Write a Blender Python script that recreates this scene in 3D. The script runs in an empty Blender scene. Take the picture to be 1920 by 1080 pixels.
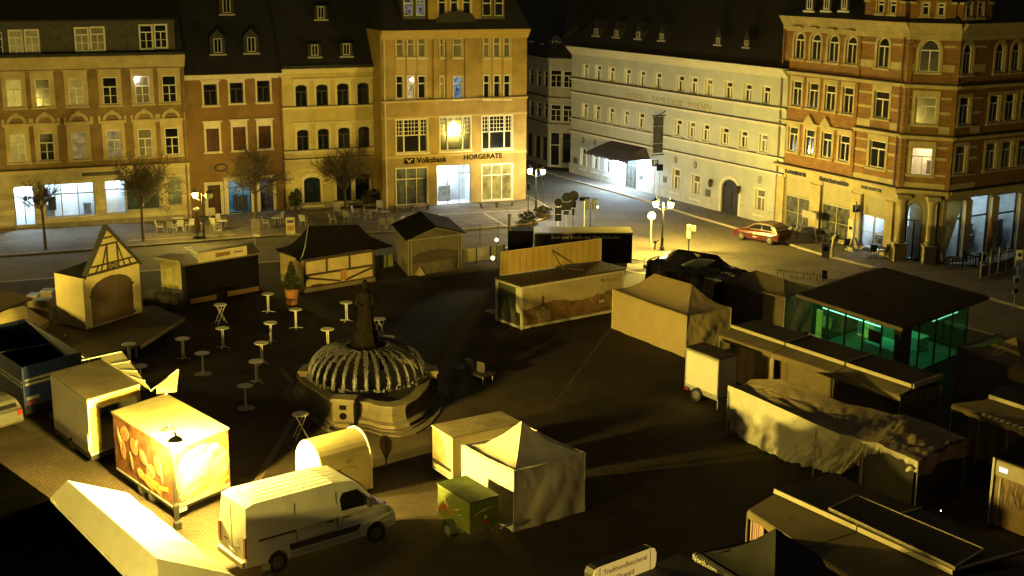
import bpy, math, random
from mathutils import noise as mnoise
from mathutils import Vector, Matrix
from mathutils.geometry import tessellate_polygon
random.seed(7)
R_ = math.radians
sc = bpy.context.scene
COL = sc.collection
# ---------------------------------------------------------------- camera
FPX, PITCH, ROLL, CAMH = 2474.0, R_(13.834), R_(0.276), 20.0
_cp, _sp, _cr, _sr = math.cos(PITCH), math.sin(PITCH), math.cos(ROLL), math.sin(ROLL)
_r0, _d0, _f0 = Vector((1, 0, 0)), Vector((0, -_sp, -_cp)), Vector((0, _cp, -_sp))
AXR = _r0 * _cr - _d0 * _sr
AXD = _r0 * _sr + _d0 * _cr
AXF = _f0
EYE = Vector((0, 0, CAMH))
def ray(px, py):
    return AXF + AXR * ((px - 960) / FPX) + AXD * ((py - 540) / FPX)
def at(px, py, z=0.0):
    """world point at height z that stands at that place of the photo"""
    d = ray(px, py)
    t = (z - CAMH) / d.z
    return EYE + d * t
def zat(px, py, p):
    """height above point p (xy) of a photo row"""
    d = ray(px, py)
    t = (p.x * d.x + p.y * d.y) / (d.x * d.x + d.y * d.y)
    return CAMH + d.z * t
cam = bpy.data.objects.new('camera', bpy.data.cameras.new('camera'))
COL.objects.link(cam)
cam.data.sensor_width = 36.0
cam.data.lens = FPX / 1920 * 36.0
cam.data.clip_end = 3000
cam.data.clip_start = 0.5
m3 = Matrix((AXR, -AXD, -AXF)).transposed()
cam.matrix_world = Matrix.Translation(EYE) @ m3.to_4x4()
sc.camera = cam

# ---------------------------------------------------------------- materials
MATS = {}
def _mat(name):
    m = bpy.data.materials.new(name)
    m.use_nodes = True
    nt = m.node_tree
    nt.nodes.clear()
    return m, nt
def M(name, col=(.5, .5, .5), rough=.7, var=.18, scale=2.0, bump=0.0, bscale=25.0, metal=0.0, col2=None,
      streak=0.0, brick=None, wave=None, spec=.5, emit=None, trans=0.0):
    if name in MATS:
        return MATS[name]
    m, nt = _mat(name)
    N, L = nt.nodes, nt.links
    out = N.new('ShaderNodeOutputMaterial')
    b = N.new('ShaderNodeBsdfPrincipled')
    L.new(b.outputs[0], out.inputs[0])
    b.inputs['Roughness'].default_value = rough
    b.inputs['Metallic'].default_value = metal
    b.inputs['Specular IOR Level'].default_value = spec
    tc = N.new('ShaderNodeTexCoord')
    src = tc.outputs['Object']
    nz = N.new('ShaderNodeTexNoise')
    nz.inputs['Scale'].default_value = scale
    nz.inputs['Detail'].default_value = 5
    nz.inputs['Roughness'].default_value = .62
    if streak:
        mp = N.new('ShaderNodeMapping')
        mp.inputs['Scale'].default_value = (1, 1, streak)
        L.new(src, mp.inputs[0]); L.new(mp.outputs[0], nz.inputs['Vector'])
    else:
        L.new(src, nz.inputs['Vector'])
    rp = N.new('ShaderNodeValToRGB')
    c2 = col2 or tuple(c * (1 - var) for c in col)
    c1 = tuple(min(1, c * (1 + var * .6)) for c in col) if col2 is None else col
    rp.color_ramp.elements[0].position = .32
    rp.color_ramp.elements[1].position = .68
    rp.color_ramp.elements[0].color = (*c2, 1)
    rp.color_ramp.elements[1].color = (*c1, 1)
    L.new(nz.outputs['Fac'], rp.inputs[0])
    last = rp.outputs[0]
    bumpsrc = None
    if brick:
        bw, bh, mort, mc, ax = brick
        bt = N.new('ShaderNodeTexBrick')
        mp2 = N.new('ShaderNodeMapping')
        L.new(src, mp2.inputs[0]); L.new(mp2.outputs[0], bt.inputs['Vector'])
        if ax == 'u':   # vertical walls: use (x+y, z)
            cb = N.new('ShaderNodeSeparateXYZ'); L.new(src, cb.inputs[0])
            ad = N.new('ShaderNodeMath'); ad.operation = 'ADD'
            L.new(cb.outputs[0], ad.inputs[0]); L.new(cb.outputs[1], ad.inputs[1])
            cc = N.new('ShaderNodeCombineXYZ')
            L.new(ad.outputs[0], cc.inputs[0]); L.new(cb.outputs[2], cc.inputs[1])
            L.new(cc.outputs[0], mp2.inputs[0])
        bt.inputs['Scale'].default_value = 1
        bt.inputs['Brick Width'].default_value = bw
        bt.inputs['Row Height'].default_value = bh
        bt.inputs['Mortar Size'].default_value = mort
        bt.inputs['Color1'].default_value = (1, 1, 1, 1)
        bt.inputs['Color2'].default_value = (.62, .62, .62, 1)
        bt.inputs['Mortar'].default_value = (*mc, 1)
        mx = N.new('ShaderNodeMix'); mx.data_type = 'RGBA'; mx.blend_type = 'MULTIPLY'
        mx.inputs[0].default_value = 1
        L.new(last, mx.inputs[6]); L.new(bt.outputs['Color'], mx.inputs[7])
        last = mx.outputs[2]
        bumpsrc = bt.outputs['Fac']
    if wave:
        wv = N.new('ShaderNodeTexWave')
        wv.wave_type = 'BANDS'; wv.bands_direction = wave[1]
        wv.inputs['Scale'].default_value = wave[0]
        wv.inputs['Distortion'].default_value = wave[2] if len(wave) > 2 else 0
        L.new(src, wv.inputs['Vector'])
        mx = N.new('ShaderNodeMix'); mx.data_type = 'RGBA'; mx.blend_type = 'MULTIPLY'
        mx.inputs[0].default_value = .55
        L.new(last, mx.inputs[6]); L.new(wv.outputs['Color'], mx.inputs[7])
        last = mx.outputs[2]
        bumpsrc = wv.outputs['Fac']
    L.new(last, b.inputs['Base Color'])
    if bump:
        bn = N.new('ShaderNodeBump')
        bn.inputs['Strength'].default_value = bump
        bn.inputs['Distance'].default_value = .05
        if bumpsrc is None:
            n2 = N.new('ShaderNodeTexNoise')
            n2.inputs['Scale'].default_value = bscale
            n2.inputs['Detail'].default_value = 3
            L.new(src, n2.inputs['Vector'])
            bumpsrc = n2.outputs['Fac']
        elif brick:
            bn.invert = True
        L.new(bumpsrc, bn.inputs['Height'])
        L.new(bn.outputs[0], b.inputs['Normal'])
    if emit:
        b.inputs['Emission Color'].default_value = (*emit[0], 1)
        b.inputs['Emission Strength'].default_value = emit[1]
    if trans:
        tr = N.new('ShaderNodeBsdfTranslucent')
        L.new(last, tr.inputs[0])
        ms = N.new('ShaderNodeMixShader'); ms.inputs[0].default_value = trans
        L.new(b.outputs[0], ms.inputs[1]); L.new(tr.outputs[0], ms.inputs[2]); L.new(ms.outputs[0], out.inputs[0])
    MATS[name] = m
    return m
def glass(name, tint=(.9, .95, .95), refl=.12):
    if name in MATS: return MATS[name]
    m, nt = _mat(name); N, L = nt.nodes, nt.links
    out = N.new('ShaderNodeOutputMaterial'); t = N.new('ShaderNodeBsdfTransparent'); g = N.new('ShaderNodeBsdfGlossy')
    t.inputs[0].default_value = (*tint, 1); g.inputs['Roughness'].default_value = .04
    ms = N.new('ShaderNodeMixShader'); ms.inputs[0].default_value = refl
    L.new(t.outputs[0], ms.inputs[1]); L.new(g.outputs[0], ms.inputs[2]); L.new(ms.outputs[0], out.inputs[0])
    MATS[name] = m
    return m
def emis(name, col, s, var=0.0, scale=3.0):
    if name in MATS: return MATS[name]
    m, nt = _mat(name); N, L = nt.nodes, nt.links
    out = N.new('ShaderNodeOutputMaterial'); e = N.new('ShaderNodeEmission')
    e.inputs[0].default_value = (*col, 1); e.inputs[1].default_value = s
    if var:
        tc = N.new('ShaderNodeTexCoord'); nz = N.new('ShaderNodeTexNoise'); nz.inputs['Scale'].default_value = scale
        mr = N.new('ShaderNodeMapRange'); mr.inputs[1].default_value = .3; mr.inputs[2].default_value = .7
        mr.inputs[3].default_value = s * (1 - var); mr.inputs[4].default_value = s * (1 + var)
        L.new(tc.outputs['Object'], nz.inputs['Vector']); L.new(nz.outputs['Fac'], mr.inputs[0]); L.new(mr.outputs[0], e.inputs[1])
    L.new(e.outputs[0], out.inputs[0])
    MATS[name] = m
    return m

# ---------------------------------------------------------------- mesh builder
class MB:
    def __init__(s):
        s.v = []; s.f = []
    def add(s, vs, fs):
        o = len(s.v)
        s.v += [Vector(v) for v in vs]
        s.f += [tuple(i + o for i in f) for f in fs]
        return s
    def quad(s, a, b, c, d): return s.add([a, b, c, d], [(0, 1, 2, 3)])
    def hexa(s, b4, t4):
        return s.add(list(b4) + list(t4), [(3, 2, 1, 0), (4, 5, 6, 7), (0, 1, 5, 4), (1, 2, 6, 5), (2, 3, 7, 6), (3, 0, 4, 7)])
    def obox(s, o, a, b, c):
        o, a, b, c = Vector(o), Vector(a), Vector(b), Vector(c)
        return s.hexa([o, o + a, o + a + b, o + b], [o + c, o + a + c, o + a + b + c, o + b + c])
    def box(s, x0, x1, y0, y1, z0, z1): return s.obox((x0, y0, z0), (x1 - x0, 0, 0), (0, y1 - y0, 0), (0, 0, z1 - z0))
    def poly(s, pts):
        return s.add(pts, [tuple(range(len(pts)))])
    def prism(s, pts, ext):
        n = len(pts); ext = Vector(ext); pts = [Vector(p) for p in pts]
        return s.add(pts + [p + ext for p in pts], [tuple(range(n - 1, -1, -1)), tuple(range(n, 2 * n))] + [(i, (i + 1) % n, (i + 1) % n + n, i + n) for i in range(n)])
    def tube(s, p0, p1, r0, r1=None, n=8, caps=True):
        p0, p1 = Vector(p0), Vector(p1); r1 = r0 if r1 is None else r1
        d = (p1 - p0)
        if d.length < 1e-6: return s
        d.normalize()
        a = d.orthogonal().normalized(); b = d.cross(a)
        vs = []
        for p, r in ((p0, r0), (p1, r1)):
            for i in range(n):
                t = 2 * math.pi * i / n
                vs.append(p + a * (r * math.cos(t)) + b * (r * math.sin(t)))
        fs = [(i, (i + 1) % n, (i + 1) % n + n, i + n) for i in range(n)]
        if caps: fs += [tuple(range(n - 1, -1, -1)), tuple(range(n, 2 * n))]
        return s.add(vs, fs)
    def path(s, pts, r, n=6):
        for a, b in zip(pts[:-1], pts[1:]): s.tube(a, b, r, r, n)
        return s
    def lathe(s, prof, c=(0, 0, 0), n=16, ph=0):
        c = Vector(c); vs = []; fs = []
        for r, z in prof:
            for i in range(n):
                t = 2 * math.pi * i / n + ph
                vs.append(c + Vector((r * math.cos(t), r * math.sin(t), z)))
        for k in range(len(prof) - 1):
            for i in range(n):
                j = (i + 1) % n
                fs.append((k * n + i, k * n + j, (k + 1) * n + j, (k + 1) * n + i))
        fs.append(tuple(range(n - 1, -1, -1))); fs.append(tuple(range((len(prof) - 1) * n, len(prof) * n)))
        return s.add(vs, fs)
    def ball(s, c, r, n=10, sz=1.0):
        prof = [(max(1e-3, r * math.sin(math.pi * k / 6)), -r * sz * math.cos(math.pi * k / 6)) for k in range(7)]
        return s.lathe(prof, c, n)
    def grid(s, P, nu, nv):
        vs = [P(i / nu, j / nv) for j in range(nv + 1) for i in range(nu + 1)]
        fs = [(j * (nu + 1) + i, j * (nu + 1) + i + 1, (j + 1) * (nu + 1) + i + 1, (j + 1) * (nu + 1) + i) for j in range(nv) for i in range(nu)]
        return s.add(vs, fs)
    def split(s, name, mat, parent=None):
        """one object for every loose piece"""
        par = list(range(len(s.v)))
        def fd(i):
            while par[i] != i: par[i] = par[par[i]]; i = par[i]
            return i
        for f in s.f:
            for i in f[1:]: par[fd(i)] = fd(f[0])
        gr = {}
        for f in s.f: gr.setdefault(fd(f[0]), []).append(f)
        out = []
        for fs in gr.values():
            ids = sorted({i for f in fs for i in f}); mp = {i: k for k, i in enumerate(ids)}
            m = MB(); m.add([s.v[i] for i in ids], [tuple(mp[i] for i in f) for f in fs]); out.append(m.build(name, mat, parent))
        return out
    def build(s, name, mat, parent=None, smooth=False, bevel=0, solid=0):
        me = bpy.data.meshes.new(name)
        org = Vector((0, 0, 0)); p = parent
        while p is not None:
            org += Vector(p.location); p = p.parent
        me.from_pydata([v - org for v in s.v], [], s.f)
        me.validate(); me.update()
        me.materials.append(mat)
        if smooth:
            for q in me.polygons: q.use_smooth = True
        o = bpy.data.objects.new(name, me)
        COL.objects.link(o)
        if parent is not None: o.parent = parent
        if solid:
            md = o.modifiers.new('s', 'SOLIDIFY'); md.thickness = solid
        if bevel:
            md = o.modifiers.new('b', 'BEVEL'); md.width = bevel; md.segments = 2; md.limit_method = 'ANGLE'
        return o
def tag(o, label=None, cat=None, group=None, kind=None):
    if label: o['label'] = label
    if cat: o['category'] = cat
    if group: o['group'] = group
    if kind: o['kind'] = kind
    return o
def thing(name, label, cat, loc=(0, 0, 0), group=None, rz=0.0):
    o = bpy.data.objects.new(name, None); COL.objects.link(o)
    o.location = loc; o.rotation_euler = (0, 0, rz); o.empty_display_size = .3
    return tag(o, label, cat, group)
KIDS = {}
def copy_tree(o, parent=None):
    c = o.copy(); COL.objects.link(c); c.parent = parent
    for ch in [x for x in bpy.data.objects if x.parent == o]: copy_tree(ch, c)
    return c
def place(proto, used, loc, rz, label, group=None):
    """first placing moves the prototype itself, later ones copy it"""
    o = proto if not used else copy_tree(proto)
    used.append(1)
    o.location = loc; o.rotation_euler = (0, 0, rz); o['label'] = label
    if group: o['group'] = group
    return o
def text(name, s, size, pos, xd, zd, mat, parent=None, ext=.02, align='CENTER', squash=1.0, bold=0.0):
    cu = bpy.data.curves.new(name, 'FONT'); cu.body = s; cu.size = size; cu.extrude = ext; cu.offset = bold * size
    cu.align_x = align; cu.align_y = 'CENTER'; cu.resolution_u = 3
    tmp = bpy.data.objects.new('tmp', cu); COL.objects.link(tmp)
    dg = bpy.context.evaluated_depsgraph_get()
    me = bpy.data.meshes.new_from_object(tmp.evaluated_get(dg))
    bpy.data.objects.remove(tmp)
    xd = Vector(xd).normalized(); zd = Vector(zd).normalized(); n = xd.cross(zd)
    org = Vector((0, 0, 0)); p = parent
    while p is not None: org += Vector(p.location); p = p.parent
    pos = Vector(pos) - org
    for v in me.vertices: v.co = pos + xd * (v.co.x * squash) + zd * v.co.y + n * v.co.z
    me.materials.clear(); me.materials.append(mat)
    o = bpy.data.objects.new(name, me); COL.objects.link(o); o.parent = parent
    return o

UP = Vector((0, 0, 1))
class F:
    """vertical plane from ground point A (left) to B (right) as seen by the viewer; n points outward"""
    def __init__(s, A, B, z0=0.0):
        s.A = Vector((A.x, A.y, 0)); B = Vector((B.x, B.y, 0))
        s.w = (B - s.A).length; s.u = (B - s.A) / s.w; s.n = Vector((s.u.y, -s.u.x, 0)); s.z0 = z0
    def pt(s, u, z, o=0.0): return s.A + s.u * u + UP * z + s.n * o
    def pix(s, px, py):
        d = ray(px, py); t = (s.A - EYE).dot(s.n) / d.dot(s.n); p = EYE + d * t
        return (p - s.A).dot(s.u), p.z
    def rect(s, xl, yt, xr, yb):
        ym = (yt + yb) / 2; xm = (xl + xr) / 2
        return s.pix(xl, ym)[0], s.pix(xr, ym)[0], s.pix(xm, yb)[1], s.pix(xm, yt)[1]
    def box(s, mb, u0, u1, z0, z1, o0, o1):
        return mb.obox(s.pt(u0, z0, o0), s.u * (u1 - u0), s.n * (o1 - o0), UP * (z1 - z0))
    def ring(s, mb, outer, inner, of, ob):
        n = len(outer)
        vs = [s.pt(u, z, of) for u, z in outer] + [s.pt(u, z, of) for u, z in inner] + [s.pt(u, z, ob) for u, z in outer] + [s.pt(u, z, ob) for u, z in inner]
        fs = []
        for i in range(n):
            j = (i + 1) % n
            fs += [(i, j, n + j, n + i), (i, i + 2 * n, j + 2 * n, j), (n + i, n + j, 3 * n + j, 3 * n + i)]
        mb.add(vs, fs)
    def slab(s, mb, pts, o0, o1):
        mb.prism([s.pt(u, z, o0) for u, z in pts], s.n * (o1 - o0))
    def wall(s, mb, outline, holes, depth=.25, o=0.0):
        rings = [outline] + holes
        loops = [[Vector((u, z, 0)) for u, z in r] for r in rings]
        flat = [s.pt(u, z, o) for r in rings for u, z in r]
        mb.add(flat, [tuple(t) for t in tessellate_polygon(loops)])
        for r in holes:
            n = len(r)
            mb.add([s.pt(u, z, o) for u, z in r] + [s.pt(u, z, o - depth) for u, z in r], [(i, (i + 1) % n, (i + 1) % n + n, i + n) for i in range(n)])
def outl(u0, u1, z0, z1, arch=0.0):
    if arch <= 0: return [(u0, z0), (u1, z0), (u1, z1), (u0, z1)]
    pts = [(u0, z0), (u1, z0)]
    zs = z1 - arch; c = (u0 + u1) / 2; h = (u1 - u0) / 2
    for k in range(9):
        t = math.pi * k / 8
        pts.append((c + h * math.cos(t), zs + arch * math.sin(t)))
    return pts
def inset(u0, u1, z0, z1, arch, d): return outl(u0 + d, u1 - d, z0 + d, z1 - d, max(0, arch - d * .6) if arch else 0)

# palette ----------------------------------------------------------
white_paint = M('white_paint', (.72, .70, .64), .5, .08)
cream_trim = M('cream_trim', (.60, .55, .44), .75, .15, 1.2)
dark_glass = M('dark_window_glass', (.012, .012, .012), .08, .5, .8, spec=.6)
curtain_glass = M('curtained_glass', (.15, .13, .09), .25, .45, 1.5, streak=.2)
red_curtain = M('red_brown_curtain', (.10, .035, .02), .3, .4, 1.5, streak=.3)
clear = glass('clear_glass')
dark_frame = M('dark_brown_frame', (.03, .02, .015), .5, .2)
black_metal = M('black_metal', (.015, .015, .015), .45, .3)
grey_metal = M('grey_metal', (.28, .28, .27), .4, .2, 6, metal=.7)
galv = M('galvanised_metal', (.45, .45, .44), .4, .2, 6, metal=.5)
slate = M('slate_roof', (.018, .017, .017), .7, .4, 3, bump=.3, brick=(.3, .2, .02, (.4, .4, .4), 'u'))
slate_wall = M('slate_cladding', (.07, .065, .055), .7, .3, 3, bump=.2, brick=(.3, .2, .02, (.6, .6, .6), 'u'))
copper_pipe = M('copper_pipe', (.16, .085, .04), .5, .3, 3, metal=.2)

def win(Fc, root, rect, holes, frame=None, pane=None, bars=(1, .68, 0), arch=0.0, sur=None, surw=.16, sill=True, hood=0.0,
        fw=.07, depth=.2, name='window', simple=False, sub=None, pane_label=None, surtop=0.0):
    """bars = (mullions, transom height fraction or 0, small bars in the lower part)"""
    u0, u1, z0, z1 = rect
    holes.append(outl(u0, u1, z0, z1, arch))
    fr = MB()
    Fc.ring(fr, outl(u0, u1, z0, z1, arch), inset(u0, u1, z0, z1, arch, fw), -depth * .45, -depth)
    zt = z0 + (z1 - z0) * bars[1] if bars[1] else (z1 - arch if arch else z1 - fw)
    o0, o1 = -depth * .5, -depth * .95
    if bars[1]: Fc.box(fr, u0 + fw, u1 - fw, zt - fw * .6, zt + fw * .6, o1, o0 + .01)
    nm = bars[0]
    for k in range(nm):
        u = u0 + (u1 - u0) * (k + 1) / (nm + 1)
        Fc.box(fr, u - fw * .5, u + fw * .5, z0 + fw, (zt if not (len(bars) > 3 and bars[3]) else z1 - fw - arch * .3), o1, o0)
    if bars[2]:
        zz = z0 + (zt - z0) * .5
        Fc.box(fr, u0 + fw, u1 - fw, zz - .018, zz + .018, o1, o0 - .01)
    wo = fr.build(name, frame or white_paint, root)
    pn = MB(); pn.poly([Fc.pt(u, z, -depth * .8) for u, z in outl(u0 + .01, u1 - .01, z0 + .01, z1 - .01, arch)])
    p = pn.build('pane', pane or dark_glass, wo)
    if pane_label: p['label'] = pane_label
    if sur is not None:
        sb = MB()
        sw = surw
        Fc.ring(sb, outl(u0 - sw, u1 + sw, z0 - (sw if not sill else .02), z1 + sw + surtop, arch + (sw if arch else 0)), outl(u0, u1, z0, z1, arch), .05, .0)
        if sill: Fc.box(sb, u0 - sw - .06, u1 + sw + .06, z0 - .16, z0 - .03, 0, .14)
        if hood: Fc.box(sb, u0 - sw - .12, u1 + sw + .12, z1 + sw + surtop + .004, z1 + sw + surtop + hood, 0, .2)
        sb.build('surround', sur, wo)
    return wo

def room(Fc, root, u0, u1, z0, z1, dep, wallm, cole, st, stuff=0, panel=(.2, .8)):
    """shallow lit shop interior behind a pane: floor, walls, ceiling lamp and some furniture"""
    mb = MB(); d0 = -.26
    P = Fc.pt
    mb.quad(P(u0, z0, -dep), P(u1, z0, -dep), P(u1, z1, -dep), P(u0, z1, -dep))
    mb.quad(P(u0, z0, d0), P(u0, z0, -dep), P(u0, z1, -dep), P(u0, z1, d0))
    mb.quad(P(u1, z0, -dep), P(u1, z0, d0), P(u1, z1, d0), P(u1, z1, -dep))
    mb.quad(P(u0, z0, d0), P(u1, z0, d0), P(u1, z0, -dep), P(u0, z0, -dep))
    mb.quad(P(u0, z1, d0), P(u0, z1, -dep), P(u1, z1, -dep), P(u1, z1, d0))
    r = mb.build('interior', wallm, root)
    lm = MB(); a, b = panel
    Fc.box(lm, u0 + (u1 - u0) * a, u0 + (u1 - u0) * b, z1 - .08, z1 - .03, -dep * .8, -dep * .25)
    lm.build('ceiling_lamp', emis('lamp_%.1f_%.2f' % (st, cole[0]), cole, st), r)
    if stuff:
        fm = MB(); rnd = random.Random(int(u0 * 10) + stuff)
        for k in range(stuff):
            w = (u1 - u0) * rnd.uniform(.1, .28); uu = rnd.uniform(u0 + .1, u1 - w - .1); h = (z1 - z0) * rnd.uniform(.2, .5); dd = rnd.uniform(.3, .8) * dep
            Fc.box(fm, uu, uu + w, z0 + .01, z0 + h, -dd - .25, -dd)
            Fc.box(fm, uu - .05, uu + w + .05, z0 + h + .003, z0 + h + .05, -dd - .3, -dd + .05)
        fm.build('shop_furniture', M('shop_furniture', (.12, .11, .10), .5, .5, 3), r)
    return r

def shell(Fc, root, mb_or_mat, zt, depth, holes, mat, outline=None, name='wall', u0=0.0, u1=None, u0b=None):
    u1 = Fc.w if u1 is None else u1
    mb = MB()
    Fc.wall(mb, outline or [(u0, 0), (u1, 0), (u1, zt), (u0, zt)], holes)
    P = Fc.pt; d = -depth
    mb.quad(P(u0, 0, d), P(u0, 0), P(u0, zt), P(u0, zt, d))
    mb.quad(P(u1, 0), P(u1, 0, d), P(u1, zt, d), P(u1, zt))
    mb.quad(P(u1, 0, d), P(u0, 0, d), P(u0, zt, d), P(u1, zt, d))
    mb.quad(P(u0, zt, -.3), P(u1, zt, -.3), P(u1, zt, d), P(u0, zt, d))
    return mb.build(name, mat, root)
def gable_roof(Fc, root, zt, depth, rise, over=.35, u0=0.0, u1=None, mat=None, hipl=0, hipr=0):
    u1 = Fc.w if u1 is None else u1
    mb = MB(); P = Fc.pt; zr = zt + rise; h = -depth / 2
    a, b = P(u0, zt, over), P(u1, zt, over); c, d_ = P(u1 - hipr, zr, h), P(u0 + hipl, zr, h)
    e, f = P(u0, zt, -depth), P(u1, zt, -depth)
    mb.add([a, b, c, d_, e, f], [(0, 1, 2, 3), (3, 2, 5, 4), (0, 3, 4), (1, 5, 2), (0, 4, 5, 1)])
    return mb.build('roof', mat or slate, root)
def cornice(Fc, root, z0, z1, o, mat, u0=-.05, u1=None, steps=3, name='cornice'):
    u1 = Fc.w + .05 if u1 is None else u1
    mb = MB()
    for k in range(steps):
        a = z0 + (z1 - z0) * k / steps; b = z0 + (z1 - z0) * (k + 1) / steps
        Fc.box(mb, u0, u1, a, b - .002, 0.002, o * (k + 1) / steps)
    if name == 'string_course' and o > .1:
        fm = MB(); Fc.box(fm, u0, u1, z1, z1 + .07, .002, o + .03); fm.build('lead_flashing', M('dark_lead', (.03, .026, .02), .6, .2), root)
    return mb.build(name, mat, root)
def pipe(Fc, root, u, z0, z1, mat=None):
    mb = MB(); mb.tube(Fc.pt(u, z0, .14), Fc.pt(u, z1, .14), .07, n=8)
    for z in (z0 + 1.5, (z0 + z1) / 2, z1 - 1): mb.tube(Fc.pt(u, z, .14), Fc.pt(u, z + .08, .14), .1, n=8)
    return mb.build('downpipe', mat or copper_pipe, root)
# ================================================================ BUILDINGS
# ---- 1: ornate house at the left
plaster_tan = M('tan_plaster', (.23, .145, .055), .85, .4, .9)
plaster_pale = M('pale_plaster', (.52, .44, .27), .85, .22, .8)
trim_tan = M('tan_trim', (.47, .37, .20), .8, .2, 1.0)
FA = F(at(-330, 458), at(360, 412.5))
fa = thing('apartment_house', 'wide tan house with dormer band, ornate window heads and brightly lit shop fronts', 'house', FA.A)
H = []
zc = FA.pix(352, 101)[1]; zl = FA.pix(180, 314)[1]
DU = FA.pix(0, 300)[0]
rows = [[(12, 152, 41, 206), (66, 150, 95, 203), (129, 147, 157, 200), (192, 144, 221, 195), (254, 141, 280, 191), (304, 139, 331, 188)],
        [(21, 255, 48, 307), (74, 251, 102, 303), (134, 247, 163, 300), (200, 244, 228, 295), (259, 240, 286, 291), (309, 236, 336, 287)]]
sides = FA.pix(-40, 200)[0]
for r, row in enumerate(rows):
    rr = [FA.rect(*q) for q in row]
    z0 = sum(q[2] for q in rr) / 6; z1 = sum(q[3] for q in rr) / 6; w = sum(q[1] - q[0] for q in rr) / 6
    cs = [(q[0] + q[1]) / 2 for q in rr]
    cs = [cs[0] - k * 2.55 for k in range(4, 0, -1)] + cs
    for i, c in enumerate(cs):
        pn = [curtain_glass, dark_glass, curtain_glass, dark_glass][(i * 3 + r * 2) % 4]
        if r == 1 and i in (6, 7): pn = emis('warm_lit_window', (1, .72, .25), .22, .5, 2.5)
        win(FA, fa, (c - w / 2, c + w / 2, z0, z1), H, pane=pn, bars=(1, .64, 1), sur=trim_tan, surw=.30, surtop=.25, hood=.22 if r == 1 else .08)
        if r == 0:
            ar = MB(); FA.ring(ar, outl(c - .75, c + .75, z0 - 1.35, z0 - .5, .8), outl(c - .5, c + .5, z0 - 1.33, z0 - .72, .5), .08, 0)
            FA.box(ar, c - .14, c + .14, z0 - .78, z0 - .4, .004, .16)
            for s_ in (-.95, .95): FA.box(ar, c + s_ - .1, c + s_ + .1, z0 - 1.4, z0 - .85, .004, .12)
            ar.build('window_ornament', trim_tan, fa)
# ground floor shop fronts
sdoor = FA.rect(27, 349, 66, 426); s1 = FA.rect(84, 343, 178, 406); s2 = FA.rect(197, 338, 236, 400); s3 = FA.rect(236, 336, 300, 394); s4 = FA.rect(313, 330, 342, 386)
cool = (.62, .82, 1.0)
roomw = M('white_interior', (.7, .72, .74), .7, .1)
fr_grey = M('grey_shop_frame', (.30, .31, .31), .4, .2)
win(FA, fa, sdoor, H, frame=fr_grey, pane=clear, bars=(1, .72, 0), fw=.08, name='shop_door')
win(FA, fa, s1, H, frame=fr_grey, pane=clear, bars=(2, .68, 0, 1), fw=.08, name='shop_window', sur=trim_tan, surw=.12)
win(FA, fa, s2, H, frame=fr_grey, pane=clear, bars=(0, .72, 0), fw=.08, name='shop_window')
win(FA, fa, s3, H, frame=fr_grey, pane=M('blue_grey_glass', (.04, .06, .08), .1, .6, 1.2), bars=(1, .68, 0, 1), fw=.08, name='shop_window')
win(FA, fa, s4, H, frame=trim_tan, pane=M('blue_shop_blind', (.10, .12, .13), .3, .5, 1.5), bars=(0, .5, 0), fw=.08, name='shop_window', sur=trim_tan, surw=.12)
room(FA, fa, sdoor[0] - .3, sdoor[1] + .3, .02, sdoor[3] + .05, 1.6, roomw, cool, 150)
room(FA, fa, s1[0] - .1, s1[1] + .1, s1[2] - .2, s1[3] + .1, 1.6, roomw, cool, 26, 2, (.05, .95))
room(FA, fa, s2[0] - .1, s2[1] + .1, s2[2] - .1, s2[3] + .1, .9, roomw, cool, 95)
po = MB(); q = FA.rect(91, 371, 106, 396); FA.box(po, *q, -.45, -.4); po.build('window_poster', M('dark_poster', (.02, .03, .05), .5, .3), fa)
for px_ in (-220, -130):
    q = FA.rect(px_, 352, px_ + 60, 420); win(FA, fa, q, H, frame=fr_grey, bars=(1, .7, 0, 1), fw=.08, name='shop_window')
shell(FA, fa, None, zc, 12, H, plaster_tan)
# pale ground floor cladding with joints
Hg = [h for h in H if max(z for _, z in h) < zl]
g = MB(); FA.wall(g, [(0, .5), (FA.w, .5), (FA.w, zl - .05), (0, zl - .05)], Hg, .04, .04); g.build('ground_floor_cladding', M('banded_pale_plaster', (.50, .42, .25), .8, .25, .8, brick=(50., .42, .012, (.55, .55, .55), 'u')), fa)
g = MB(); FA.wall(g, [(0, 0), (FA.w, 0), (FA.w, .5), (0, .5)], [[(max(0, min(FA.w, u)), min(z, .5)) for u, z in h] for h in Hg if min(z for _, z in h) < .45][:0], .04, .06)
g = MB(); FA.box(g, FA.w - 13, sdoor[0] - .05, 0, .5, .002, .07); FA.box(g, sdoor[1] + .05, FA.w, 0, .5, .002, .07); g.build('plinth', M('stone_plinth', (.25, .21, .15), .8, .3), fa)
cornice(FA, fa, zc - .95, zc, .55, trim_tan, steps=4)
cornice(FA, fa, zl - .2, zl + .05, .22, trim_tan, name='string_course', steps=2)
a = FA.rect(153, 322, 225, 329); mb = MB(); FA.box(mb, *a, .05, .09)
mb.build('shop_sign', M('dark_sign_band', (.06, .045, .02), .5, .4, 6), fa)
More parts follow.
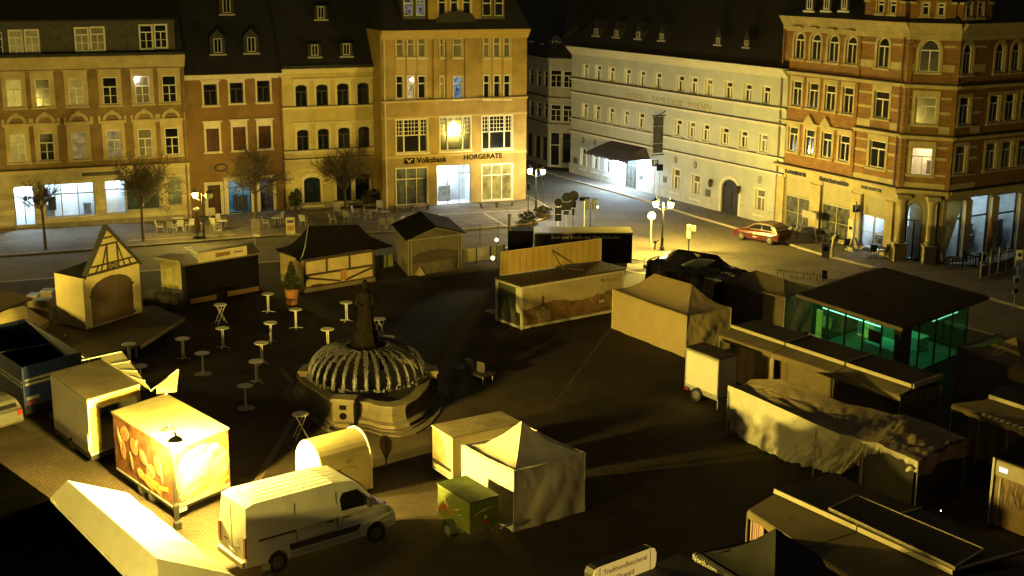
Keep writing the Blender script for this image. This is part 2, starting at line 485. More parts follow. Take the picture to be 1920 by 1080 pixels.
# dormer band
zd0 = zc + .35; zd1 = FA.pix(160, 42)[1] + .2
mb = MB(); FD = F(FA.pt(0, 0, -.15), FA.pt(FA.w, 0, -.15)); ue = FD.pix(327, 60)[0]
Hd = []
for q in [(17, 57, 42, 102), (47, 56, 73, 101), (141, 52, 166, 96), (170, 51, 196, 95), (262, 47, 286, 92), (290, 46, 313, 90)]:
    rr = FD.rect(*q); win(FD, fa, rr, Hd, bars=(1, .7, 1), pane=curtain_glass if q[0] < 200 else dark_glass, sur=white_paint, surw=.05, sill=False, depth=.12)
for k in range(6):
    q = FD.rect(-20 - k * 45 - (k % 2) * 10, 60, 5 - k * 45 - (k % 2) * 10, 104); win(FD, fa, q, Hd, bars=(1, .7, 1), depth=.12)
mb = MB(); FD.wall(mb, [(0, zc - .1), (ue, zc - .1), (ue, zd1), (0, zd1)], Hd); mb.quad(FD.pt(ue, zc), FD.pt(ue, zc, -4), FD.pt(ue, zd1, -4), FD.pt(ue, zd1)); mb.build('dormer_wall', slate_wall, fa)
mb = MB(); mb.quad(FA.pt(0, zd1, .1), FA.pt(ue + .2, zd1, .1), FA.pt(ue + .2, zd1 + 3.5, -6), FA.pt(0, zd1 + 3.5, -6)); mb.build('dormer_roof', slate, fa, solid=.15)
mb = MB(); FA.box(mb, 0, FA.w, zc + .004, zc + .22, -.14, .62); mb.build('gutter_roof_edge', slate, fa)
gable_roof(FA, fa, zc + .1, 12, 9, u0=ue + .01)
mb = MB(); mb.quad(FA.pt(0, zd1 - .1, -.4), FA.pt(ue, zd1 - .1, -.4), FA.pt(ue, zd1 - .1, -12), FA.pt(0, zd1 - .1, -12)); mb.build('rear_roof', slate, fa)

# ---- 2 and 3: narrow brown house, pale yellow house
FB = F(at(360, 406.5), at(719, 382.5))
ub = FB.pix(530, 200)[0]
fb = thing('town_house', 'narrow brown plastered house with white window surrounds right of the ornate tan house', 'house', FB.A)
F2 = F(FB.A, FB.pt(ub, 0)); H = []
brown_pl = M('brown_plaster', (.23, .125, .04), .85, .2, .9)
zc2 = F2.pix(354, 142)[1]
wt = M('white_surround', (.66, .58, .46), .7, .12)
for q in [(382, 158, 407, 197), (431, 155, 456, 193), (482, 151, 506, 191)]:
    win(F2, fb, F2.rect(*q), H, frame=dark_frame, pane=dark_glass, bars=(1, .68, 0), sur=wt, surw=.14, hood=.12, surtop=.08)
for q in [(387, 241, 411, 284), (437, 238, 461, 281), (485, 236, 508, 278)]:
    win(F2, fb, F2.rect(*q), H, frame=dark_frame, pane=red_curtain, bars=(1, .68, 0), sur=wt, surw=.16, hood=.12, surtop=.35)
d1 = F2.rect(429, 339, 471, 401); d2 = F2.rect(488, 334, 512, 398); d3 = F2.rect(390, 347, 414, 404)
for d in (d1, d2, d3): 
    pass
d1 = (d1[0], d1[1], .05, d1[3]); d2 = (d2[0], d2[1], .05, d2[3]); d3 = (d3[0], d3[1], .05, d3[3])
win(F2, fb, d1, H, frame=black_metal, pane=clear, bars=(2, .8, 0), sur=wt, surw=.35, sill=False, name='cafe_front')
room(F2, fb, d1[0] - .1, d1[1] + .1, .03, d1[3], 2.2, M('blue_interior', (.25, .5, .62), .6, .3), (.45, .8, 1), 7, 4, (.1, .5))
win(F2, fb, d2, H, frame=dark_frame, pane=clear, bars=(0, .8, 0), sur=wt, surw=.25, sill=False, name='cafe_door')
room(F2, fb, d2[0] - .1, d2[1] + .1, .03, d2[3], 2.0, M('brown_interior', (.10, .08, .07), .6, .3), (.7, .85, 1), 8, 3)
win(F2, fb, d3, H, frame=dark_frame, pane=M('brown_door_glass', (.10, .05, .02), .3, .5), bars=(1, .8, 0), sur=wt, surw=.25, sill=False, name='cafe_door')
shell(F2, fb, None, zc2, 11, H, brown_pl)
cornice(F2, fb, zc2 - .35, zc2 + .05, .35, wt)
mb = MB(); F2.ring(mb, [(F2.pix(414, 314)[0] + .55 * math.cos(t * .5236), F2.pix(414, 314)[1] + .35 * math.sin(t * .5236)) for t in range(12)], [(F2.pix(414, 314)[0] + .4 * math.cos(t * .5236), F2.pix(414, 314)[1] + .22 * math.sin(t * .5236)) for t in range(12)], .1, .002); mb.build('wall_emblem', black_metal, fb)
gable_roof(F2, fb, zc2 + .1, 11, 8.2)
pipe(F2, fb, F2.w - .2, 0, zc2 - .2); pipe(FA, fa, FA.w - .25, 0, zc - 1)
def setback(Fc, q, roof):
    zt, sl, ov = roof; s_ = -ov
    while s_ < 9:
        Ft = F(Fc.pt(0, 0, -s_), Fc.pt(Fc.w, 0, -s_))
        if Ft.pix((q[0] + q[2]) / 2, q[3])[1] < zt + (s_ + ov) * sl: break
        s_ += .05
    return s_ - .12
def dormer(Fc, root, q, zw=.9, hood=.55, m=slate, pane=dark_glass, setb=1.1, pointed=True, fm=cream_trim, roof=None):
    if roof: setb = setback(Fc, q, roof)
    Fd = F(Fc.pt(0, 0, -setb), Fc.pt(Fc.w, 0, -setb))
    u0, u1, z0, z1 = Fd.rect(*q); mb = MB()
    top = [(u0, z1 - .1), (u0, z0), (u1, z0), (u1, z1 - .1)] + ([((u0 + u1) / 2, z1 + hood)] if pointed else [])
    Fd.slab(mb, [(a, b) for a, b in top], -2.4, 0)
    d = mb.build('dormer', m, root)
    w = (u1 - u0) * .28; um = (u0 + u1) / 2
    f2 = MB(); Fd.ring(f2, outl(um - w, um + w, z0 + .15, z1 - .15), outl(um - w + .08, um + w - .08, z0 + .23, z1 - .23), .06, .0); Fd.box(f2, um - .03, um + .03, z0 + .2, z1 - .2, .003, .05)
    Fd.box(f2, u0 - .08, u1 + .08, z0 - .05, z0 + .08, .002, .12)
    f2.build('dormer_window', fm, d)
    p = MB(); Fd.box(p, um - w + .06, um + w - .06, z0 + .2, z1 - .2, .004, .02); p.build('pane', pane, d)
for q in [(394, 68, 422, 103), (457, 66, 485, 101)]: dormer(F2, fb, q, roof=(zc2 + .1, 8.2 / 5.85, .35), fm=M('dim_frame', (.3, .28, .24), .6))
dormer(F2, fb, (411, -6, 438, 28), roof=(zc2 + .1, 8.2 / 5.85, .35), pointed=False, fm=M('dim_frame'))

fc = thing('town_house', 'pale yellow house with arched dark windows in rows of four beside the ochre bank building', 'house', FB.pt(ub, 0))
F3 = F(FB.pt(ub, 0), FB.pt(FB.w, 0)); H = []
yel = M('yellow_plaster', (.55, .43, .17), .85, .18, .8)
ytrim = M('pale_yellow_trim', (.64, .55, .30), .8, .12)
zc3 = F3.pix(625, 127)[1]
for q in [(554, 159, 576, 201), (593, 158, 615, 199), (632, 156, 654, 198), (670, 155, 692, 195), (557, 243, 579, 285), (596, 241, 617, 281), (634, 239, 656, 280), (672, 237, 693, 278)]:
    win(F3, fc, F3.rect(*q), H, frame=dark_frame, bars=(1, .68, 0), arch=.22, sur=ytrim, surw=.18, sill=False, surtop=.35)
for q in [(570, 332, 601, 384), (631, 328, 659, 377), (666, 326, 693, 375)]:
    win(F3, fc, F3.rect(*q), H, frame=dark_frame, bars=(0, 0, 0), arch=.3 if q[0] == 570 else 0, sur=ytrim, surw=.2, surtop=.1, pane=M('blue_dark_glass', (.012, .02, .03), .08, .5))
shell(F3, fc, None, zc3, 11, H, yel)
cornice(F3, fc, zc3 - .4, zc3, .4, ytrim)
for (x, y) in [(625, 200), (625, 281), (625, 297)]:
    z = F3.pix(x, y)[1]; cornice(F3, fc, z - .1, z + .08, .12, ytrim, steps=2, name='string_course')
for (x0, x1, y) in [(548, 699, 148), (549, 700, 229), (557, 700, 316)]:
    z = F3.pix(625, y)[1]; cornice(F3, fc, z - .06, z + .1, .16, ytrim, u0=F3.pix(x0, y)[0], u1=F3.pix(x1, y)[0], steps=2, name='window_hood')
mb = MB(); F3.box(mb, 0, F3.w, 0, .55, .002, .08); mb.build('plinth', M('stone_plinth'), fc)
gable_roof(F3, fc, zc3 + .1, 11, 8.2)
mb = MB(); F3.box(mb, 0, F3.w, zc3 + .004, zc3 + .28, -.3, .5); mb.build('roof_edge', slate, fc)
for q, s_, p_ in [((578, 80, 602, 108), 1.2, False), ((638, 78, 661, 107), 1.2, False), ((590, 8, 613, 38), 4.2, False)]: dormer(F3, fc, q, roof=(zc3 + .1, 8.2 / 5.85, .35), pointed=p_, fm=M('dim_frame'))
pipe(F3, fc, F3.w - .25, 0, zc3 - .2, M('pale_pipe', (.5, .42, .2), .5, .1))

# ---- 4: bank
F4 = F(at(719, 393), at(986, 375.5)); H = []
fd = thing('bank_building', 'tall ochre bank building with white lit entrance and gridded first floor windows', 'bank', F4.A)
och = M('ochre_plaster', (.33, .225, .065), .85, .28, .7)
och2 = M('ochre_trim', (.44, .31, .11), .8, .12)
cream = M('cream_window_frame', (.62, .56, .40), .5, .08)
zc4 = F4.pix(850, 55)[1]
for row, ybt in (((71, 107)), 0), (((142, 185)), 1):
    yt, yb = row
    for tri in [(743, 756, 764, 776, 784, 798), (907, 918, 926, 938, 945, 957)]:
        for k in range(3):
            lit = (ybt == 1 and tri[0] == 743 and k == 1)
            pn = emis('bright_lamp_window', (1, .75, .35), .5, .9, 3) if lit else (curtain_glass if ybt == 0 else dark_glass)
            win(F4, fd, F4.rect(tri[2 * k], yt + (0 if tri[0] == 743 else -1), tri[2 * k + 1], yb), H, frame=cream, bars=(0, .66, 0), pane=pn, sur=cream, surw=.06, sill=True)
    for k, (a, b) in enumerate([(825, 832), (850, 867)]):
        lit = ybt == 1 and k == 1
        win(F4, fd, F4.rect(a, yt + 1, b, yb), H, frame=cream, bars=(0, .66, 0), pane=emis('cool_lit_window', (.5, .7, .9), .25, .9, 4) if lit else red_curtain if k == 0 else curtain_glass, sur=cream, surw=.05)
def bigwin(q, lit):
    u0, u1, z0, z1 = F4.rect(*q)
    w = win(F4, fd, (u0, u1, z0, z1), H, frame=cream, bars=(0, .52, 0), sur=cream, surw=.08, pane=dark_glass)
    mb = MB(); zt = z0 + (z1 - z0) * .52
    for f_ in (.25, .75): F4.box(mb, u0 + (u1 - u0) * f_ - .05, u0 + (u1 - u0) * f_ + .05, z0 + .07, z1 - .07, -.2, -.06)
    for k in range(1, 10):
        if k in (3, 7): continue
        F4.box(mb, u0 + (u1 - u0) * k / 10 - .018, u0 + (u1 - u0) * k / 10 + .018, zt, z1 - .07, -.19, -.09)
    for k in range(1, 4):
        zz = zt + (z1 - zt) * k / 4; F4.box(mb, u0 + .07, u1 - .07, zz - .018, zz + .018, -.19, -.088)
    mb.build('glazing_bars', cream, w)
    return u0, u1, z0, z1
bigwin((743, 224, 801, 286), 0); b2 = bigwin((825, 219, 882, 282), 1); bigwin((904, 217, 960, 279), 0)
# bright emissive ball in the middle window
mb = MB(); p = F4.pt(*F4.pix(850, 235), -.1); mb.ball(p + F4.n * .0, .24, 12); mb.build('window_lamp', emis('white_window_lamp', (1, .93, .8), 28), fd, smooth=True)
mb = MB(); p = F4.pt(*F4.pix(772, 150), -.1); mb.ball(p, .13, 8); mb.build('window_lamp', MATS['white_window_lamp'], fd, smooth=True)  # smaller emissive ball in an upper bank window
mb = MB(); p = FA.pt(*FA.pix(256, 149), -.02); mb.ball(p, .2, 8); mb.build('window_lamp', MATS['white_window_lamp'], fa, smooth=True)  # emissive ball in a top row window of the tan house
g1 = F4.rect(743, 315, 801, 384); g3 = F4.rect(904, 308, 960, 375); g2 = F4.rect(819, 309, 883, 389)
g2 = (g2[0], g2[1], .06, g2[3])
win(F4, fd, g1, H, frame=cream, bars=(2, .7, 0, 1), pane=M('shop_display', (.10, .11, .11), .2, .7, 1.2), sur=cream, surw=.08)
win(F4, fd, g3, H, frame=cream, bars=(2, .7, 0, 1), pane=M('yellow_shop_display', (.22, .20, .07), .2, .6, 1.3), sur=cream, surw=.08)
win(F4, fd, g2, H, frame=fr_grey, bars=(2, .78, 0, 1), pane=clear, fw=.06, name='bank_entrance')
room(F4, fd, g2[0] - .3, g2[1] + .3, .03, g2[3] + .05, 2.4, roomw, (.72, .86, 1), 48, 2, (.02, .6))
mb = MB(); q = F4.rect(839, 348, 853, 366); F4.box(mb, *q, -2.1, -2.0); mb.build('notice_board', M('grey_notice', (.35, .4, .45), .5, .5, 5), fd)
shell(F4, fd, None, zc4, 13, H, och)
cornice(F4, fd, zc4 - .75, zc4, .7, och2, steps=4)
for (y, o) in [(187, .2), (217, .05), (290, .06)]:
    z = F4.pix(850, y)[1]; cornice(F4, fd, z - .1, z + .08, o, och2, steps=2, name='string_course')
mb = MB()
for x0, x1 in ((740, 803), (902, 962)):
    for y0, y1 in ((111, 138),):
        for k in range(3):
            a = x0 + (x1 - x0) * (k + .1) / 3; b = x0 + (x1 - x0) * (k + .9) / 3
            F4.box(mb, *F4.rect(a, y0, b, y1), .003, .03)
mb.split('relief_panel', och2, fd)
mb = MB(); F4.box(mb, F4.pix(812, 120)[0], F4.pix(893, 120)[0], F4.pix(850, 188)[1] - .1, zc4 - .8, .002, .25)
# central oriel is a shallow projection: keep holes clear by building it as side piers
mb = MB()
ua, ub_, = F4.pix(812, 120)[0], F4.pix(893, 120)[0]
za, zb = F4.pix(850, 185)[1], zc4 - .78
for a, b in ((ua, F4.pix(821, 120)[0]), (F4.pix(836, 120)[0], F4.pix(846, 120)[0]), (F4.pix(871, 120)[0], ub_)): F4.box(mb, a, b, za, zb, .002, .16)
mb.split('oriel_strip', och, fd)
pipe(F4, fd, .25, 0, zc4 - .5, M('pale_pipe')); 
dark_letters = M('dark_brown_letters', (.02, .012, .004), .9, .1, spec=.1)
def facetext(Fc, root, s, xl, xr, y, hpx, mat, off=.03, name='sign_lettering', bold=.025):
    xm = (xl + xr) / 2; u0 = Fc.pix(xl, y)[0]; u1 = Fc.pix(xr, y)[0]; u, z = Fc.pix(xm, y)
    h = Fc.pix(xm, y - hpx / 2)[1] - Fc.pix(xm, y + hpx / 2)[1]
    o = text(name, s, h * 1.35, Fc.pt((u0 + u1) / 2, z, off), Fc.u, UP, mat, root, bold=bold)
    xs = [v.co.dot(Fc.u) for v in o.data.vertices]; k = (u1 - u0) / (max(xs) - min(xs)); c = (max(xs) + min(xs)) / 2
    for v in o.data.vertices: v.co += Fc.u * ((v.co.dot(Fc.u) - c) * (k - 1))
    return o
facetext(F4, fd, 'Volksbank', 781, 838, 300, 11, dark_letters)
facetext(F4, fd, 'HÖRGERÄTE', 869, 941, 293.5, 10, dark_letters)
mb = MB(); F4.box(mb, *F4.rect(758, 296, 777, 307), .02, .06); e = mb.build('bank_emblem', dark_letters, fd)
mb = MB(); cu, cz = F4.pix(767, 301)
for s_ in (-1, 1):
    F4.slab(mb, [(cu + s_ * .04, cz - .18), (cu + s_ * .1, cz - .18), (cu + s_ * .1, cz), (cu + s_ * .3, cz + .08), (cu + s_ * .3, cz + .15), (cu + s_ * .04, cz + .05)], .062, .07)
mb.build('emblem_mark', cream, e)
# mansard with dormers
mb = MB(); P = F4.pt; zm = zc4 + 3.0
mb.add([P(0, zc4 + .02, .6), P(F4.w, zc4 + .02, .6), P(F4.w - .8, zm, -1.6), P(.8, zm, -1.6), P(0, zc4 + .02, -12), P(F4.w, zc4 + .02, -12), P(F4.w - 2, zm + 4, -6.5), P(2, zm + 4, -6.5)],
       [(0, 1, 2, 3), (3, 2, 6, 7), (1, 5, 6, 2), (4, 0, 3, 7), (5, 4, 7, 6)]); mb.build('roof', slate, fd)
FE = F(F4.pt(0, 0, .0), F4.pt(F4.w, 0, .0)); Hm = []
u0, u1 = FE.pix(803, 30)[0], FE.pix(904, 30)[0]; z0 = FE.pix(850, 42)[1]; z1 = z0 + 3.6
for q in [(822, -12, 836, 29), (845, -12, 859, 29), (868, -12, 883, 29)]: win(FE, fd, FE.rect(*q), Hm, frame=cream, bars=(0, .6, 0), sur=cream, surw=.08, depth=.15)
mb = MB(); FE.wall(mb, [(u0, z0), (u1, z0), (u1, z1), (u0, z1)], Hm); 
for u in (u0, u1): mb.quad(FE.pt(u, z0), FE.pt(u, z0, -4), FE.pt(u, z1, -4), FE.pt(u, z1))
mb.quad(FE.pt(u0, z1), FE.pt(u1, z1), FE.pt(u1, z1, -4), FE.pt(u0, z1, -4)); mb.build('attic_gable', och, fd)
mb = MB(); FE.slab(mb, [(u0 + .5, z0 + .002), (u1 - .5, z0 + .002), (u1 - 1.0, z0 + .7), ((u0 + u1) / 2, z0 + .95), (u0 + 1.0, z0 + .7)], .01, .3); mb.build('attic_pediment', slate, fd)
sb4 = setback(F4, (755, 0, 799, 38), (zc4 + .02, 3 / 2.2, .6)); FG = F(F4.pt(0, 0, -sb4), F4.pt(F4.w, 0, -sb4))
for k, (xa, xb) in enumerate([(755, 799), (903, 946)]):
    Hh = []; a = FG.pix(xa, 20)[0]; b = FG.pix(xb, 20)[0]; z0 = FG.pix(xa, 36)[1]; z1 = z0 + 2.9
    xm = (xa + xb) / 2
    for j, (p_, q_) in enumerate([(xa + 2, xm - 3), (xm + 3, xb - 2)]):
        win(FG, fd, FG.rect(p_, -10, q_, 30), Hh, frame=cream, bars=(0, .6, 0), depth=.12, pane=emis('tv_lit_window', (.8, .8, .7), .12, .95, 3) if (k == 0) else dark_glass)
    mb = MB(); FG.wall(mb, [(a, z0), (b, z0), (b, z1), (a, z1)], Hh)
    for u in (a, b): mb.quad(FG.pt(u, z0), FG.pt(u, z0, -3), FG.pt(u, z1, -3), FG.pt(u, z1))
    mb.quad(FG.pt(a, z1), FG.pt(b, z1), FG.pt(b, z1, -3), FG.pt(a, z1, -3)); mb.build('dormer', slate_wall, fd)

# ---- 5: dim corner house in the side street
A5, B5, C5 = at(965, 291), at(1027, 313), at(1100, 317)
fe = thing('corner_house', 'dim grey corner house with bay windows at the far end of the side street', 'house', A5)
grey_pl = M('grey_plaster', (.24, .21, .15), .85, .2)
grey_pl2 = M('light_grey_plaster', (.34, .31, .22), .85, .15)
F5, F6 = F(A5, B5), F(B5, C5)
z5 = F5.pix(1020, 106)[1]
H = []
for y0, y1 in ((130, 158), (190, 218)):
    for x in (993, 1007, 1020): win(F5, fe, F5.rect(x, y0 + (x - 993) * .12, x + 7, y1 + (x - 993) * .15), H, bars=(0, .7, 0), frame=grey_pl2, depth=.15)
for x in (988, 1003, 1016): win(F5, fe, F5.rect(x, 250 + (x - 988) * .2, x + 9, 292 + (x - 988) * .3), H, bars=(0, .8, 0), frame=dark_frame, name='shop_window')
shell(F5, fe, None, z5, 14, H, grey_pl)
H = []
for q in [(1032, 131, 1053, 164), (1056, 133, 1076, 165), (1032, 196, 1052, 228), (1055, 197, 1076, 229)]: win(F6, fe, F6.rect(*q), H, bars=(1, .7, 1), frame=cream, depth=.15)
win(F6, fe, F6.rect(1031, 248, 1049, 311), H, bars=(0, .62, 0), frame=cream, name='shop_door'); win(F6, fe, F6.rect(1054, 250, 1078, 306), H, bars=(0, .75, 0), frame=dark_frame, name='shop_window')
shell(F6, fe, None, z5, 14, H, grey_pl2)
for y in (112, 186, 235):
    z = F6.pix(1040, y)[1]
    cornice(F5, fe, z - .1, z + .15, .2, grey_pl, steps=2, name='string_course'); cornice(F6, fe, z - .1, z + .15, .25, grey_pl2, steps=2, name='string_course')
gable_roof(F6, fe, z5 + .1, 14, 8, mat=slate); gable_roof(F5, fe, z5 + .13, 14, 7.5, mat=slate)
dormer(F6, fe, (1030, 74, 1056, 101), setb=.8, fm=grey_pl2); dormer(F5, fe, (991, 74, 1002, 97), setb=.6, pointed=False, fm=grey_pl2); dormer(F5, fe, (1013, 78, 1022, 98), setb=.6, pointed=False, fm=grey_pl2)

# ---- 6: hotel
F7 = F(at(1069, 325), at(1463, 428.5)); H = []
fh = thing('hotel_building', 'long pale three storey hotel with dark roof, entrance canopy and arched gate', 'hotel', F7.A)
hot = M('hotel_plaster', (.42, .435, .40), .85, .14, .6)
hott = M('hotel_trim', (.60, .57, .48), .8, .1)
zh = (F7.pix(1070, 86)[1] + F7.pix(1440, 123)[1]) / 2
top = [(1098, 120, 148), (1122, 123, 151), (1147, 126, 154), (1177, 130, 159), (1204, 133, 162), (1234, 136, 165), (1276, 142, 172), (1301, 145, 175), (1329, 148, 180), (1366, 153, 186), (1402, 158, 192), (1437, 161, 197)]
mid = [(1097, 193, 220), (1120, 197, 225), (1146, 201, 230), (1174, 206, 236), (1202, 211, 242), (1231, 216, 243), (1272, 226, 254), (1297, 230, 260), (1323, 235, 264), (1359, 241, 272), (1394, 247, 280), (1432, 253, 286)]
for ri, row in enumerate((top, mid)):
    rr = []
    for x, yt, yb in row:
        hw = 5.0 + (x - 1098) * .009
        rr.append(F7.rect(x - hw, yt, x + hw, yb))
    z0 = sum(q[2] for q in rr) / 12; z1 = sum(q[3] for q in rr) / 12; w = sum(q[1] - q[0] for q in rr) / 12
    for i, q in enumerate(rr):
        c = (q[0] + q[1]) / 2
        win(F7, fh, (c - w / 2, c + w / 2, z0, z1), H, bars=(1, .68, 0), pane=dark_glass if (i * 5 + ri) % 4 else curtain_glass, sur=hott, surw=.1, sill=True, depth=.3, fw=.09)
for x, yt, yb in [(1094, 278, 316), (1117, 284, 322), (1141, 289, 328), (1268, 317, 360), (1305, 328, 372), (1425, 355, 402)]:
    hw = 5 + (x - 1094) * .012
    win(F7, fh, F7.rect(x - hw, yt, x + hw, yb), H, bars=(1, .68, 0), sur=hott, surw=.12, depth=.28, fw=.09, pane=curtain_glass if x > 1200 else dark_glass)
ed = F7.rect(1172, 298, 1195, 355); ed = (ed[0], ed[1], .06, ed[3])
win(F7, fh, ed, H, frame=M('old_wooden_door', (.10, .09, .06), .5, .3), pane=M('door_glass', (.10, .11, .11), .2, .5, 6), bars=(2, .78, 1), sur=hott, surw=.12, sill=False, name='entrance_door', fw=.14)
gq = F7.rect(1352, 336, 1385, 405); gq = (gq[0], gq[1], .06, gq[3])
gate_m = M('dark_gate_wood', (.025, .022, .018), .6, .4, 3, streak=.1)
win(F7, fh, gq, H, frame=gate_m, pane=gate_m, bars=(1, .7, 1), arch=.9, sur=hott, surw=.3, sill=False, name='arched_gate', fw=.2)
shell(F7, fh, None, zh, 14, H, hot)
def hz(x, y): return F7.pix(x, y)[1]
cornice(F7, fh, zh - .75, zh, .7, hott, steps=5)
for x, y, o in [(1070, 147, .18), (1072, 172.5, .14), (1067, 221, .18), (1075, 246, .16)]:
    z = (hz(x, y)); cornice(F7, fh, z - .1, z + .1, o, hott, steps=2, name='string_course')
mb = MB(); F7.box(mb, -.05, ed[0] - .3, 0, 1.1, .003, .09); F7.box(mb, ed[1] + .3, gq[0] - .3, 0, 1.1, .003, .09); F7.box(mb, gq[1] + .3, F7.w, 0, 1.1, .003, .09)
mb.build('plinth', M('hotel_plinth', (.42, .41, .36), .85, .15), fh)
gable_roof(F7, fh, zh + .1, 14, 9, mat=M('brown_black_tiles', (.022, .016, .011), .75, .4, 3, bump=.3, brick=(.3, .25, .03, (.5, .5, .5), 'u')), hipl=5)
for x, y in [(1118, 59), (1156, 62), (1197, 65), (1241, 68), (1347, 76), (1400, 81)]: dormer(F7, fh, (x - 6, y - 9, x + 6, y + 9), roof=(zh + .1, 9 / 7.35, .35), pointed=True, hood=.7, fm=M('dim_frame', (.3, .28, .24), .6), pane=dark_glass)
facetext(F7, fh, 'HOTEL', 1172, 1213, 182.5, 12, M('stone_letters', (.46, .41, .27), .8), .09, bold=0)
facetext(F7, fh, 'WILDER', 1225, 1281, 191, 12, MATS['stone_letters'], .09, bold=0)
facetext(F7, fh, 'MANN', 1292, 1335, 200, 12, MATS['stone_letters'], .09, bold=0)
mb = MB()
for x, y in [(1094, 263), (1116, 267), (1138, 272), (1267, 300), (1304, 309), (1425, 337)]:
    u, z = F7.pix(x, y); F7.slab(mb, [(u + .22 * math.cos(t * .785), z + .32 * math.sin(t * .785)) for t in range(8)], .004, .08)
mb.split('wall_medallion', M('medallion', (.25, .22, .15), .6, .3), fh)
# entrance canopy
ca, cb_ = F7.pix(1137, 280)[0], F7.pix(1196, 288)[0]; zc_ = F7.pix(1170, 285)[1] - .2
mb = MB(); P = F7.pt; cz = 3.15; u0, u1 = ca + .3, cb_ + 2.0
mb.hexa([P(u0, cz, .02), P(u1, cz, .02), P(u1, cz, 2.4), P(u0, cz, 2.4)], [P(u0 + .7, cz + .95, .02), P(u1 - .7, cz + .95, .02), P(u1 - .7, cz + .55, 1.5), P(u0 + .7, cz + .55, 1.5)])
for k in range(12):
    a = u0 + (u1 - u0) * k / 12; b = u0 + (u1 - u0) * (k + 1) / 12
    F7.slab(mb, [(a, cz), (a, cz - .18), ((a + b) / 2, cz - .3), (b, cz - .18), (b, cz)], 2.38, 2.42)
can = mb.build('entrance_canopy', M('dark_canopy_cloth', (.05, .04, .05), .8, .3), fh)
mb = MB(); F7.box(mb, u0 + .6, u1 - .6, cz - .1, cz - .03, .5, 1.9); mb.build('canopy_lamp', emis('cool_canopy_lamp', (.55, .76, 1), 60), can)
for uu in (ed[0] - 1.0, ed[1] + 1.0):
    mb = MB(); mb.ball(P(uu, 2.4, .3), .16, 10); mb.build('wall_lamp', emis('cool_ball_lamp', (.6, .8, 1), 220), fh, smooth=True)
# hanging banner sign
mb = MB(); bu = F7.pix(1246, 260)[0]; 
FS = F(F7.pt(bu, 0, 1.2), F7.pt(bu, 0, .2))
for zt, zb in ((7.15, 6.35), (6.3, 4.85), (4.8, 4.0)): FS.box(mb, 0, FS.w, zb, zt, 0, .04)
s_ = mb.build('banner_sign', M('dark_banner', (.05, .05, .05), .6, .5, 1.5), fh)
mb = MB(); mb.tube(FS.pt(-.2, 7.25, .02), FS.pt(1.2, 7.25, .02), .05); mb.tube(FS.pt(-.1, 3.85, .02), FS.pt(1.2, 3.85, .02), .05); mb.tube(FS.pt(-.1, 7.0, .02), FS.pt(1.2, 7.6, .02), .04); mb.build('sign_bracket', black_metal, s_)
# wall notices and gate lanterns
mb = MB()
for q in [(1076, 295, 1083, 311), (1323, 355, 1332, 371), (1244, 331, 1250, 342), (1199, 328, 1205, 338)]: F7.box(mb, *F7.rect(*q), .003, .06)
mb.split('notice_case', M('notice_case', (.12, .11, .09), .4, .5, 8), fh)
for x, y in [(1337, 344), (1389, 357)]:
    u, z = F7.pix(x, y); mb = MB(); mb.lathe([(.05, -.3), (.16, -.15), (.2, .2), (.05, .4)], F7.pt(u, z, .3), 6); mb.tube(F7.pt(u, z + .3, 0), F7.pt(u, z + .3, .3), .03); mb.build('gate_lantern', dark_frame, fh)

# ---- 7: brick corner building
A8, B8, C8 = at(1451, 425), at(1676, 487.5), at(1767, 497)
D8 = C8 + (at(1930, 468) - C8) * 1.0
fk = thing('corner_building', 'brick and sandstone corner building with a lit bakery at street level', 'building', A8)
F8, F9, F10 = F(A8, B8), F(B8, C8), F(C8, C8 + Vector((math.cos(R_(32)), math.sin(R_(32)), 0)) * 16)
brickm = M('orange_brick', (.27, .138, .036), .8, .22, 1.2, bump=.1, brick=(.25, .075, .008, (.75, .7, .6), 'u'))
sand = M('sandstone', (.42, .35, .18), .85, .22, 1.2)
z8 = (F8.pix(1500, 29)[1] + F8.pix(1690, 42)[1]) / 2
zA = F8.pix(1560, 321)[1] - .1; zB = F8.pix(1560, 146)[1]
# string levels
zG = (F8.pix(1451, 304)[1] + F8.pix(1676, 356)[1]) / 2; zS1 = (F8.pix(1602, 240)[1] + F8.pix(1684, 255)[1]) / 2; zS2 = (F8.pix(1464, 134)[1] + F8.pix(1690, 159)[1]) / 2
H8, H9, H10 = [], [], []
def wrow(Fc, Hh, lst, **k):
    rr = [Fc.rect(*q) for q in lst]; n = len(rr)
    z0 = sum(q[2] for q in rr) / n; z1 = sum(q[3] for q in rr) / n; w = sum(q[1] - q[0] for q in rr) / n
    for i, q in enumerate(rr):
        c = (q[0] + q[1]) / 2
        win(Fc, fk, (c - w / 2, c + w / 2, z0, z1), Hh, sur=sand, surw=.22, **k)
wrow(F8, H8, [(1490, 61, 1508, 110), (1521, 63, 1539, 113), (1553, 66, 1572, 117), (1586, 68, 1607, 121)], bars=(1, .72, 0), arch=.45)
wrow(F8, H8, [(1485, 152, 1503, 199), (1516, 155, 1534, 203), (1547, 160, 1566, 208), (1580, 163, 1600, 213)], bars=(1, .7, 0), surtop=.15)
wrow(F8, H8, [(1478, 238, 1496, 284), (1509, 243, 1527, 290), (1541, 248, 1559, 296), (1573, 254, 1593, 303)], bars=(1, .7, 0), surtop=.15)
wrow(F8, H8, [(1645, 70, 1667, 127)], bars=(1, .7, 0), arch=.5)
wrow(F8, H8, [(1639, 171, 1667, 222)], bars=(1, .7, 0), surtop=.2)
wrow(F8, H8, [(1630, 264, 1660, 315)], bars=(1, .7, 0), surtop=.2)
wrow(F9, H9, [(1724, 74, 1762, 135)], bars=(1, .66, 0), arch=.85, pane=M('blue_reflecting_glass', (.03, .035, .045), .1, .7, 1))
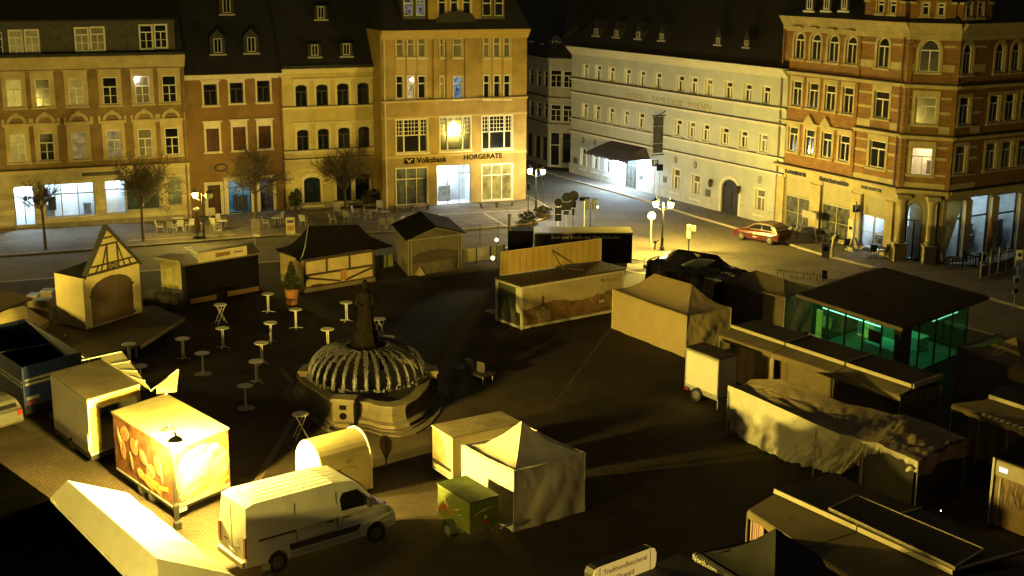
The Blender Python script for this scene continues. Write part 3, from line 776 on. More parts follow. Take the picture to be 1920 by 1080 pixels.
wrow(F9, H9, [(1716, 182, 1755, 233)], bars=(1, .66, 0), surtop=.2)
wrow(F9, H9, [(1708, 277, 1747, 328)], bars=(1, .68, 0), surtop=.2, pane=clear)
r = F9.rect(1708, 277, 1747, 328)
room(F9, fk, r[0] - .2, r[1] + .2, r[2] - .3, r[3] + .2, 2.0, M('warm_interior', (.66, .56, .40), .7, .3), (1, .86, .62), 24, 1, (.3, .9))
wrow(F10, H10, [(1806, 75, 1824, 135), (1867, 82, 1883, 137), (1897, 84, 1913, 138)], bars=(1, .7, 0), arch=.5)
wrow(F10, H10, [(1797, 180, 1820, 231), (1856, 178, 1873, 229), (1885, 177, 1903, 228), (1915, 176, 1933, 226)], bars=(1, .7, 0))
wrow(F10, H10, [(1790, 273, 1813, 325), (1848, 268, 1868, 319), (1878, 266, 1897, 314), (1908, 262, 1928, 311)], bars=(1, .7, 0), pane=curtain_glass)
# shop openings
sh = [F8.rect(1471, 332, 1520, 426), F8.rect(1539, 347, 1596, 452), F8.rect(1614, 366, 1660, 474)]
pans = [M('cafe_display', (.10, .10, .085), .2, .8, 2.0), M('cafe_display'), clear]
for i, q in enumerate(sh):
    q = (q[0], q[1], .25, q[3]); sh[i] = q
    win(F8, fk, q, H8, frame=M('beige_shop_frame', (.40, .36, .25), .5, .1), pane=pans[i], bars=(1, .62, 1, 0), fw=.1, name='shop_window')
    mb = MB(); F8.box(mb, q[0] + .12, q[1] - .12, q[2] + (q[3] - q[2]) * .64, q[3] - .1, -.16, -.08); mb.build('roller_blind', M('beige_blind', (.36, .32, .2), .8, .1), fk)
q = sh[2]; room(F8, fk, q[0] - .2, q[1] + .2, q[2], q[3] * .66, 2.2, roomw, (.75, .88, 1), 11, 12, (.1, .9))
dq = F9.rect(1697, 378, 1728, 483); dq = (dq[0], dq[1], .1, dq[3])
win(F9, fk, dq, H9, frame=black_metal, pane=clear, bars=(1, .68, 0), arch=.8, fw=.09, name='bakery_door', sur=sand, surw=.25, sill=False)
room(F9, fk, dq[0] - .6, dq[1] + .4, .05, dq[3] + .1, 3.0, M('pale_interior', (.45, .48, .48), .6, .3), (.75, .88, 1), 36, 8, (.2, .7))
rs = [F10.rect(1766, 374, 1803, 478), F10.rect(1817, 366, 1853, 468), F10.rect(1868, 362, 1906, 452)]
for i, q in enumerate(rs):
    q = (q[0], q[1], .3, q[3])
    win(F10, fk, q, H10, frame=black_metal, pane=clear, bars=(0, .66, 0), fw=.09, name='shop_window')
    room(F10, fk, q[0] - .3, q[1] + .3, .2, q[3] + .1, 2.6, M('pale_interior'), (.7, .88, 1), [22, 15, 9][i], 14, (.0, .6))
mid_ = zG
for Fc, Hh, nm in ((F8, H8, 1), (F9, H9, 2), (F10, H10, 3)):
    up = [h for h in Hh if min(z for _, z in h) > zG - .2]; lo = [h for h in Hh if h not in up]
    mb = MB(); Fc.wall(mb, [(0, zG), (Fc.w, zG), (Fc.w, z8), (0, z8)], up); mb.build('brick_wall', brickm, fk)
    mb = MB(); Fc.wall(mb, [(0, 0), (Fc.w, 0), (Fc.w, zG), (0, zG)], lo); mb.build('stone_ground_floor', sand, fk)
    cornice(Fc, fk, z8 - .72, z8, .5, sand, steps=5)
    cornice(Fc, fk, z8 - 1.12, z8 - .74, .04, sand, steps=1, name='frieze')
    cornice(Fc, fk, zG - .2, zG + .12, .35, sand, steps=3, name='string_course'); cornice(Fc, fk, zS2 - .12, zS2 + .12, .3, sand, steps=2, name='string_course')
ub8 = F8.pix(1603, 240)[0]
cornice(F8, fk, zS1 - .12, zS1 + .12, .3, sand, u0=ub8, steps=2, name='string_course'); cornice(F9, fk, zS1 - .12, zS1 + .12, .3, sand, steps=2, name='string_course'); cornice(F10, fk, zS1 - .12, zS1 + .12, .3, sand, steps=2, name='string_course')
# stone bands between windows
def bands(Fc, u0, u1, Hh):
    mb = MB()
    for z, h in [(zG + .25, .35), (zG + 1.1, .14), (zG + 2.2, .18), (zG + 3.0, .12), (zS1 + .3, .5), (zS1 + 1.6, .18), (zS1 + 2.6, .14), (zS2 + 1.0, .5), (zS2 + 2.6, .14)]:
        cut = [(u0, u1)]
        for hh in Hh:
            a = min(u for u, _ in hh) - .26; b = max(u for u, _ in hh) + .26; z0 = min(z_ for _, z_ in hh) - .2; z1 = max(z_ for _, z_ in hh) + .3
            if z + h < z0 or z > z1: continue
            nc = []
            for c, d in cut:
                if b <= c or a >= d: nc.append((c, d)); continue
                if a > c: nc.append((c, a))
                if b < d: nc.append((b, d))
            cut = nc
        for c, d in cut:
            if d - c > .1: Fc.box(mb, c, d, z, z + h, .001, .05)
    mb.build('stone_bands', sand, fk)
bands(F8, ub8, F8.w, H8); bands(F9, 0, F9.w, H9); bands(F10, 0, F10.pix(1840, 200)[0], H10)
mb = MB()
for Fc, us in ((F8, (ub8, F8.w - .1)), (F9, (.12, F9.w - .12))):
    for u in us: Fc.box(mb, u - .16, u + .16, zG + .13, z8 - 1.14, .052, .1)
mb.split('brick_strip', brickm, fk)
# hood band with two small gables over the first floor windows
mb = MB(); zq = F8.pix(1490, 228)[1]
F8.box(mb, .15, ub8 - .1, zq - .08, zq + .06, .002, .2)
for x in (1520, 1551):
    u = F8.pix(x, 225)[0]; F8.slab(mb, [(u - .62, zq + .07), (u + .62, zq + .07), (u, zq + .75)], .004, .22)
mb.split('window_gable', sand, fk)
mb = MB()
for x, y in [(1499, 50), (1530, 52), (1562, 55), (1597, 57)]:
    u = F8.pix(x, y)[0]; z = F8.pix(x, y)[1]; F8.box(mb, u - .5, u + .5, z - .06, z + .06, .002, .35)
mb.split('window_hood', sand, fk)
# columns flanking the bakery door, piers between shop windows
for u in (.35, F9.pix(1745, 440)[0]):
    mb = MB(); c = F9.pt(u, 0, .35)
    mb.box(c.x - .42, c.x + .42, c.y - .42, c.y + .42, 0, 1.2); mb.box(c.x - .48, c.x + .48, c.y - .48, c.y + .48, 1.202, 1.35)
    mb.lathe([(.34, 1.35), (.34, 1.5), (.27, 1.6), (.24, zG - .9), (.3, zG - .8), (.42, zG - .5)], c, 14); mb.box(c.x - .45, c.x + .45, c.y - .45, c.y + .45, zG - .5, zG - .22)
    mb.build('entrance_column', sand, fk)
mb = MB(); prev = 0.1
for q in sh: F8.box(mb, prev, q[0] - .02, .0, zG - .9, .002, .16); prev = q[1] + .02
F8.box(mb, prev, F8.w - .3, 0, zG - .9, .002, .16)
for i, q in enumerate(rs): F10.box(mb, q[1] + .04, (rs[i + 1][0] if i < 2 else q[1] + 1.4) - .04, 0, zG - .6, .002, .2)
mb.split('stone_upright', sand, fk)
blk = M('black_letters', (.012, .01, .008), .5, .1)
facetext(F8, fk, 'Konditorei', 1473, 1512, 323.5, 10, blk, .06); facetext(F8, fk, 'Rutschermühle', 1537, 1592, 340, 10, blk, .06); facetext(F8, fk, 'Bäckerei', 1616, 1653, 352.5, 10, blk, .06)
pipe(F8, fk, .2, 0, z8 - 1, copper_pipe); pipe(F8, fk, F8.w - .45, zG, z8 - 1, copper_pipe)
# roof with stepped brick gables and dormers
P8 = [F8.pt(-.2, z8, .5), F8.pt(F8.w, z8, .5), F9.pt(F9.w, z8, .5), F10.pt(F10.w, z8, .5)]
inn = [F8.pt(3, z8 + 5, -5), F8.pt(F8.w - 2, z8 + 5, -5), F10.pt(1, z8 + 5, -6), F10.pt(F10.w, z8 + 5, -5)]
bk = F8.pt(0, z8, -14)
mb = MB(); mb.add(P8 + inn + [bk], [(0, 1, 5, 4), (1, 2, 6, 5), (2, 3, 7, 6), (8, 0, 4), (4, 5, 6, 7), (8, 4, 7, 3)]); mb.build('roof', slate, fk)
for x in (1519, 1551, 1584):
    dormer(F8, fk, (x - 9, -14, x + 9, 22), roof=(z8 + .05, 5 / 5.5, .5), pointed=False, fm=white_paint)
def brickgable(Fc, xl, xr, yb, wins):
    Fg = F(Fc.pt(0, 0, .1), Fc.pt(Fc.w, 0, .1)); u0 = Fg.pix(xl, yb - 8)[0]; u1 = Fg.pix(xr, yb - 8)[0]; z0 = z8 + .02; Hh = []
    for q in wins: win(Fg, fk, Fg.rect(*q), Hh, bars=(0, .7, 0), sur=sand, surw=.1, depth=.15)
    s = (u1 - u0) / 8
    ol = [(u0, z0), (u1, z0), (u1, z0 + 1.2), (u1 - s, z0 + 1.2), (u1 - s, z0 + 2.2), (u1 - 2 * s, z0 + 2.2), (u1 - 2 * s, z0 + 3.6), (u0 + 2 * s, z0 + 3.6), (u0 + 2 * s, z0 + 2.2), (u0 + s, z0 + 2.2), (u0 + s, z0 + 1.2), (u0, z0 + 1.2)]
    mb = MB(); Fg.wall(mb, ol, Hh); mb.quad(Fg.pt(u0, z0), Fg.pt(u0, z0, -4), Fg.pt(u0, z0 + 1.2, -4), Fg.pt(u0, z0 + 1.2)); mb.quad(Fg.pt(u1, z0), Fg.pt(u1, z0, -4), Fg.pt(u1, z0 + 1.2, -4), Fg.pt(u1, z0 + 1.2))
    g = mb.build('stepped_gable', brickm, fk)
    mb = MB()
    for a, b, z in ((u0 - .05, u0 + s, z0 + 1.2), (u1 - s, u1 + .05, z0 + 1.2), (u0 + s, u0 + 2 * s, z0 + 2.2), (u1 - 2 * s, u1 - s, z0 + 2.2)): Fg.box(mb, a, b, z + .002, z + .15, -.3, .1)
    mb.build('gable_caps', sand, g)
brickgable(F8, 1622, 1698, 30, [(1645, 1, 1657, 25), (1668, 2, 1680, 26)])
brickgable(F9, 1707, 1793, 34, [(1729, 5, 1742, 29), (1758, 6, 1771, 30)])
brickgable(F10, 1806, 1860, 34, [(1812, 5, 1822, 32), (1834, 5, 1844, 32)])
# ================================================================ GROUND
def sheet(name, pts, z, mat, kind='structure', thick=0.0):
    pts = [Vector((p.x, p.y, z)) for p in pts]
    mb = MB()
    if thick: mb.prism([p - UP * thick for p in pts], UP * thick)
    else: mb.poly(pts)
    o = mb.build(name, mat); o['kind'] = kind
    return o
cob = M('cobbles', (.080, .056, .031), .8, .45, .35, bump=.6, brick=(.16, .12, .022, (.2, .18, .16), ''), spec=.25)
road_m = M('road_stone', (.15, .122, .078), .8, .35, .3, bump=.3, brick=(.17, .14, .012, (.6, .6, .6), ''))
pave_m = M('pavement_slabs', (.16, .13, .085), .8, .35, .4, bump=.2, brick=(.5, .35, .012, (.6, .6, .6), ''))
kerb_m = M('kerb_stone', (.36, .31, .22), .7, .25, 1.5)
mb = MB(); mb.quad((-900, -60, 0), (900, -60, 0), (900, 1500, 0), (-900, 1500, 0)); g = mb.build('ground', cob); g['kind'] = 'structure'
kl = [(-330, 512), (0, 482.5), (240, 465), (535, 443), (850, 434), (985, 424), (1020, 413), (1036, 403), (1030, 392), (1008, 378), (988, 368)]
KL = [at(*p) for p in kl]
sq = [(-330, 560), (0, 530), (100, 522), (302, 507), (560, 488), (860, 470), (1010, 462), (1190, 512), (1420, 530), (1560, 545), (1900, 640), (2300, 700)]
kr = [(1010, 318), (1052, 333), (1217, 379), (1305, 407), (1385, 430), (1479, 459), (1542, 478), (1619, 498), (1680, 512), (1800, 545), (1853, 560), (1960, 590), (2250, 650)]
KR = [at(*p) for p in kr]
sheet('road', KL + [at(985, 355), at(990, 300), at(1010, 305)] + KR + [at(*p) for p in reversed(sq)], .004, road_m)
def kerb(pts, z=.14, w=.18, name='kerb'):
    mb = MB()
    for a, b in zip(pts[:-1], pts[1:]):
        d = (b - a); d.z = 0; n = Vector((-d.y, d.x, 0)).normalized() * w
        mb.hexa([Vector((a.x, a.y, -.05)), Vector((b.x, b.y, -.05)), Vector((b.x, b.y, -.05)) + n, Vector((a.x, a.y, -.05)) + n], [Vector((a.x, a.y, z)), Vector((b.x, b.y, z)), Vector((b.x, b.y, z)) + n, Vector((a.x, a.y, z)) + n])
    o = mb.build(name, kerb_m); o['kind'] = 'structure'; return o
sheet('pavement', KL + [F4.pt(F4.w, 0, .1), F4.pt(0, 0, -.1), F3.pt(0, 0, -.1), FA.pt(FA.w, 0, -.1), FA.pt(0, 0, -.1)], .115, pave_m, thick=.2)
sheet('pavement', KR + [F10.pt(16, 0, -.1), F9.pt(F9.w, 0, -.1), F8.pt(F8.w, 0, -.1), F8.pt(0, 0, -.1), F7.pt(0, 0, -.1)], .115, pave_m, thick=.2)
kerb(KL); kerb([p for p in reversed(KR)])
mb = MB()
SQ = [at(*p) for p in sq]
for a, b in zip(SQ[:-1], SQ[1:]):
    d = (b - a); n = Vector((-d.y, d.x, 0)).normalized() * .3
    mb.quad(a + UP * .009, b + UP * .009, b + n + UP * .009, a + n + UP * .009)
o = mb.build('gutter_line', kerb_m); o['kind'] = 'structure'
# parking bays drawn in pale setts on the forecourt of the bank
mb = MB()
for l in [[(822, 403), (850, 434)], [(905, 400), (948, 425)], [(822, 403), (985, 394)], [(240, 452), (440, 440)]]:
    a, b = at(*l[0], .12), at(*l[1], .12); d = b - a; n = Vector((-d.y, d.x, 0)).normalized() * .22
    mb.quad(a, b, b + n, a + n)
o = mb.build('paving_lines', kerb_m); o['kind'] = 'structure'; o.location.z = .006
# bedding lines of larger stones across the square
mb = MB()
for l in [[(520, 690), (640, 830)], [(430, 1000), (560, 780)], [(60, 760), (330, 940)]]:
    a, b = at(*l[0], .005), at(*l[1], .005); d = b - a; n = Vector((-d.y, d.x, 0)).normalized() * .28
    mb.quad(a, b, b + n, a + n)
o = mb.build('stone_bands_in_paving', M('band_stone', (.10, .075, .046), .8, .3, 1)); o['kind'] = 'structure'
# wooded hill behind the town
mb = MB(); mb.grid(lambda u, v: Vector((-500 + 1000 * u, 420 + 500 * v, -1 + 90 * math.sin(v * 1.57) * (.7 + .3 * math.sin(u * 9)))), 24, 8)
o = mb.build('hill', M('dark_wooded_hill', (.012, .013, .008), .9, .5, .05), smooth=True); o['kind'] = 'structure'
# filler block behind the gap
# ================================================================ LAMPS
bulb_m = {}
def bulb(s):
    k = 'lamp_bulb_%d' % s
    return emis(k, (1.0, .735, .125), s)
lamp_iron = M('lamp_post_iron', (.04, .04, .035), .45, .3, 4)
unlit_glass = M('milky_lamp_glass', (.55, .48, .30), .4, .1)
LAMPS = {}
cool_bulb = emis('cool_lamp_bulb', (.62, .80, 1.0), 1700)
def street_lamp(base, ang, lit, power, label, height=3.7, sp=.55, cool=None):
    t = thing('street_lamp', label, 'street lamp', base, 'twin lantern street lamps of the square')
    mb = MB(); mb.lathe([(.16, 0), (.16, .25), (.10, .32), (.12, .9), (.075, 1.0), (.055, height - .5), (.07, height - .45)], base, 10); mb.build('pole', lamp_iron, t, smooth=False)
    d = Vector((math.cos(ang), math.sin(ang), 0))
    mb = MB(); h = height - .55
    for s in (-1, 1):
        pts = [base + UP * (h - .3) + d * (s * k * sp / 5) + UP * (.25 * math.sin(k / 5 * math.pi / 2)) for k in range(6)]
        mb.path(pts, .025)
    mb.ball(base + UP * (height - .3), .07, 8); mb.tube(base + UP * (height - .5), base + UP * (height - .2), .04)
    mb.build('arm', lamp_iron, t)
    for s, on in zip((-1, 1), lit):
        c = base + d * (s * sp) + UP * (h)
        mb = MB(); mb.lathe([(.05, -.1), (.12, -.02), (.14, 0)], c, 8); 
        mb.lathe([(.30, .40), (.26, .46), (.12, .56), (.05, .60), (.06, .66), (.02, .74)], c, 8)
        for k in range(4):
            a = math.pi / 2 * k + .4; e = Vector((math.cos(a), math.sin(a), 0))
            mb.tube(c + e * .14, c + e * .27 + UP * .42, .012, n=4)
        ln = mb.build('lantern', lamp_iron, t)
        g = MB(); g.lathe([(.12, -.04), (.24, .03), (.32, .2), (.27, .36), (.12, .45)] if not on else [(.08, .03), (.14, .1), (.175, .21), (.14, .32), (.06, .37)], c, 10)
        if on:
            mb_ = g.build('lamp_bulb', cool_bulb if cool == s else bulb(power), ln, smooth=True)
        else: g.build('lamp_glass', unlit_glass, ln, smooth=True)
    return t
L1 = at(1241, 469); L2 = at(383, 450); L3 = at(1005, 397); L4 = at(333, 990)
POW = dict(a=6500, b=2000, c=2100, d=21000, e=1900, f=4200)
street_lamp(L1, R_(-20), (True, True), POW['a'], 'lit twin lantern street lamp in front of the hotel, behind the black tarpaulin stall')
street_lamp(L2, R_(-12), (True, False), POW['b'], 'street lamp among the cafe chairs with one lantern lit and the other dark')
street_lamp(L3, R_(168), (True, True), POW['c'], 'street lamp at the corner of the ochre bank building', cool=-1)
street_lamp(L4, R_(-64), (True, True), POW['d'], 'brightly lit street lamp right in front of the food print trailer')
# the row of lamps goes on outside the frame
street_lamp(at(-190, 655), R_(0), (True, True), POW['e'] * 1.25, 'lit street lamp outside the left edge near the stacked boards')
street_lamp(Vector((-15, 28, 0)), R_(10), (True, True), POW['f'], 'lit street lamp below the bottom edge of the picture, nearest to the camera', height=4.8)
street_lamp(at(-260, 470), R_(0), (True, True), POW['e'], 'lit street lamp outside the left edge before the ornate house')

# ================================================================ TREES
bark = M('bare_tree_bark', (.075, .055, .035), .85, .3, 6)
def tree(base, htrunk, h, rad, seed, label, n1=10):
    rnd = random.Random(seed)
    t = thing('bare_tree', label, 'tree', base, 'bare street trees before the houses')
    mb = MB(); top = base + Vector((rnd.uniform(-.1, .1), 0, htrunk))
    mb.tube(base, base + UP * htrunk * .5, .13, .10, 8); mb.tube(base + UP * htrunk * .5, top, .10, .085, 8)
    mb.build('trunk', bark, t)
    cr = MB()
    def grow(p, d, ln, r, lev):
        if lev == 0 or ln < .12: return
        n = 3; q = p; r = max(r, .017)
        for k in range(n):
            d = (d + Vector((rnd.gauss(0, .13), rnd.gauss(0, .13), rnd.gauss(.03, .1)))).normalized()
            q2 = q + d * ln / n
            c = Vector((q2.x - base.x, q2.y - base.y, 0))
            cr.tube(q, q2, r * (1 - .2 * k), r * (1 - .2 * (k + 1)), 4 if lev < 3 else 6, caps=False); q = q2
            if lev > 1:
                for _ in range(2):
                    a = rnd.uniform(0, 6.283); s = d.orthogonal().normalized(); s = (s * math.cos(a) + d.cross(s) * math.sin(a))
                    nd = (d * .75 + s * rnd.uniform(.5, .95) + UP * .12).normalized()
                    grow(q, nd, ln * rnd.uniform(.5, .75), r * .55, lev - 1)
    for k in range(n1):
        a = 6.283 * k / n1 + rnd.uniform(-.3, .3); tilt = rnd.uniform(.15, 1.05)
        d = Vector((math.cos(a) * math.sin(tilt), math.sin(a) * math.sin(tilt), math.cos(tilt)))
        grow(top - UP * rnd.uniform(0, .4), d, (h - htrunk) * rnd.uniform(.36, .5) * (.75 + .25 * rad), .06, 4)
    cr.build('crown', bark, t)
tree(at(86, 470), 3.2, 6.0, .5, 3, 'slim young bare tree before the brightly lit shop door at the left', 4)
tree(at(269, 455), 2.9, 7.2, 1.0, 5, 'wide bare tree before the lit shop windows of the ornate house')
tree(at(480, 433), 3.1, 7.2, .9, 11, 'bare tree behind the plain sandwich board at the cafe')
tree(at(648, 408), 2.4, 6.6, 1.0, 16, 'bare tree in front of the pale yellow house')
# ================================================================ STANDING TABLES
tt_m = M('table_top_laminate', (.66, .61, .50), .5, .15, 3); tw = M('white_table_metal', (.78, .75, .66), .4, .1)
T0 = Vector((0, 0, 0))
def mk_table(kind):
    t = thing('high_table', '-', 'standing table')
    mb = MB(); mb.lathe([(.35, 1.075), (.365, 1.085), (.365, 1.105), (.35, 1.115)], T0, 24); mb.build('table_top', tt_m, t)
    if kind == 'pole':
        mb = MB(); 
        for dx in (-.045, .045): mb.tube((dx, 0, .05), (dx, 0, 1.075), .028)
        mb.build('pole', tw, t)
        mb = MB()
        for k in range(4):
            a = math.pi / 4 + k * math.pi / 2; mb.tube((0, 0, .07), (.38 * math.cos(a), .38 * math.sin(a), .025), .022, n=6)
        mb.build('foot', tw, t)
    elif kind == 'disc':
        mb = MB(); mb.tube((0, 0, .03), (0, 0, 1.075), .045); mb.build('pole', tw, t)
        mb = MB(); mb.lathe([(.42, .0), (.42, .02), (.06, .05)], T0, 24); mb.build('foot', M('iron_foot', (.25, .22, .17), .5, .2), t)
    else:
        for s in (-1, 1):
            mb = MB()
            for y in (-.22, .22): mb.tube((-.28 * s, y, 0), (.22 * s, y * .8, 1.07), .014, n=6)
            mb.tube((-.2 * s, -.22, .18), (-.2 * s, .22, .18), .01, n=5); mb.tube((.1 * s, -.2, .8), (.1 * s, .2, .8), .01, n=5)
            mb.build('folding_leg', tw, t)
    return t
tabs = [('pole', 502, 551, 'white high table farthest back, just in front of the dark kiosk'), ('pole', 554, 580, 'white high table just below the large flower pot'),
 ('pole', 649, 567, 'white high table behind the fountain, nearest to the fountain statue'), ('pole', 507, 605, 'white high table between the flower pot table and the pair above the open floor'),
 ('pole', 417, 615, 'white high table alone between the barn kiosk platform and the middle tables'), ('pole', 614, 617, 'white high table touching the left rim of the fountain dome'),
 ('pole', 342, 635, 'white high table beside the right end of the wooden platform'), ('pole', 490, 643, 'white high table in the middle of the group, behind its closest neighbour'),
 ('pole', 480, 677, 'white high table in the middle of the group, in front of its closest neighbour'), ('pole', 241, 645, 'white high table directly below the barn kiosk'),
 ('disc', 379, 662, 'high table with a round iron foot left of the middle group'), ('disc', 459, 723, 'high table with a round iron foot nearest to the glowing barrel stand'),
 ('disc', 262, 686, 'high table partly hidden behind the raised trailer flap'), ('fold', 413, 571, 'dim folding high table in front of the left end of the dark kiosk'),
 ('fold', 711, 598, 'dim folding high table right of the statue'), ('fold', 563, 776, 'folding high table with crossed legs in front of the fountain'), ('disc', 727, 632, 'dim high table right of the fountain dome behind the basin')]
proto = {}; used = {}
for kind, x, y, lab in tabs:
    if kind not in proto: proto[kind] = mk_table(kind); used[kind] = []
    p = at(x, y, 1.1); p.z = 0
    place(proto[kind], used[kind], p, R_(20 + x % 40), lab, 'round high tables on the square')
# ================================================================ FOUNTAIN
stone = M('fountain_stone', (.095, .075, .038), .85, .3, 1.5, bump=.15)
bronze = M('dark_bronze', (.005, .0036, .002), 1, .4, 4, spec=.05)
fo = thing('fountain', 'stone fountain under a ribbed dome of striped bows with a dark statue on a pedestal', 'fountain', at(688, 712, 0))
rimpx = [(561, 704), (572, 716), (598, 732), (620, 748), (634, 757), (659, 759), (672, 751), (690, 753), (710, 759), (735, 761), (760, 756), (780, 745), (795, 728), (802, 712), (812, 700), (806, 688), (785, 672), (762, 664), (740, 655), (712, 645), (680, 640), (650, 644), (622, 652), (600, 664), (588, 678), (570, 688)]
rim = [at(x, y, 1.05) for x, y in rimpx]; cen = at(688, 705, 1.05)
def sc_(p, k, z): v = cen + (p - cen) * k; v.z = z; return v
mb = MB()
levels = [(1.10, 0), (1.10, .25), (1.03, .32), (1.0, .55), (1.0, .93), (1.04, .96), (1.04, 1.05), (.88, 1.06), (.87, .6), (.1, .6)]
n = len(rim); vs = [sc_(p, k, z) for k, z in levels for p in rim]
mb.add(vs, [(a * n + i, a * n + (i + 1) % n, (a + 1) * n + (i + 1) % n, (a + 1) * n + i) for a in range(len(levels) - 1) for i in range(n)]); mb.build('basin', stone, fo)
for (x, y, w) in [(646, 748, .95), (577, 694, .9), (806, 694, .9), (690, 650, .9)]:
    c = at(x, y, 1.25); d = (c - cen); d.z = 0; d.normalize(); e = Vector((-d.y, d.x, 0)); c.z = 0
    mb = MB(); mb.obox(c - d * .3 - e * w * .5, d * .6, e * w, UP * 1.2); mb.obox(c - d * .36 - e * (w * .5 + .06) + UP * 1.202, d * .72, e * (w + .12), UP * .14)
    po = mb.build('post', stone, fo)
    m2 = MB(); a_ = math.atan2(d.y, d.x)
    pr = [c + d * .305 + e * (.16 * math.cos(t * .5236)) + UP * (.55 + .16 * math.sin(t * .5236)) for t in range(12)]
    m2.prism(pr, d * .05); m2.obox(c + d * .305 - e * .15 + UP * .85, d * .04, e * .3, UP * .2); m2.build('water_spout', bronze, po)
    if x == 646:
        m3_ = MB(); m3_.lathe([(.55, 0), (.62, .18), (.5, .2), (.45, .08)], c + d * .75, 16); m3_.build('overflow_bowl', stone, fo)
mb = MB(); mb.poly([sc_(p, .9, .8) for p in rim]); mb.build('water', M('dark_fir_bed', (.012, .012, .008), .6, .5, 6), fo)
for k, (r, z) in enumerate([(1.26, .05), (1.15, .10)]):
    mb = MB(); pts = [sc_(p, r, 0) for p in rim]; mb.prism(pts, UP * z); mb.build('step', M('step_stone', (.065, .048, .027), .85, .25, 1.5), fo)
dc = Vector((cen.x, cen.y, 0)); RO = 2.75
mb = MB()
mb.lathe([(1.0, 1.5), (.95, 2.2), (1.05, 2.3), (1.1, 2.5), (.75, 2.62), (.6, 2.7), (.55, 3.0), (.5, 3.3)], dc, 8); mb.build('pedestal', bronze, fo)
bow_w = M('striped_bow_ribbon', (.095, .085, .10), .8, .5, 28, col2=(.008, .005, .006))
for k in range(32):
    a = 2 * math.pi * k / 32 + .1; e = Vector((math.cos(a), math.sin(a), 0)); s = Vector((-e.y, e.x, 0)); rnd = random.Random(k)
    mb = MB(); pts = []
    for j in range(33):
        f_ = j / 32; th = f_ * math.pi / 2
        r = .95 + (RO - .95) * math.sin(th) ** .85; z = 1.12 + 1.5 * math.cos(th) ** .9
        pts.append(dc + e * r + UP * z)
    mb.path(pts[::2], .02, 5)
    rb = mb.build('dome_rib', black_metal, fo)
    b2 = MB()
    for j in range(1, 33):
        p = pts[j]; dd = (pts[j] - pts[j - 1]).normalized(); q = s + Vector((rnd.uniform(-.3, .3), rnd.uniform(-.3, .3), rnd.uniform(-.3, .3)))
        b2.obox(p - q * .085 - dd * .02, q * .17, dd * .038, dd.cross(s) * -.06 + UP * .03)
    b2.build('bows', bow_w, rb)
mb = MB()
for k in range(90):
    a = 2 * math.pi * k / 90; r = RO + random.uniform(-.06, .06); c = dc + Vector((r * math.cos(a), r * math.sin(a), 1.13)); v = Vector((random.uniform(-1, 1), random.uniform(-1, 1), random.uniform(-1, 1))) * .09
    mb.obox(c, v, Vector((-v.y, v.x, .02)), UP * .1)
mb.build('bow_garland', bow_w, fo)
# statue: robed standing figure
st = MB(); b0 = dc + UP * 3.3
st.lathe([(.42, 0), (.42, .12), (.40, .16), (.38, .5), (.34, 1.0), (.30, 1.35), (.33, 1.6), (.30, 1.82), (.16, 1.95), (.09, 2.0), (.10, 2.05), (.14, 2.15), (.15, 2.25), (.11, 2.36), (.04, 2.42)], b0, 14)
for s in (-1, 1):
    sh_ = b0 + Vector((.27 * s, 0, 1.78)); el = b0 + Vector((.40 * s, -.1, 1.35)); ha = b0 + Vector((.16 * s, -.38, 1.25)); st.tube(sh_, el, .12, .10, 8); st.tube(el, ha, .10, .06, 8); st.ball(ha, .07, 6)
for k in range(9):
    a = k * .7; st.tube(b0 + Vector((.39 * math.cos(a), .39 * math.sin(a), .1)), b0 + Vector((.27 * math.cos(a), .27 * math.sin(a), 1.35)), .05, .03, 5)
st.build('statue', bronze, fo)
# ================================================================ CAFE FURNITURE
pl_white = M('white_plastic', (.38, .35, .28), .4, .12, 3); pl_dark = M('dark_wicker', (.04, .03, .025), .6, .4, 12)
def mk_chair(mat):
    t = thing('garden_chair', '-', 'chair'); mb = MB(); mb.box(-.24, .24, -.24, .24, .42, .46); mb.build('seat', mat, t, bevel=.015)
    mb = MB(); mb.hexa([(-.23, .20, .46), (.23, .20, .46), (.23, .24, .46), (-.23, .24, .46)], [(-.25, .32, .95), (.25, .32, .95), (.25, .36, .95), (-.25, .36, .95)]); mb.build('backrest', mat, t, bevel=.015)
    for sx in (-1, 1):
        for sy in (-1, 1):
            mb = MB(); mb.tube((sx * .25, sy * .25, 0), (sx * .22, sy * .22, .42), .022, n=6); mb.build('leg', mat, t)
        mb = MB(); mb.tube((sx * .26, -.2, .44), (sx * .26, -.2, .66), .018, n=6); mb.tube((sx * .26, -.22, .66), (sx * .26, .27, .68), .022, n=6); mb.build('armrest', mat, t)
    return t
def mk_ctable(mat, sq=False):
    t = thing('cafe_table', '-', 'table'); mb = MB()
    if sq: mb.box(-.4, .4, -.4, .4, .72, .75)
    else: mb.lathe([(.4, .72), (.41, .735), (.4, .75)], T0, 20)
    mb.build('table_top', mat, t); mb = MB(); mb.tube((0, 0, .03), (0, 0, .72), .035); mb.build('pole', black_metal, t)
    mb = MB(); mb.lathe([(.25, 0), (.25, .025), (.04, .05)], T0, 12); mb.build('foot', black_metal, t); return t
cw, cd_, tw_, td = mk_chair(pl_white), mk_chair(pl_dark), mk_ctable(pl_white), mk_ctable(pl_dark)
uw, ud, utw, utd = [], [], [], []
GW = 'white chairs of the cafe terraces'; GD = 'dark chairs of the bakery terrace'
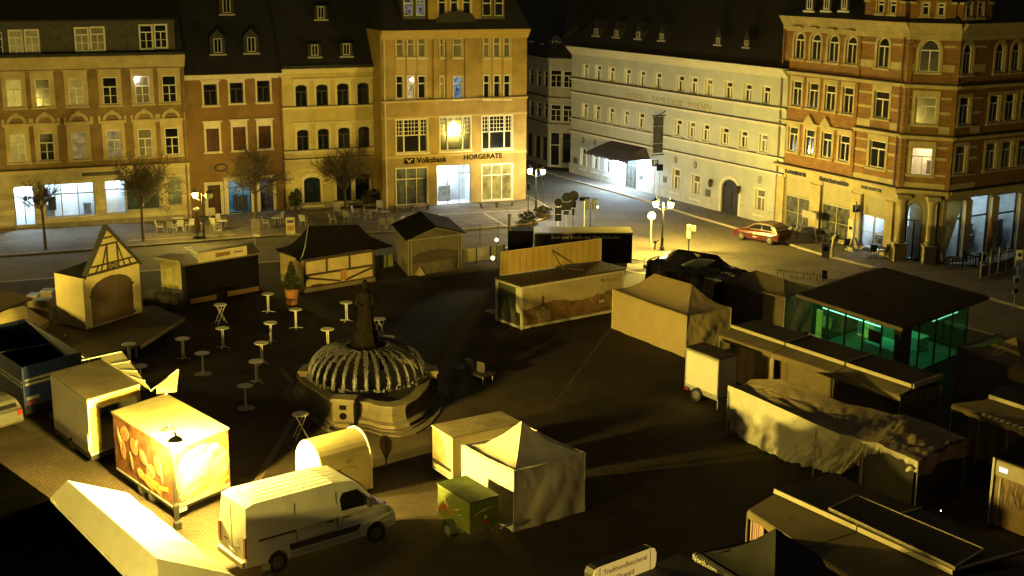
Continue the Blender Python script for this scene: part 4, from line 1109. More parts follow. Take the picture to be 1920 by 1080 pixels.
for x, y, rz, lab in [(300, 436, 100, 'white garden chair farthest left on the terrace, beside the wide bare tree'), (338, 434, 200, 'white garden chair with its back to the road left of the street lamp'),
 (322, 437, 170, 'white garden chair just right of the leftmost one'), (356, 432, 230, 'white garden chair close to the left of the folded parasol'), (399, 413, 20, 'white chair right behind the half lit street lamp'),
 (403, 430, 160, 'white chair in front of the half lit street lamp, right side'), (415, 424, 60, 'white chair beside the small terrace table near the half lit lamp'), (409, 443, 130, 'white chair tipped near the kerb below the half lit lamp'),
 (499, 428, 100, 'white armchair between the two sandwich boards, left'), (524, 418, 250, 'white armchair between the two sandwich boards, stacked back to the wall'), (569, 424, 170, 'white chair just right of the sandwich board with a picture'),
 (624, 421, 110, 'white armchair turned sideways behind the thatch dark hut roof'), (632, 404, 10, 'white chair left of the tree trunk at the pale yellow house'), (650, 417, 170, 'white chair below the tree trunk at the pale yellow house'),
 (667, 408, 80, 'white chair right of the tree trunk at the pale yellow house'), (690, 410, 95, 'white armchair left of the long white table'), (712, 398, 10, 'white chair behind the long white table'),
 (717, 430, 180, 'left one of two white chairs with backs to the gabled kiosk'), (732, 428, 180, 'right one of two white chairs with backs to the gabled kiosk'), (749, 427, 240, 'white armchair farthest right of the cafe chairs, above the gabled kiosk')]:
    p = at(x, y, .12); p.z = .12; place(cw, uw, p, R_(rz), lab, GW)
for x, y, lab in [(335, 426, 'white table before the ornate house at the far left of the terrace'), (369, 437, 'low white table beside the folded parasol'), (418, 432, 'white table right of the half lit street lamp'), (519, 426, 'round white table between the two sandwich boards'),
 (640, 412, 'white table under the tree at the pale yellow house'), (700, 412, 'left white table near the bank wall edge'), (722, 414, 'right white table above the gabled kiosk')]:
    p = at(x, y, .12); p.z = .12; place(tw_, utw, p, 0, lab, 'white cafe tables')
for x, y, rz, lab in [(1455, 437, 90, 'dark chair beside the red car, left of the bakery shop windows'), (1488, 447, 250, 'dark chair in front of the first bakery window'), (1535, 455, 90, 'dark chair left of the white stele'), (1558, 462, 260, 'dark chair directly in front of the second bakery window'),
 (1583, 470, 200, 'dark chair touching the white stele'), (1612, 470, 90, 'dark chair under the third bakery window, left'), (1635, 482, 180, 'dark chair under the third bakery window, middle'), (1653, 482, 250, 'dark chair under the third bakery window, right'),
 (1772, 500, 90, 'dark chair right of the corner column'), (1797, 502, 250, 'dark chair under the first right hand window'), (1815, 496, 90, 'dark chair left of the closed orange parasol'), (1838, 500, 180, 'dark chair at the foot of the closed orange parasol'), (1868, 492, 260, 'dark chair behind the low terrace fence')]:
    p = at(x, y, .12); p.z = .12; place(cd_, ud, p, R_(rz), lab, GD)
for x, y, lab in [(1470, 443, 'dark cafe table behind the red car'), (1545, 460, 'dark cafe table before the second bakery window'), (1640, 478, 'dark cafe table before the third bakery window'), (1785, 502, 'dark cafe table right of the corner entrance'), (1828, 498, 'dark cafe table beside the closed orange parasol')]:
    p = at(x, y, .12); p.z = .12; place(td, utd, p, 0, lab, 'dark cafe tables')
def parasol(x, y, h, mat, label, topm=None):
    b = at(x, y, .12); b.z = .12; t = thing('closed_parasol', label, 'parasol', b); mb = MB(); mb.lathe([(.3, 0), (.3, .08), (.03, .1)], b, 10); mb.tube(b, b + UP * h, .03); mb.build('pole', black_metal, t)
    mb = MB(); mb.lathe([(.2, h * .25), (.26, h * .35), (.2, h * .62), (.16, h * .7), (.1, h * .9), (.03, h * 1.02)], b, 9); mb.build('folded_canopy', mat, t)
    if topm: mb = MB(); mb.ball(b + UP * h * .93, .26, 10, .8); mb.build('cover_top', topm, t, smooth=True)
parasol(371, 446, 2.3, M('brown_parasol_cloth', (.22, .13, .05), .8, .2), 'folded brown parasol with a white bundled top beside the half lit street lamp', pl_white)
parasol(1851, 494, 3.2, M('orange_parasol_cloth', (.30, .12, .035), .8, .25, 3), 'closed orange parasol standing in front of the right hand bakery windows')
def sandwich(x, y, rz, label, pic):
    b = at(x, y, .12); b.z = .12; t = thing('sandwich_board', label, 'sandwich board', b, rz=0)
    d = Vector((math.cos(R_(rz)), math.sin(R_(rz)), 0)); n_ = Vector((d.y, -d.x, 0)); mb = MB()
    for s in (1, -1):
        mb.hexa([b - d * .33 + n_ * (.28 * s), b + d * .33 + n_ * (.28 * s), b + d * .33 + n_ * (.25 * s), b - d * .33 + n_ * (.25 * s)], [b - d * .33 + n_ * (.05 * s) + UP * 1.25, b + d * .33 + n_ * (.05 * s) + UP * 1.25, b + d * .33 + n_ * (.02 * s) + UP * 1.25, b - d * .33 + n_ * (.02 * s) + UP * 1.25])
    mb.build('board', M('board_paper', (.5, .42, .28), .6, .2, 3), t)
    if pic:
        mb = MB()
        def q(z0, z1, w):
            o0 = .285 - .185 * z0; o1 = .285 - .185 * z1; mb.quad(b - d * w + n_ * o0 + UP * z0, b + d * w + n_ * o0 + UP * z0, b + d * w + n_ * o1 + UP * z1, b - d * w + n_ * o1 + UP * z1)
        q(.85, 1.05, .24); mb.build('printed_heading', M('dark_print', (.05, .03, .02), .6), t)
        mb = MB(); q(.3, .65, .25); mb.build('printed_picture', M('orange_print', (.4, .2, .06), .6, .5, 8), t)
sandwich(480, 441, 15, 'plain pale sandwich board under the cafe tree', False)
sandwich(545, 438, 12, 'sandwich board with a dark heading and an orange picture', True)
# planters and shrubs at the walls
leaf = M('dark_shrub_leaf', (.03, .035, .012), .7, .4, 5)
def shrub(x, y, h, r, label, n=260, pot=None, z0=.12, cone=False, cat='shrub', name='potted_shrub'):
    b = at(x, y, z0); b.z = z0; rnd = random.Random(int(x)); t = thing(name, label, cat, b); ph = 0
    if pot:
        mb = MB(); mb.lathe([(pot[0] * .7, 0), (pot[0], pot[1]), (pot[0] * 1.05, pot[1]), (pot[0] * .9, pot[1] - .03)], b, 14); mb.build('pot', pot[2], t); ph = pot[1]
    mb = MB(); mb.tube(b, b + UP * (ph + h * .7), .03); mb.build('stem', bark, t)
    mb = MB()
    for k in range(n):
        f_ = rnd.random(); a = rnd.uniform(0, 6.283); rr = r * (1 - f_ if cone else math.sin(math.pi * (.15 + .8 * f_))) * rnd.uniform(.4, 1.05)
        c = b + Vector((rr * math.cos(a), rr * math.sin(a), ph + h * f_)); v = Vector((rnd.uniform(-1, 1), rnd.uniform(-1, 1), rnd.uniform(-.6, 1))) * .13; w = Vector((rnd.uniform(-1, 1), rnd.uniform(-1, 1), rnd.uniform(-1, 1))) * .08
        mb.add([c - v, c + w, c + v, c - w], [(0, 1, 2, 3)])
    mb.build('foliage', leaf, t)
grp = M('grey_pot', (.12, .1, .07), .7)
shrub(549, 394, 1.1, .4, 'left one of two dark potted conifers at the pale yellow house', pot=(.3, .4, grp)); shrub(558, 393, 1.3, .38, 'right one of two dark potted conifers at the pale yellow house', pot=(.3, .4, grp))
shrub(690, 388, 1.0, .7, 'low dark bush under the windows right of the tree', pot=(.4, .35, grp)); shrub(701, 387, 1.1, .6, 'dark bush touching the downpipe beside the bank', pot=(.4, .35, grp))
shrub(990, 415, .55, .8, 'flat dark shrub in a bed at the foot of the signpost by the bank corner', pot=(.8, .2, stone)); shrub(1018, 405, .5, .7, 'small shrub bed beside the curved kerb', pot=(.7, .3, stone))
terra = M('terracotta', (.36, .15, .055), .75, .25, 3)
shrub(548, 570, 1.6, .62, 'dark conifer in a tall terracotta pot left of the half timbered hut', n=700, pot=(.45, 1.0, terra), z0=0, cone=True, cat='potted conifer')
for x, y, lab in [(917, 389, 'left wooden bench planter under the right bank window'), (946, 387, 'right wooden bench planter under the right bank window'), (757, 397, 'left dark bench under the left bank window'), (787, 394, 'right dark bench under the left bank window')]:
    b = at(x, y, .12); b.z = .12; t = thing('bench', lab, 'bench', b); d = F4.u; n_ = F4.n; mb = MB(); mb.obox(b - d * .8 - n_ * .2 + UP * .42, d * 1.6, n_ * .42, UP * .05); mb.build('seat', M('bench_wood', (.14, .08, .035), .7, .3, 5), t)
    for s in (-1, 1):
        mb = MB(); mb.hexa([b + d * (s * .62) - n_ * .18, b + d * (s * .7) - n_ * .18, b + d * (s * .7) + n_ * .2, b + d * (s * .62) + n_ * .2], [b + d * (s * .75) - n_ * .18 + UP * .42, b + d * (s * .83) - n_ * .18 + UP * .42, b + d * (s * .83) + n_ * .2 + UP * .42, b + d * (s * .75) + n_ * .2 + UP * .42]); mb.build('leg', stone, t)
# ================================================================ SIGNS
sign_w = M('white_sign', (.62, .60, .52), .4, .1); sign_b = M('sign_back', (.008, .008, .007), .8, .25, spec=.1); sign_y = M('yellowed_sign', (.6, .55, .36), .4, .1)
def post(x, y, h, label, parts, name='traffic_sign', cat='traffic sign', r=.03, pm=None, z0=0.0, face=None):
    b = at(x, y, z0); b.z = z0; t = thing(name, label, cat, b); mb = MB(); mb.tube(b, b + UP * h, r); mb.build('post', pm or galv, t)
    fd_ = Vector((1, .08, 0)).normalized() if face is None else face; n_ = Vector((fd_.y, -fd_.x, 0))
    for kind, z, s, m in parts:
        c = b + UP * z + n_ * .05; mb = MB()
        if kind == 'disc': mb.prism([c + fd_ * (s * math.cos(k * .3927)) + UP * (s * math.sin(k * .3927)) for k in range(16)], n_ * .025); mb.build('round_plate', m, t)
        elif kind == 'P':
            mb.obox(c - fd_ * s - UP * s, fd_ * 2 * s, n_ * .025, UP * 2 * s); p_ = mb.build('plate', M('blue_sign', (.02, .04, .12), .4), t); text('letter', 'P', s * 2.0, c + n_ * .04, fd_, UP, sign_w, p_, .004)
        else: mb.obox(c - fd_ * s[0] - UP * s[1], fd_ * 2 * s[0], n_ * .025, UP * 2 * s[1]); mb.build('plate', m, t)
    return t, b, fd_, n_
post(1046, 436, 2.6, 'traffic sign post with a dark round plate, leftmost of the cluster above the bread trailer', [('disc', 2.35, .3, sign_b), ('r', 1.7, (.25, .25), sign_b), ('r', 1.15, (.25, .25), sign_b)], pm=sign_w)
post(1061, 436, 3.0, 'traffic sign with round plate over a square one, second from left above the bread trailer', [('disc', 2.75, .36, sign_b), ('r', 2.05, (.36, .3), sign_b), ('r', 1.55, (.2, .15), sign_b)], pm=galv)
post(1074, 436, 3.1, 'traffic sign post with a pale rimmed tilted round plate above the bread trailer', [('disc', 2.85, .4, sign_b)] + [('r', 2.2, (.2, .25), sign_b), ('r', 1.6, (.1, .25), sign_b)], pm=black_metal)
post(1095, 433, 2.6, 'thin post with a small flat street name plate left of the traffic light', [('r', 2.5, (.4, .14), sign_b)], pm=sign_w, name='street_name_sign', cat='street sign')
t, b, fd_, n_ = post(1107, 440, 2.5, 'traffic light on a dark post above the bread trailer', [], name='traffic_light', cat='traffic light', r=.06, pm=black_metal)
for s in (-.28, .28):
    mb = MB(); mb.obox(b + fd_ * (s - .17) + UP * 1.95 - n_ * .12, fd_ * .34, n_ * .24, UP * .8); h_ = mb.build('signal_head', black_metal, t, bevel=.03)
mb = MB(); mb.ball(b + fd_ * .5 + UP * 2.15 + n_ * .1, .08, 8); mb.build('signal_lens', emis('white_signal', (.8, .9, 1), 9), t)
post(990, 413, 3.0, 'dark post with a slim plate standing in the shrub bed at the bank corner', [('r', 2.7, (.12, .3), sign_b)], pm=black_metal)
post(1018, 404, 3.3, 'very thin post beside the curved kerb shrub bed', [('r', 3.1, (.05, .2), sign_b)], pm=black_metal, r=.02)
post(1220, 457, 2.2, 'pale round plate on a white pole left of the bright hotel street lamp', [('disc', 2.1, .3, sign_y)], pm=sign_y, r=.05)
t, b, fd_, n_ = post(1291, 471, 2.1, 'bus stop sign with a white timetable panel right of the bright hotel street lamp', [('r', 1.45, (.17, .5), sign_w)], name='bus_stop_sign', cat='bus stop sign', pm=black_metal, r=.045, face=Vector((.85, -.53, 0)))
mb = MB(); mb.obox(b - fd_ * .13 + UP * 1.5 + n_ * .08, fd_ * .26, n_ * .01, UP * .35); mb.build('timetable_print', M('grey_print', (.2, .2, .18), .5, .7, 20), t)
mb = MB(); mb.obox(b + fd_ * .2 + UP * 1.5 + n_ * .05, fd_ * .35, n_ * .02, UP * .45); mb.build('side_plate', MATS['galvanised_metal'], t)
t, b, fd_, n_ = post(1546, 522, 2.1, 'no stopping sign on a thin post behind the pavilion roof', [('r', 1.85, (.27, .5), sign_w)], pm=galv, face=Vector((.85, -.53, 0)))
mb = MB(); mb.prism([b + UP * 2.0 + n_ * .08 + fd_ * (.19 * math.cos(k * .3927)) + UP * (.19 * math.sin(k * .3927)) for k in range(16)], n_ * .01); mb.build('round_symbol', M('dark_round_symbol', (.06, .03, .03), .5), t)
mb = MB(); mb.obox(b - fd_ * .15 - n_ * .1, fd_ * .3, n_ * .2, UP * .55); mb.build('post_weight', black_metal, t)
t, b, fd_, n_ = post(1901, 578, 3.6, 'sign post with three stacked plates at the right edge', [('r', 3.1, (.2, .5), sign_w), ('r', 1.75, (.22, .25), sign_w), ('r', 1.1, (.22, .25), sign_w)], pm=galv)
for z in (3.3, 1.75, 1.1):
    mb = MB(); mb.prism([b + UP * z + n_ * .08 + fd_ * (.13 * math.cos(k * .3927)) + UP * (.13 * math.sin(k * .3927)) for k in range(16)], n_ * .01); mb.build('round_symbol', MATS['dark_round_symbol'], t)
post(1509, 432, 2.75, 'parking sign on a post at the first bakery window', [('P', 2.45, .28, None)], pm=black_metal, z0=.12, name='parking_sign', cat='parking sign')
post(1600, 468, 3.5, 'parking sign on a post behind the white stele', [('P', 3.0, .26, None)], pm=black_metal, z0=.12, name='parking_sign', cat='parking sign')
post(1226, 372, 3.4, 'blue parking sign beside the hotel entrance canopy, the higher one', [('P', 3.1, .28, None)], pm=galv, z0=.12, name='parking_sign', cat='parking sign')
post(1235, 374, 3.1, 'dark square sign beside the hotel parking sign, the lower one', [('r', 2.8, (.28, .28), sign_b)], pm=galv, z0=.12)
post(1094, 318, 2.7, 'blue parking sign at the left end of the hotel', [('disc', 2.5, .3, M('blue_sign')), ('P', 1.7, .25, None)], pm=galv, z0=.12, name='parking_sign', cat='parking sign')
# white stele, menu board and kinked post at the bakery
b = at(1594, 470, .12); t = thing('stele', 'white upright stele with a small dark plate in front of the bakery', 'advertising pillar', b); mb = MB(); d = F8.u; n_ = F8.n
mb.obox(b - d * .3 - n_ * .1, d * .6, n_ * .2, UP * 2.3); mb.obox(b - d * .42 - n_ * .15, d * .84, n_ * .3, UP * .12); mb.build('body', sign_y, t, bevel=.02); mb = MB(); mb.obox(b - d * .15 + n_ * .105 + UP * 1.55, d * .3, n_ * .01, UP * .22); mb.build('dark_plate', sign_b, t)
b = at(1515, 447, .12); t = thing('menu_stand', 'pale panel stand on two legs before the first bakery window', 'menu stand', b); mb = MB()
for s in (-.75, .75): mb.tube(b + d * s, b + d * s + UP * 1.5, .03)
mb.build('legs', galv, t); mb = MB(); mb.obox(b - d * .8 + UP * 1.5, d * 1.6, n_ * .03, UP * .55); mb.build('panel', M('grey_panel', (.35, .32, .24), .5, .2), t)
b = at(1560, 481, .12); t = thing('sculpture_post', 'kinked pale post with a forked top at the kerb before the bakery', 'post', b); mb = MB(); mb.tube(b, b + UP * .9, .12, .1); mb.tube(b + UP * .85, b + UP * 1.3 + d * .12, .12, .1); mb.tube(b + UP * 1.3 + d * .12, b + UP * 1.65 + d * .3, .1, .08); mb.tube(b + UP * .9, b + UP * 1.45 - d * .05, .07, .05); mb.build('trunk', sign_y, t)
# white cloths of the rolled bakery awnings
for i, (x, y) in enumerate([(1503, 385), (1580, 400)]):
    pass
# low fence of the bakery terrace
for k, (x0, y0, x1, y1) in enumerate([(1836, 521, 1868, 512), (1868, 512, 1898, 503)]):
    a, b = at(x0, y0, .12), at(x1, y1, .12); a.z = b.z = .12; Ff = F(a, b); t = thing('wind_screen', ['left panel of the board wind screens near the closed orange parasol', 'right panel of the board wind screens near the closed orange parasol'][k], 'wind screen', a)
    mb = MB(); Ff.box(mb, 0, Ff.w, .15, .9, 0, .04); mb.build('board', M('fence_board', (.12, .10, .06), .6, .2), t)
    for u in (0, Ff.w * .5, Ff.w): mb = MB(); Ff.box(mb, u - .03, u + .03, .12, 1.9, .045, .1); mb.build('post', galv, t)
# ================================================================ STALLS
def box3(L, C, R, h, ph=None):
    """vertical faces from three top corners given in pixels at height h: left face L-C, right face C-R, back corner"""
    l, c, r = at(*L, h), at(*C, h), at(*R, h)
    b = l + r - c
    return l, c, r, b
def crease(u, v, f=3.0):
    """ridged noise: sharp folds as in a pulled cloth"""
    a = abs(mnoise.noise(Vector((u * f, v * f * 1.3, .3)))); b = abs(mnoise.noise(Vector((u * f * 2.3 + 5, v * f * 2.1, 1.7)))); c = abs(mnoise.noise(Vector((u * f * 5.1, v * f * 4.3 + 3, 4.2))))
    return 1.6 * (a + .5 * b + .3 * c) - .45
def flat(p): return Vector((p.x, p.y, 0))
tent_w = M('white_tent_cloth', (.58, .54, .44), .8, .12, .7, bump=.25, bscale=1.6, trans=.12)
tent_g = M('grey_tent_cloth', (.13, .10, .055), .8, .2, .7, bump=.2, bscale=1.6)
tarp_k = M('black_tarpaulin', (.012, .011, .010), .22, .4, 2, bump=.6, bscale=2.2)
white_box = M('white_trailer_panel', (.62, .59, .50), .45, .12, .6)
rubber = M('rubber', (.012, .012, .012), .8, .3); rim_m = M('wheel_rim', (.14, .13, .12), .45, .1, metal=.4)
def wheel(c, ax, r, root, w=.2, name='wheel'):
    ax = Vector(ax).normalized(); mb = MB(); mb.tube(c - ax * w / 2, c + ax * w / 2, r, n=20); o = mb.build(name, rubber, root, bevel=.02)
    mb = MB()
    for s in (-1, 1): mb.tube(c + ax * (s * w / 2), c + ax * (s * (w / 2 + .012)), r * .6, r * .5, n=16)
    mb.build('rim', rim_m, o); return o
def pavilion_tent(name, label, L, C, R, h, peak, mat, ridge=None, sag=.18, val=0.0, z_open=None, apexoff=None):
    l, c, r, b = box3(L, C, R, h); t = thing(name, label, 'tent', flat(c))
    cs = [l, c, r, b]; n = 10
    if ridge: ra, rb_ = at(*ridge[0], peak), at(*ridge[1], peak)
    else:
        ce = (l + r) / 2; ra = rb_ = at(*apexoff, peak) if apexoff else Vector((ce.x, ce.y, peak))
    # roof panels: each side goes up to the ridge point nearest to it, sagging in between
    mb = MB()
    def near(p):
        if ra == rb_: return ra
        return ra if (p - ra).length < (p - rb_).length else rb_
    for i in range(4):
        p, q = cs[i], cs[(i + 1) % 4]; A_, B_ = near(p), near(q)
        def P(u, v, p=p, q=q, A_=A_, B_=B_, i=i):
            e = p.lerp(q, u); e = e - UP * (sag * .25 * math.sin(math.pi * u)); a = A_.lerp(B_, u); x = e.lerp(a, v)
            return x - UP * (sag * (peak - h) * 1.6 * math.sin(math.pi * v) * (1 - .3 * v) + .04 * crease(u * 2 + i * 5, v * 2, 1.5) * math.sin(math.pi * v))
        mb.grid(P, n, n)
    mb.build('roof_cloth', mat, t, smooth=True)
    mb = MB(); rnd = random.Random(int(L[0]))
    for i in range(4):
        p, q = cs[i], cs[(i + 1) % 4]; d = (q - p).normalized(); nn = Vector((d.y, -d.x, 0)); ph = rnd.uniform(0, 6)
        m2 = MB()
        def P(u, v, p=p, q=q, nn=nn, ph=ph, i=i):
            e = p.lerp(q, u); bow = .035 * crease(u * 3 + i * 7, v * 2 + ph, 2.0) + .07 * math.sin(math.pi * u) * math.sin(math.pi * min(1, v * 1.1)) * math.sin(ph + u * 5 + v * 3) + .03 * math.sin(u * 17 + v * 6 + ph) * v
            return Vector((e.x, e.y, 0)) + UP * ((h - sag * .25 * math.sin(math.pi * u)) * (1 - v) + .02 * v) + nn * (-.02 + bow + .06 * v)
        m2.grid(P, 36, 20); m2.build('side_cloth', mat, t, smooth=True)
    for p in cs: mb.tube(flat(p), p, .025, n=6)
    mb.build('frame_poles', galv, t)
    mb = MB()
    for i in range(4):
        p, q = cs[i], cs[(i + 1) % 4]; d = (q - p).normalized(); nn = Vector((d.y, -d.x, 0))
        mb.grid(lambda u, v, p=p, q=q, nn=nn: p.lerp(q, u) - UP * (sag * .25 * math.sin(math.pi * u)) + UP * (.03 - .27 * v) + nn * (-.055 - .012 * math.sin(u * 40) * v), 40, 2)
    mb.build('valance', mat, t, smooth=True)
    return t, l, c, r, b
# 9 big pale tent
t, l, c, r, b = pavilion_tent('market_tent', 'large pale ridge tent with closed walls behind the small white box trailer', (1149, 543), (1288, 593), (1371, 577), 2.25, 3.15, M('tan_tent_cloth', (.40, .30, .14), .8, .12, .7, bump=.25, bscale=1.6), ridge=((1227, 513), (1297, 533)))
# 10 grey tent behind it
t, l, c, r, b = pavilion_tent('market_tent', 'dull grey tent between the large pale tent and the glass pavilion', (1341, 522), (1472, 558), (1545, 543), 2.25, 2.95, tent_g, ridge=((1417, 506), (1470, 522)))
# green print screen; its emission paints in the pavilion's light falling on it
a_, b_ = at(1467, 604, 0), at(1506, 612, 0); Fp = F(a_, b_); t = thing('printed_screen', 'green and white printed screen wall glowing beside the glass pavilion', 'screen', a_)
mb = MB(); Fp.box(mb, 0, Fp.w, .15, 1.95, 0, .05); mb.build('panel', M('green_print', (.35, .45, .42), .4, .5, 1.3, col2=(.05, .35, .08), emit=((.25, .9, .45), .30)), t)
mb = MB()
for u in (-.04, Fp.w): Fp.box(mb, u, u + .05, 0, 2.1, -.005, .06)
mb.build('frame', galv, t)
# 20 white pagoda tent (front)
t, l, c, r, b = pavilion_tent('pagoda_tent', 'white pagoda tent with a pointed roof beside the small green trailer', (865.5, 834), (964, 884), (1097, 848), 2.35, 3.35, tent_w, apexoff=(978, 789), sag=.22)
# 19 small green trailer
green_p = M('green_printed_panel', (.19, .21, .04), .45, .35, 1.2, col2=(.08, .11, .02))
l, c, r, b = box3((820, 908), (880, 945.5), (935, 930), 1.65); t = thing('box_trailer', 'small green printed box trailer in front of the white pagoda tent', 'trailer', flat(c))
mb = MB(); z0 = .5; D_ = UP * (1.65 - z0); mb.hexa([p - D_ for p in (c, r, b, l)], [c, r, b, l]); mb.build('body', green_p, t, bevel=.03)
mb = MB(); mb.hexa([p + (p - (c + b) / 2).normalized() * .03 + UP * .004 for p in (c, r, b, l)], [p + (p - (c + b) / 2).normalized() * .03 + UP * .05 for p in (c, r, b, l)]); mb.build('lid', M('green_lid', (.12, .16, .03), .5, .5, 2.5, col2=(.04, .06, .015)), t)
dl = (l - c).normalized(); dr = (r - c).normalized(); nl = Vector((-dr.x, -dr.y, 0)); nr = Vector((-dl.x, -dl.y, 0))
wc = flat(l) + (flat(c) - flat(l)) * .48 + UP * .3 + nl * .12; wheel(wc, nl, .3, t)
wheel(wc + dr * (r - c).length - nl * .24, nl, .3, t)
mb = MB(); 
for k in range(8):
    a0 = math.pi * k / 8; a1 = math.pi * (k + 1) / 8; e0 = dl * math.cos(a0) + UP * math.sin(a0); e1 = dl * math.cos(a1) + UP * math.sin(a1)
    mb.obox(wc + e0 * .36 - nl * .1, (e1 - e0) * .36, nl * .24, e0 * .02)
mb.build('mudguard', M('grey_green_metal', (.10, .13, .07), .5), t)
fl = F(flat(l), flat(c)); fr_ = F(flat(c), flat(r))
def blobs(Fc, root, name, mat, specs, off=.01):
    mb = MB()
    for i, (u, z, ru, rz, an) in enumerate(specs):
        pts = []
        for k in range(12):
            a = 6.283 * k / 12; x = ru * math.cos(a); y = rz * math.sin(a)
            pts.append((Fc.w * u + x * math.cos(an) - y * math.sin(an), z + x * math.sin(an) + y * math.cos(an)))
        Fc.slab(mb, pts, off + i * .0006, off + .004 + i * .0006)
    return mb.build(name, mat, root)
blobs(fl, t, 'printed_fruit', M('red_print', (.35, .06, .02), .5, .4, 8), [(.2, .95, .22, .13, .2), (.36, .85, .14, .09, 0), (.12, .8, .1, .08, 0)])
blobs(fl, t, 'printed_flowers', M('yellow_print', (.6, .5, .10), .5, .3, 8), [(.25, 1.2, .09, .12, 0), (.32, 1.1, .07, .07, 0), (.62, 1.15, .16, .03, .4), (.7, 1.0, .14, .02, .5)])
blobs(fr_, t, 'printed_fruit', MATS['red_print'], [(.5, .85, .12, .09, 0), (.62, .8, .09, .07, 0)])
blobs(fr_, t, 'printed_flowers', MATS['yellow_print'], [(.55, 1.0, .07, .08, 0), (.35, 1.25, .3, .02, .3), (.6, 1.3, .3, .015, .2)])
mb = MB(); mb.tube(flat(r) + UP * .45 + nr * .1, flat(r) + UP * .45 + dr * .8, .04); mb.tube(flat(c) + UP * .45 - dl * -.5, flat(r) + UP * .45 - dl * -.5, .04); mb.build('drawbar', galv, t)
# 23 pale canvas trailer behind the pagoda
def canvas_trailer(label, L, C, R, h, z0, mat, topm, wheels=(.5,), name='canvas_trailer', opening=True):
    l, c, r, b = box3(L, C, R, h); t = thing(name, label, 'trailer', flat(c)); D_ = UP * (h - z0)
    mb = MB(); mb.hexa([p - D_ for p in (c, r, b, l)], [c, r, b, l]); mb.build('body', mat, t, bevel=.03)
    mb = MB(); o = (c + b) / 2; mb.hexa([p + (p - o).normalized() * .05 + UP * .004 for p in (c, r, b, l)], [p + (p - o).normalized() * .05 + UP * .06 for p in (c, r, b, l)]); mb.build('roof_panel', topm, t, bevel=.02)
    dl = (l - c).normalized(); dr = (r - c).normalized()
    mb = MB(); mb.hexa([p - UP * (h - z0 + .12) for p in (c, r, b, l)], [p - UP * (h - z0 + .005) for p in (c, r, b, l)]); mb.build('chassis', galv, t)
    return t, l, c, r, b, dl, dr
t, l, c, r, b, dl, dr = canvas_trailer('long pale canvas sided trailer behind the white pagoda tent', (810, 799), (848, 822), (978, 795), 2.15, .5, M('pale_canvas', (.42, .36, .21), .8, .2, .8, bump=.2, bscale=1.5), M('stained_roof', (.30, .24, .13), .7, .45, 1.0))
wheel(flat(c).lerp(flat(r), .4) + UP * .32 + dl * .1, dl, .32, t); wheel(flat(c).lerp(flat(r), .4) + UP * .32 + dl * ((l - c).length - .1), dl, .32, t)
Fl = F(flat(l), flat(c)); mb = MB(); Fl.slab(mb, [(.06, .55), (Fl.w - .45, .95), (Fl.w - .65, 1.6), (Fl.w - 1.0, 2.05), (.06, 2.1)], .003, .02); mb.build('end_panel', M('brown_end_panel', (.16, .11, .05), .7, .3), t)
mb = MB(); Fl.box(mb, .06, Fl.w - .1, .72, .86, .022, .04); mb.build('dark_rail', black_metal, t)
Fr_ = F(flat(c), flat(r)); mb = MB()
for k in range(24): Fr_.slab(mb, [(Fr_.w * k / 24, .6), (Fr_.w * (k + .5) / 24, .48), (Fr_.w * (k + 1) / 24, .6)], .004, .012)
mb.build('canvas_edge', MATS['pale_canvas'], t)
# 14 small white box trailer
t, l, c, r, b, dl, dr = canvas_trailer('small white box trailer in front of the large pale tent', (1287, 652), (1349, 676), (1382, 667), 2.35, .5, white_box, M('dark_trailer_roof', (.09, .06, .03), .7, .3), name='box_trailer')
wc = flat(l).lerp(flat(c), .42) + UP * .33 - dr * .08; wheel(wc, dr, .33, t); wheel(wc + dr * ((r - c).length + .1), dr, .33, t)
Fl = F(flat(l), flat(c)); mb = MB(); Fl.box(mb, .0, Fl.w, .5, .62, .002, .03); Fl.box(mb, .0, Fl.w, 2.25, 2.34, .002, .03); Fl.box(mb, 0, .06, .62, 2.25, .002, .03); Fl.box(mb, Fl.w - .06, Fl.w, .62, 2.25, .002, .03); mb.build('edge_profile', galv, t)
mb = MB(); mb.tube(c - UP * 1.9, c - UP * 2.35, .03); mb.build('support_leg', galv, t); mb = MB(); Fl.box(mb, .05, .35, .35, .47, .002, .1); mb.build('tail_light', M('red_lamp_glass', (.2, .02, .01), .3), t)
# 24 round topped barrel stand
A0, A1 = at(578, 826, 2.3), at(668, 803, 2.3); ax = (A1 - A0); ax.z = 0; Lx = ax.length; ax.normalize(); pe = Vector((ax.y, -ax.x, 0))
t = thing('barrel_stand', 'cream tunnel shaped stand with rounded roof and white rims behind the white van', 'market stand', flat(A0)); W = .95
def arch(c0, w=W, h=2.3, n=16):
    return [flat(c0) + pe * (w) + UP * .1] + [flat(c0) + pe * (w * math.cos(math.pi * k / n)) + UP * (h - w * 1.05 + w * 1.05 * math.sin(math.pi * k / n)) for k in range(n + 1)] + [flat(c0) - pe * w + UP * .1]
p0, p1 = arch(A0), arch(A0 + ax * Lx); mb = MB(); k = len(p0)
mb.add(p0 + p1, [(i, i + 1, i + 1 + k, i + k) for i in range(k - 1)] + [tuple(range(k)), tuple(range(2 * k - 1, k - 1, -1))]); body = mb.build('shell', M('cream_shell', (.50, .42, .20), .55, .15, 1), t)
for j, (s, nm) in enumerate(((-.04, 'end_disc'), (Lx, 'rim_arch'))):
    q0 = arch(A0 + ax * s, W + (.05 if j else -.02), 2.36 if j else 2.27); q1 = [p + ax * .06 for p in q0]; mb = MB(); mb.add(q0 + q1, [(i, i + 1, i + 1 + k, i + k) for i in range(k - 1)] + [tuple(range(k)), tuple(range(2 * k - 1, k - 1, -1))]); mb.build(nm, M('white_rim', (.78, .76, .68), .4, .05), t)
sgn = M('faint_print', (.28, .22, .10), .6, .2)
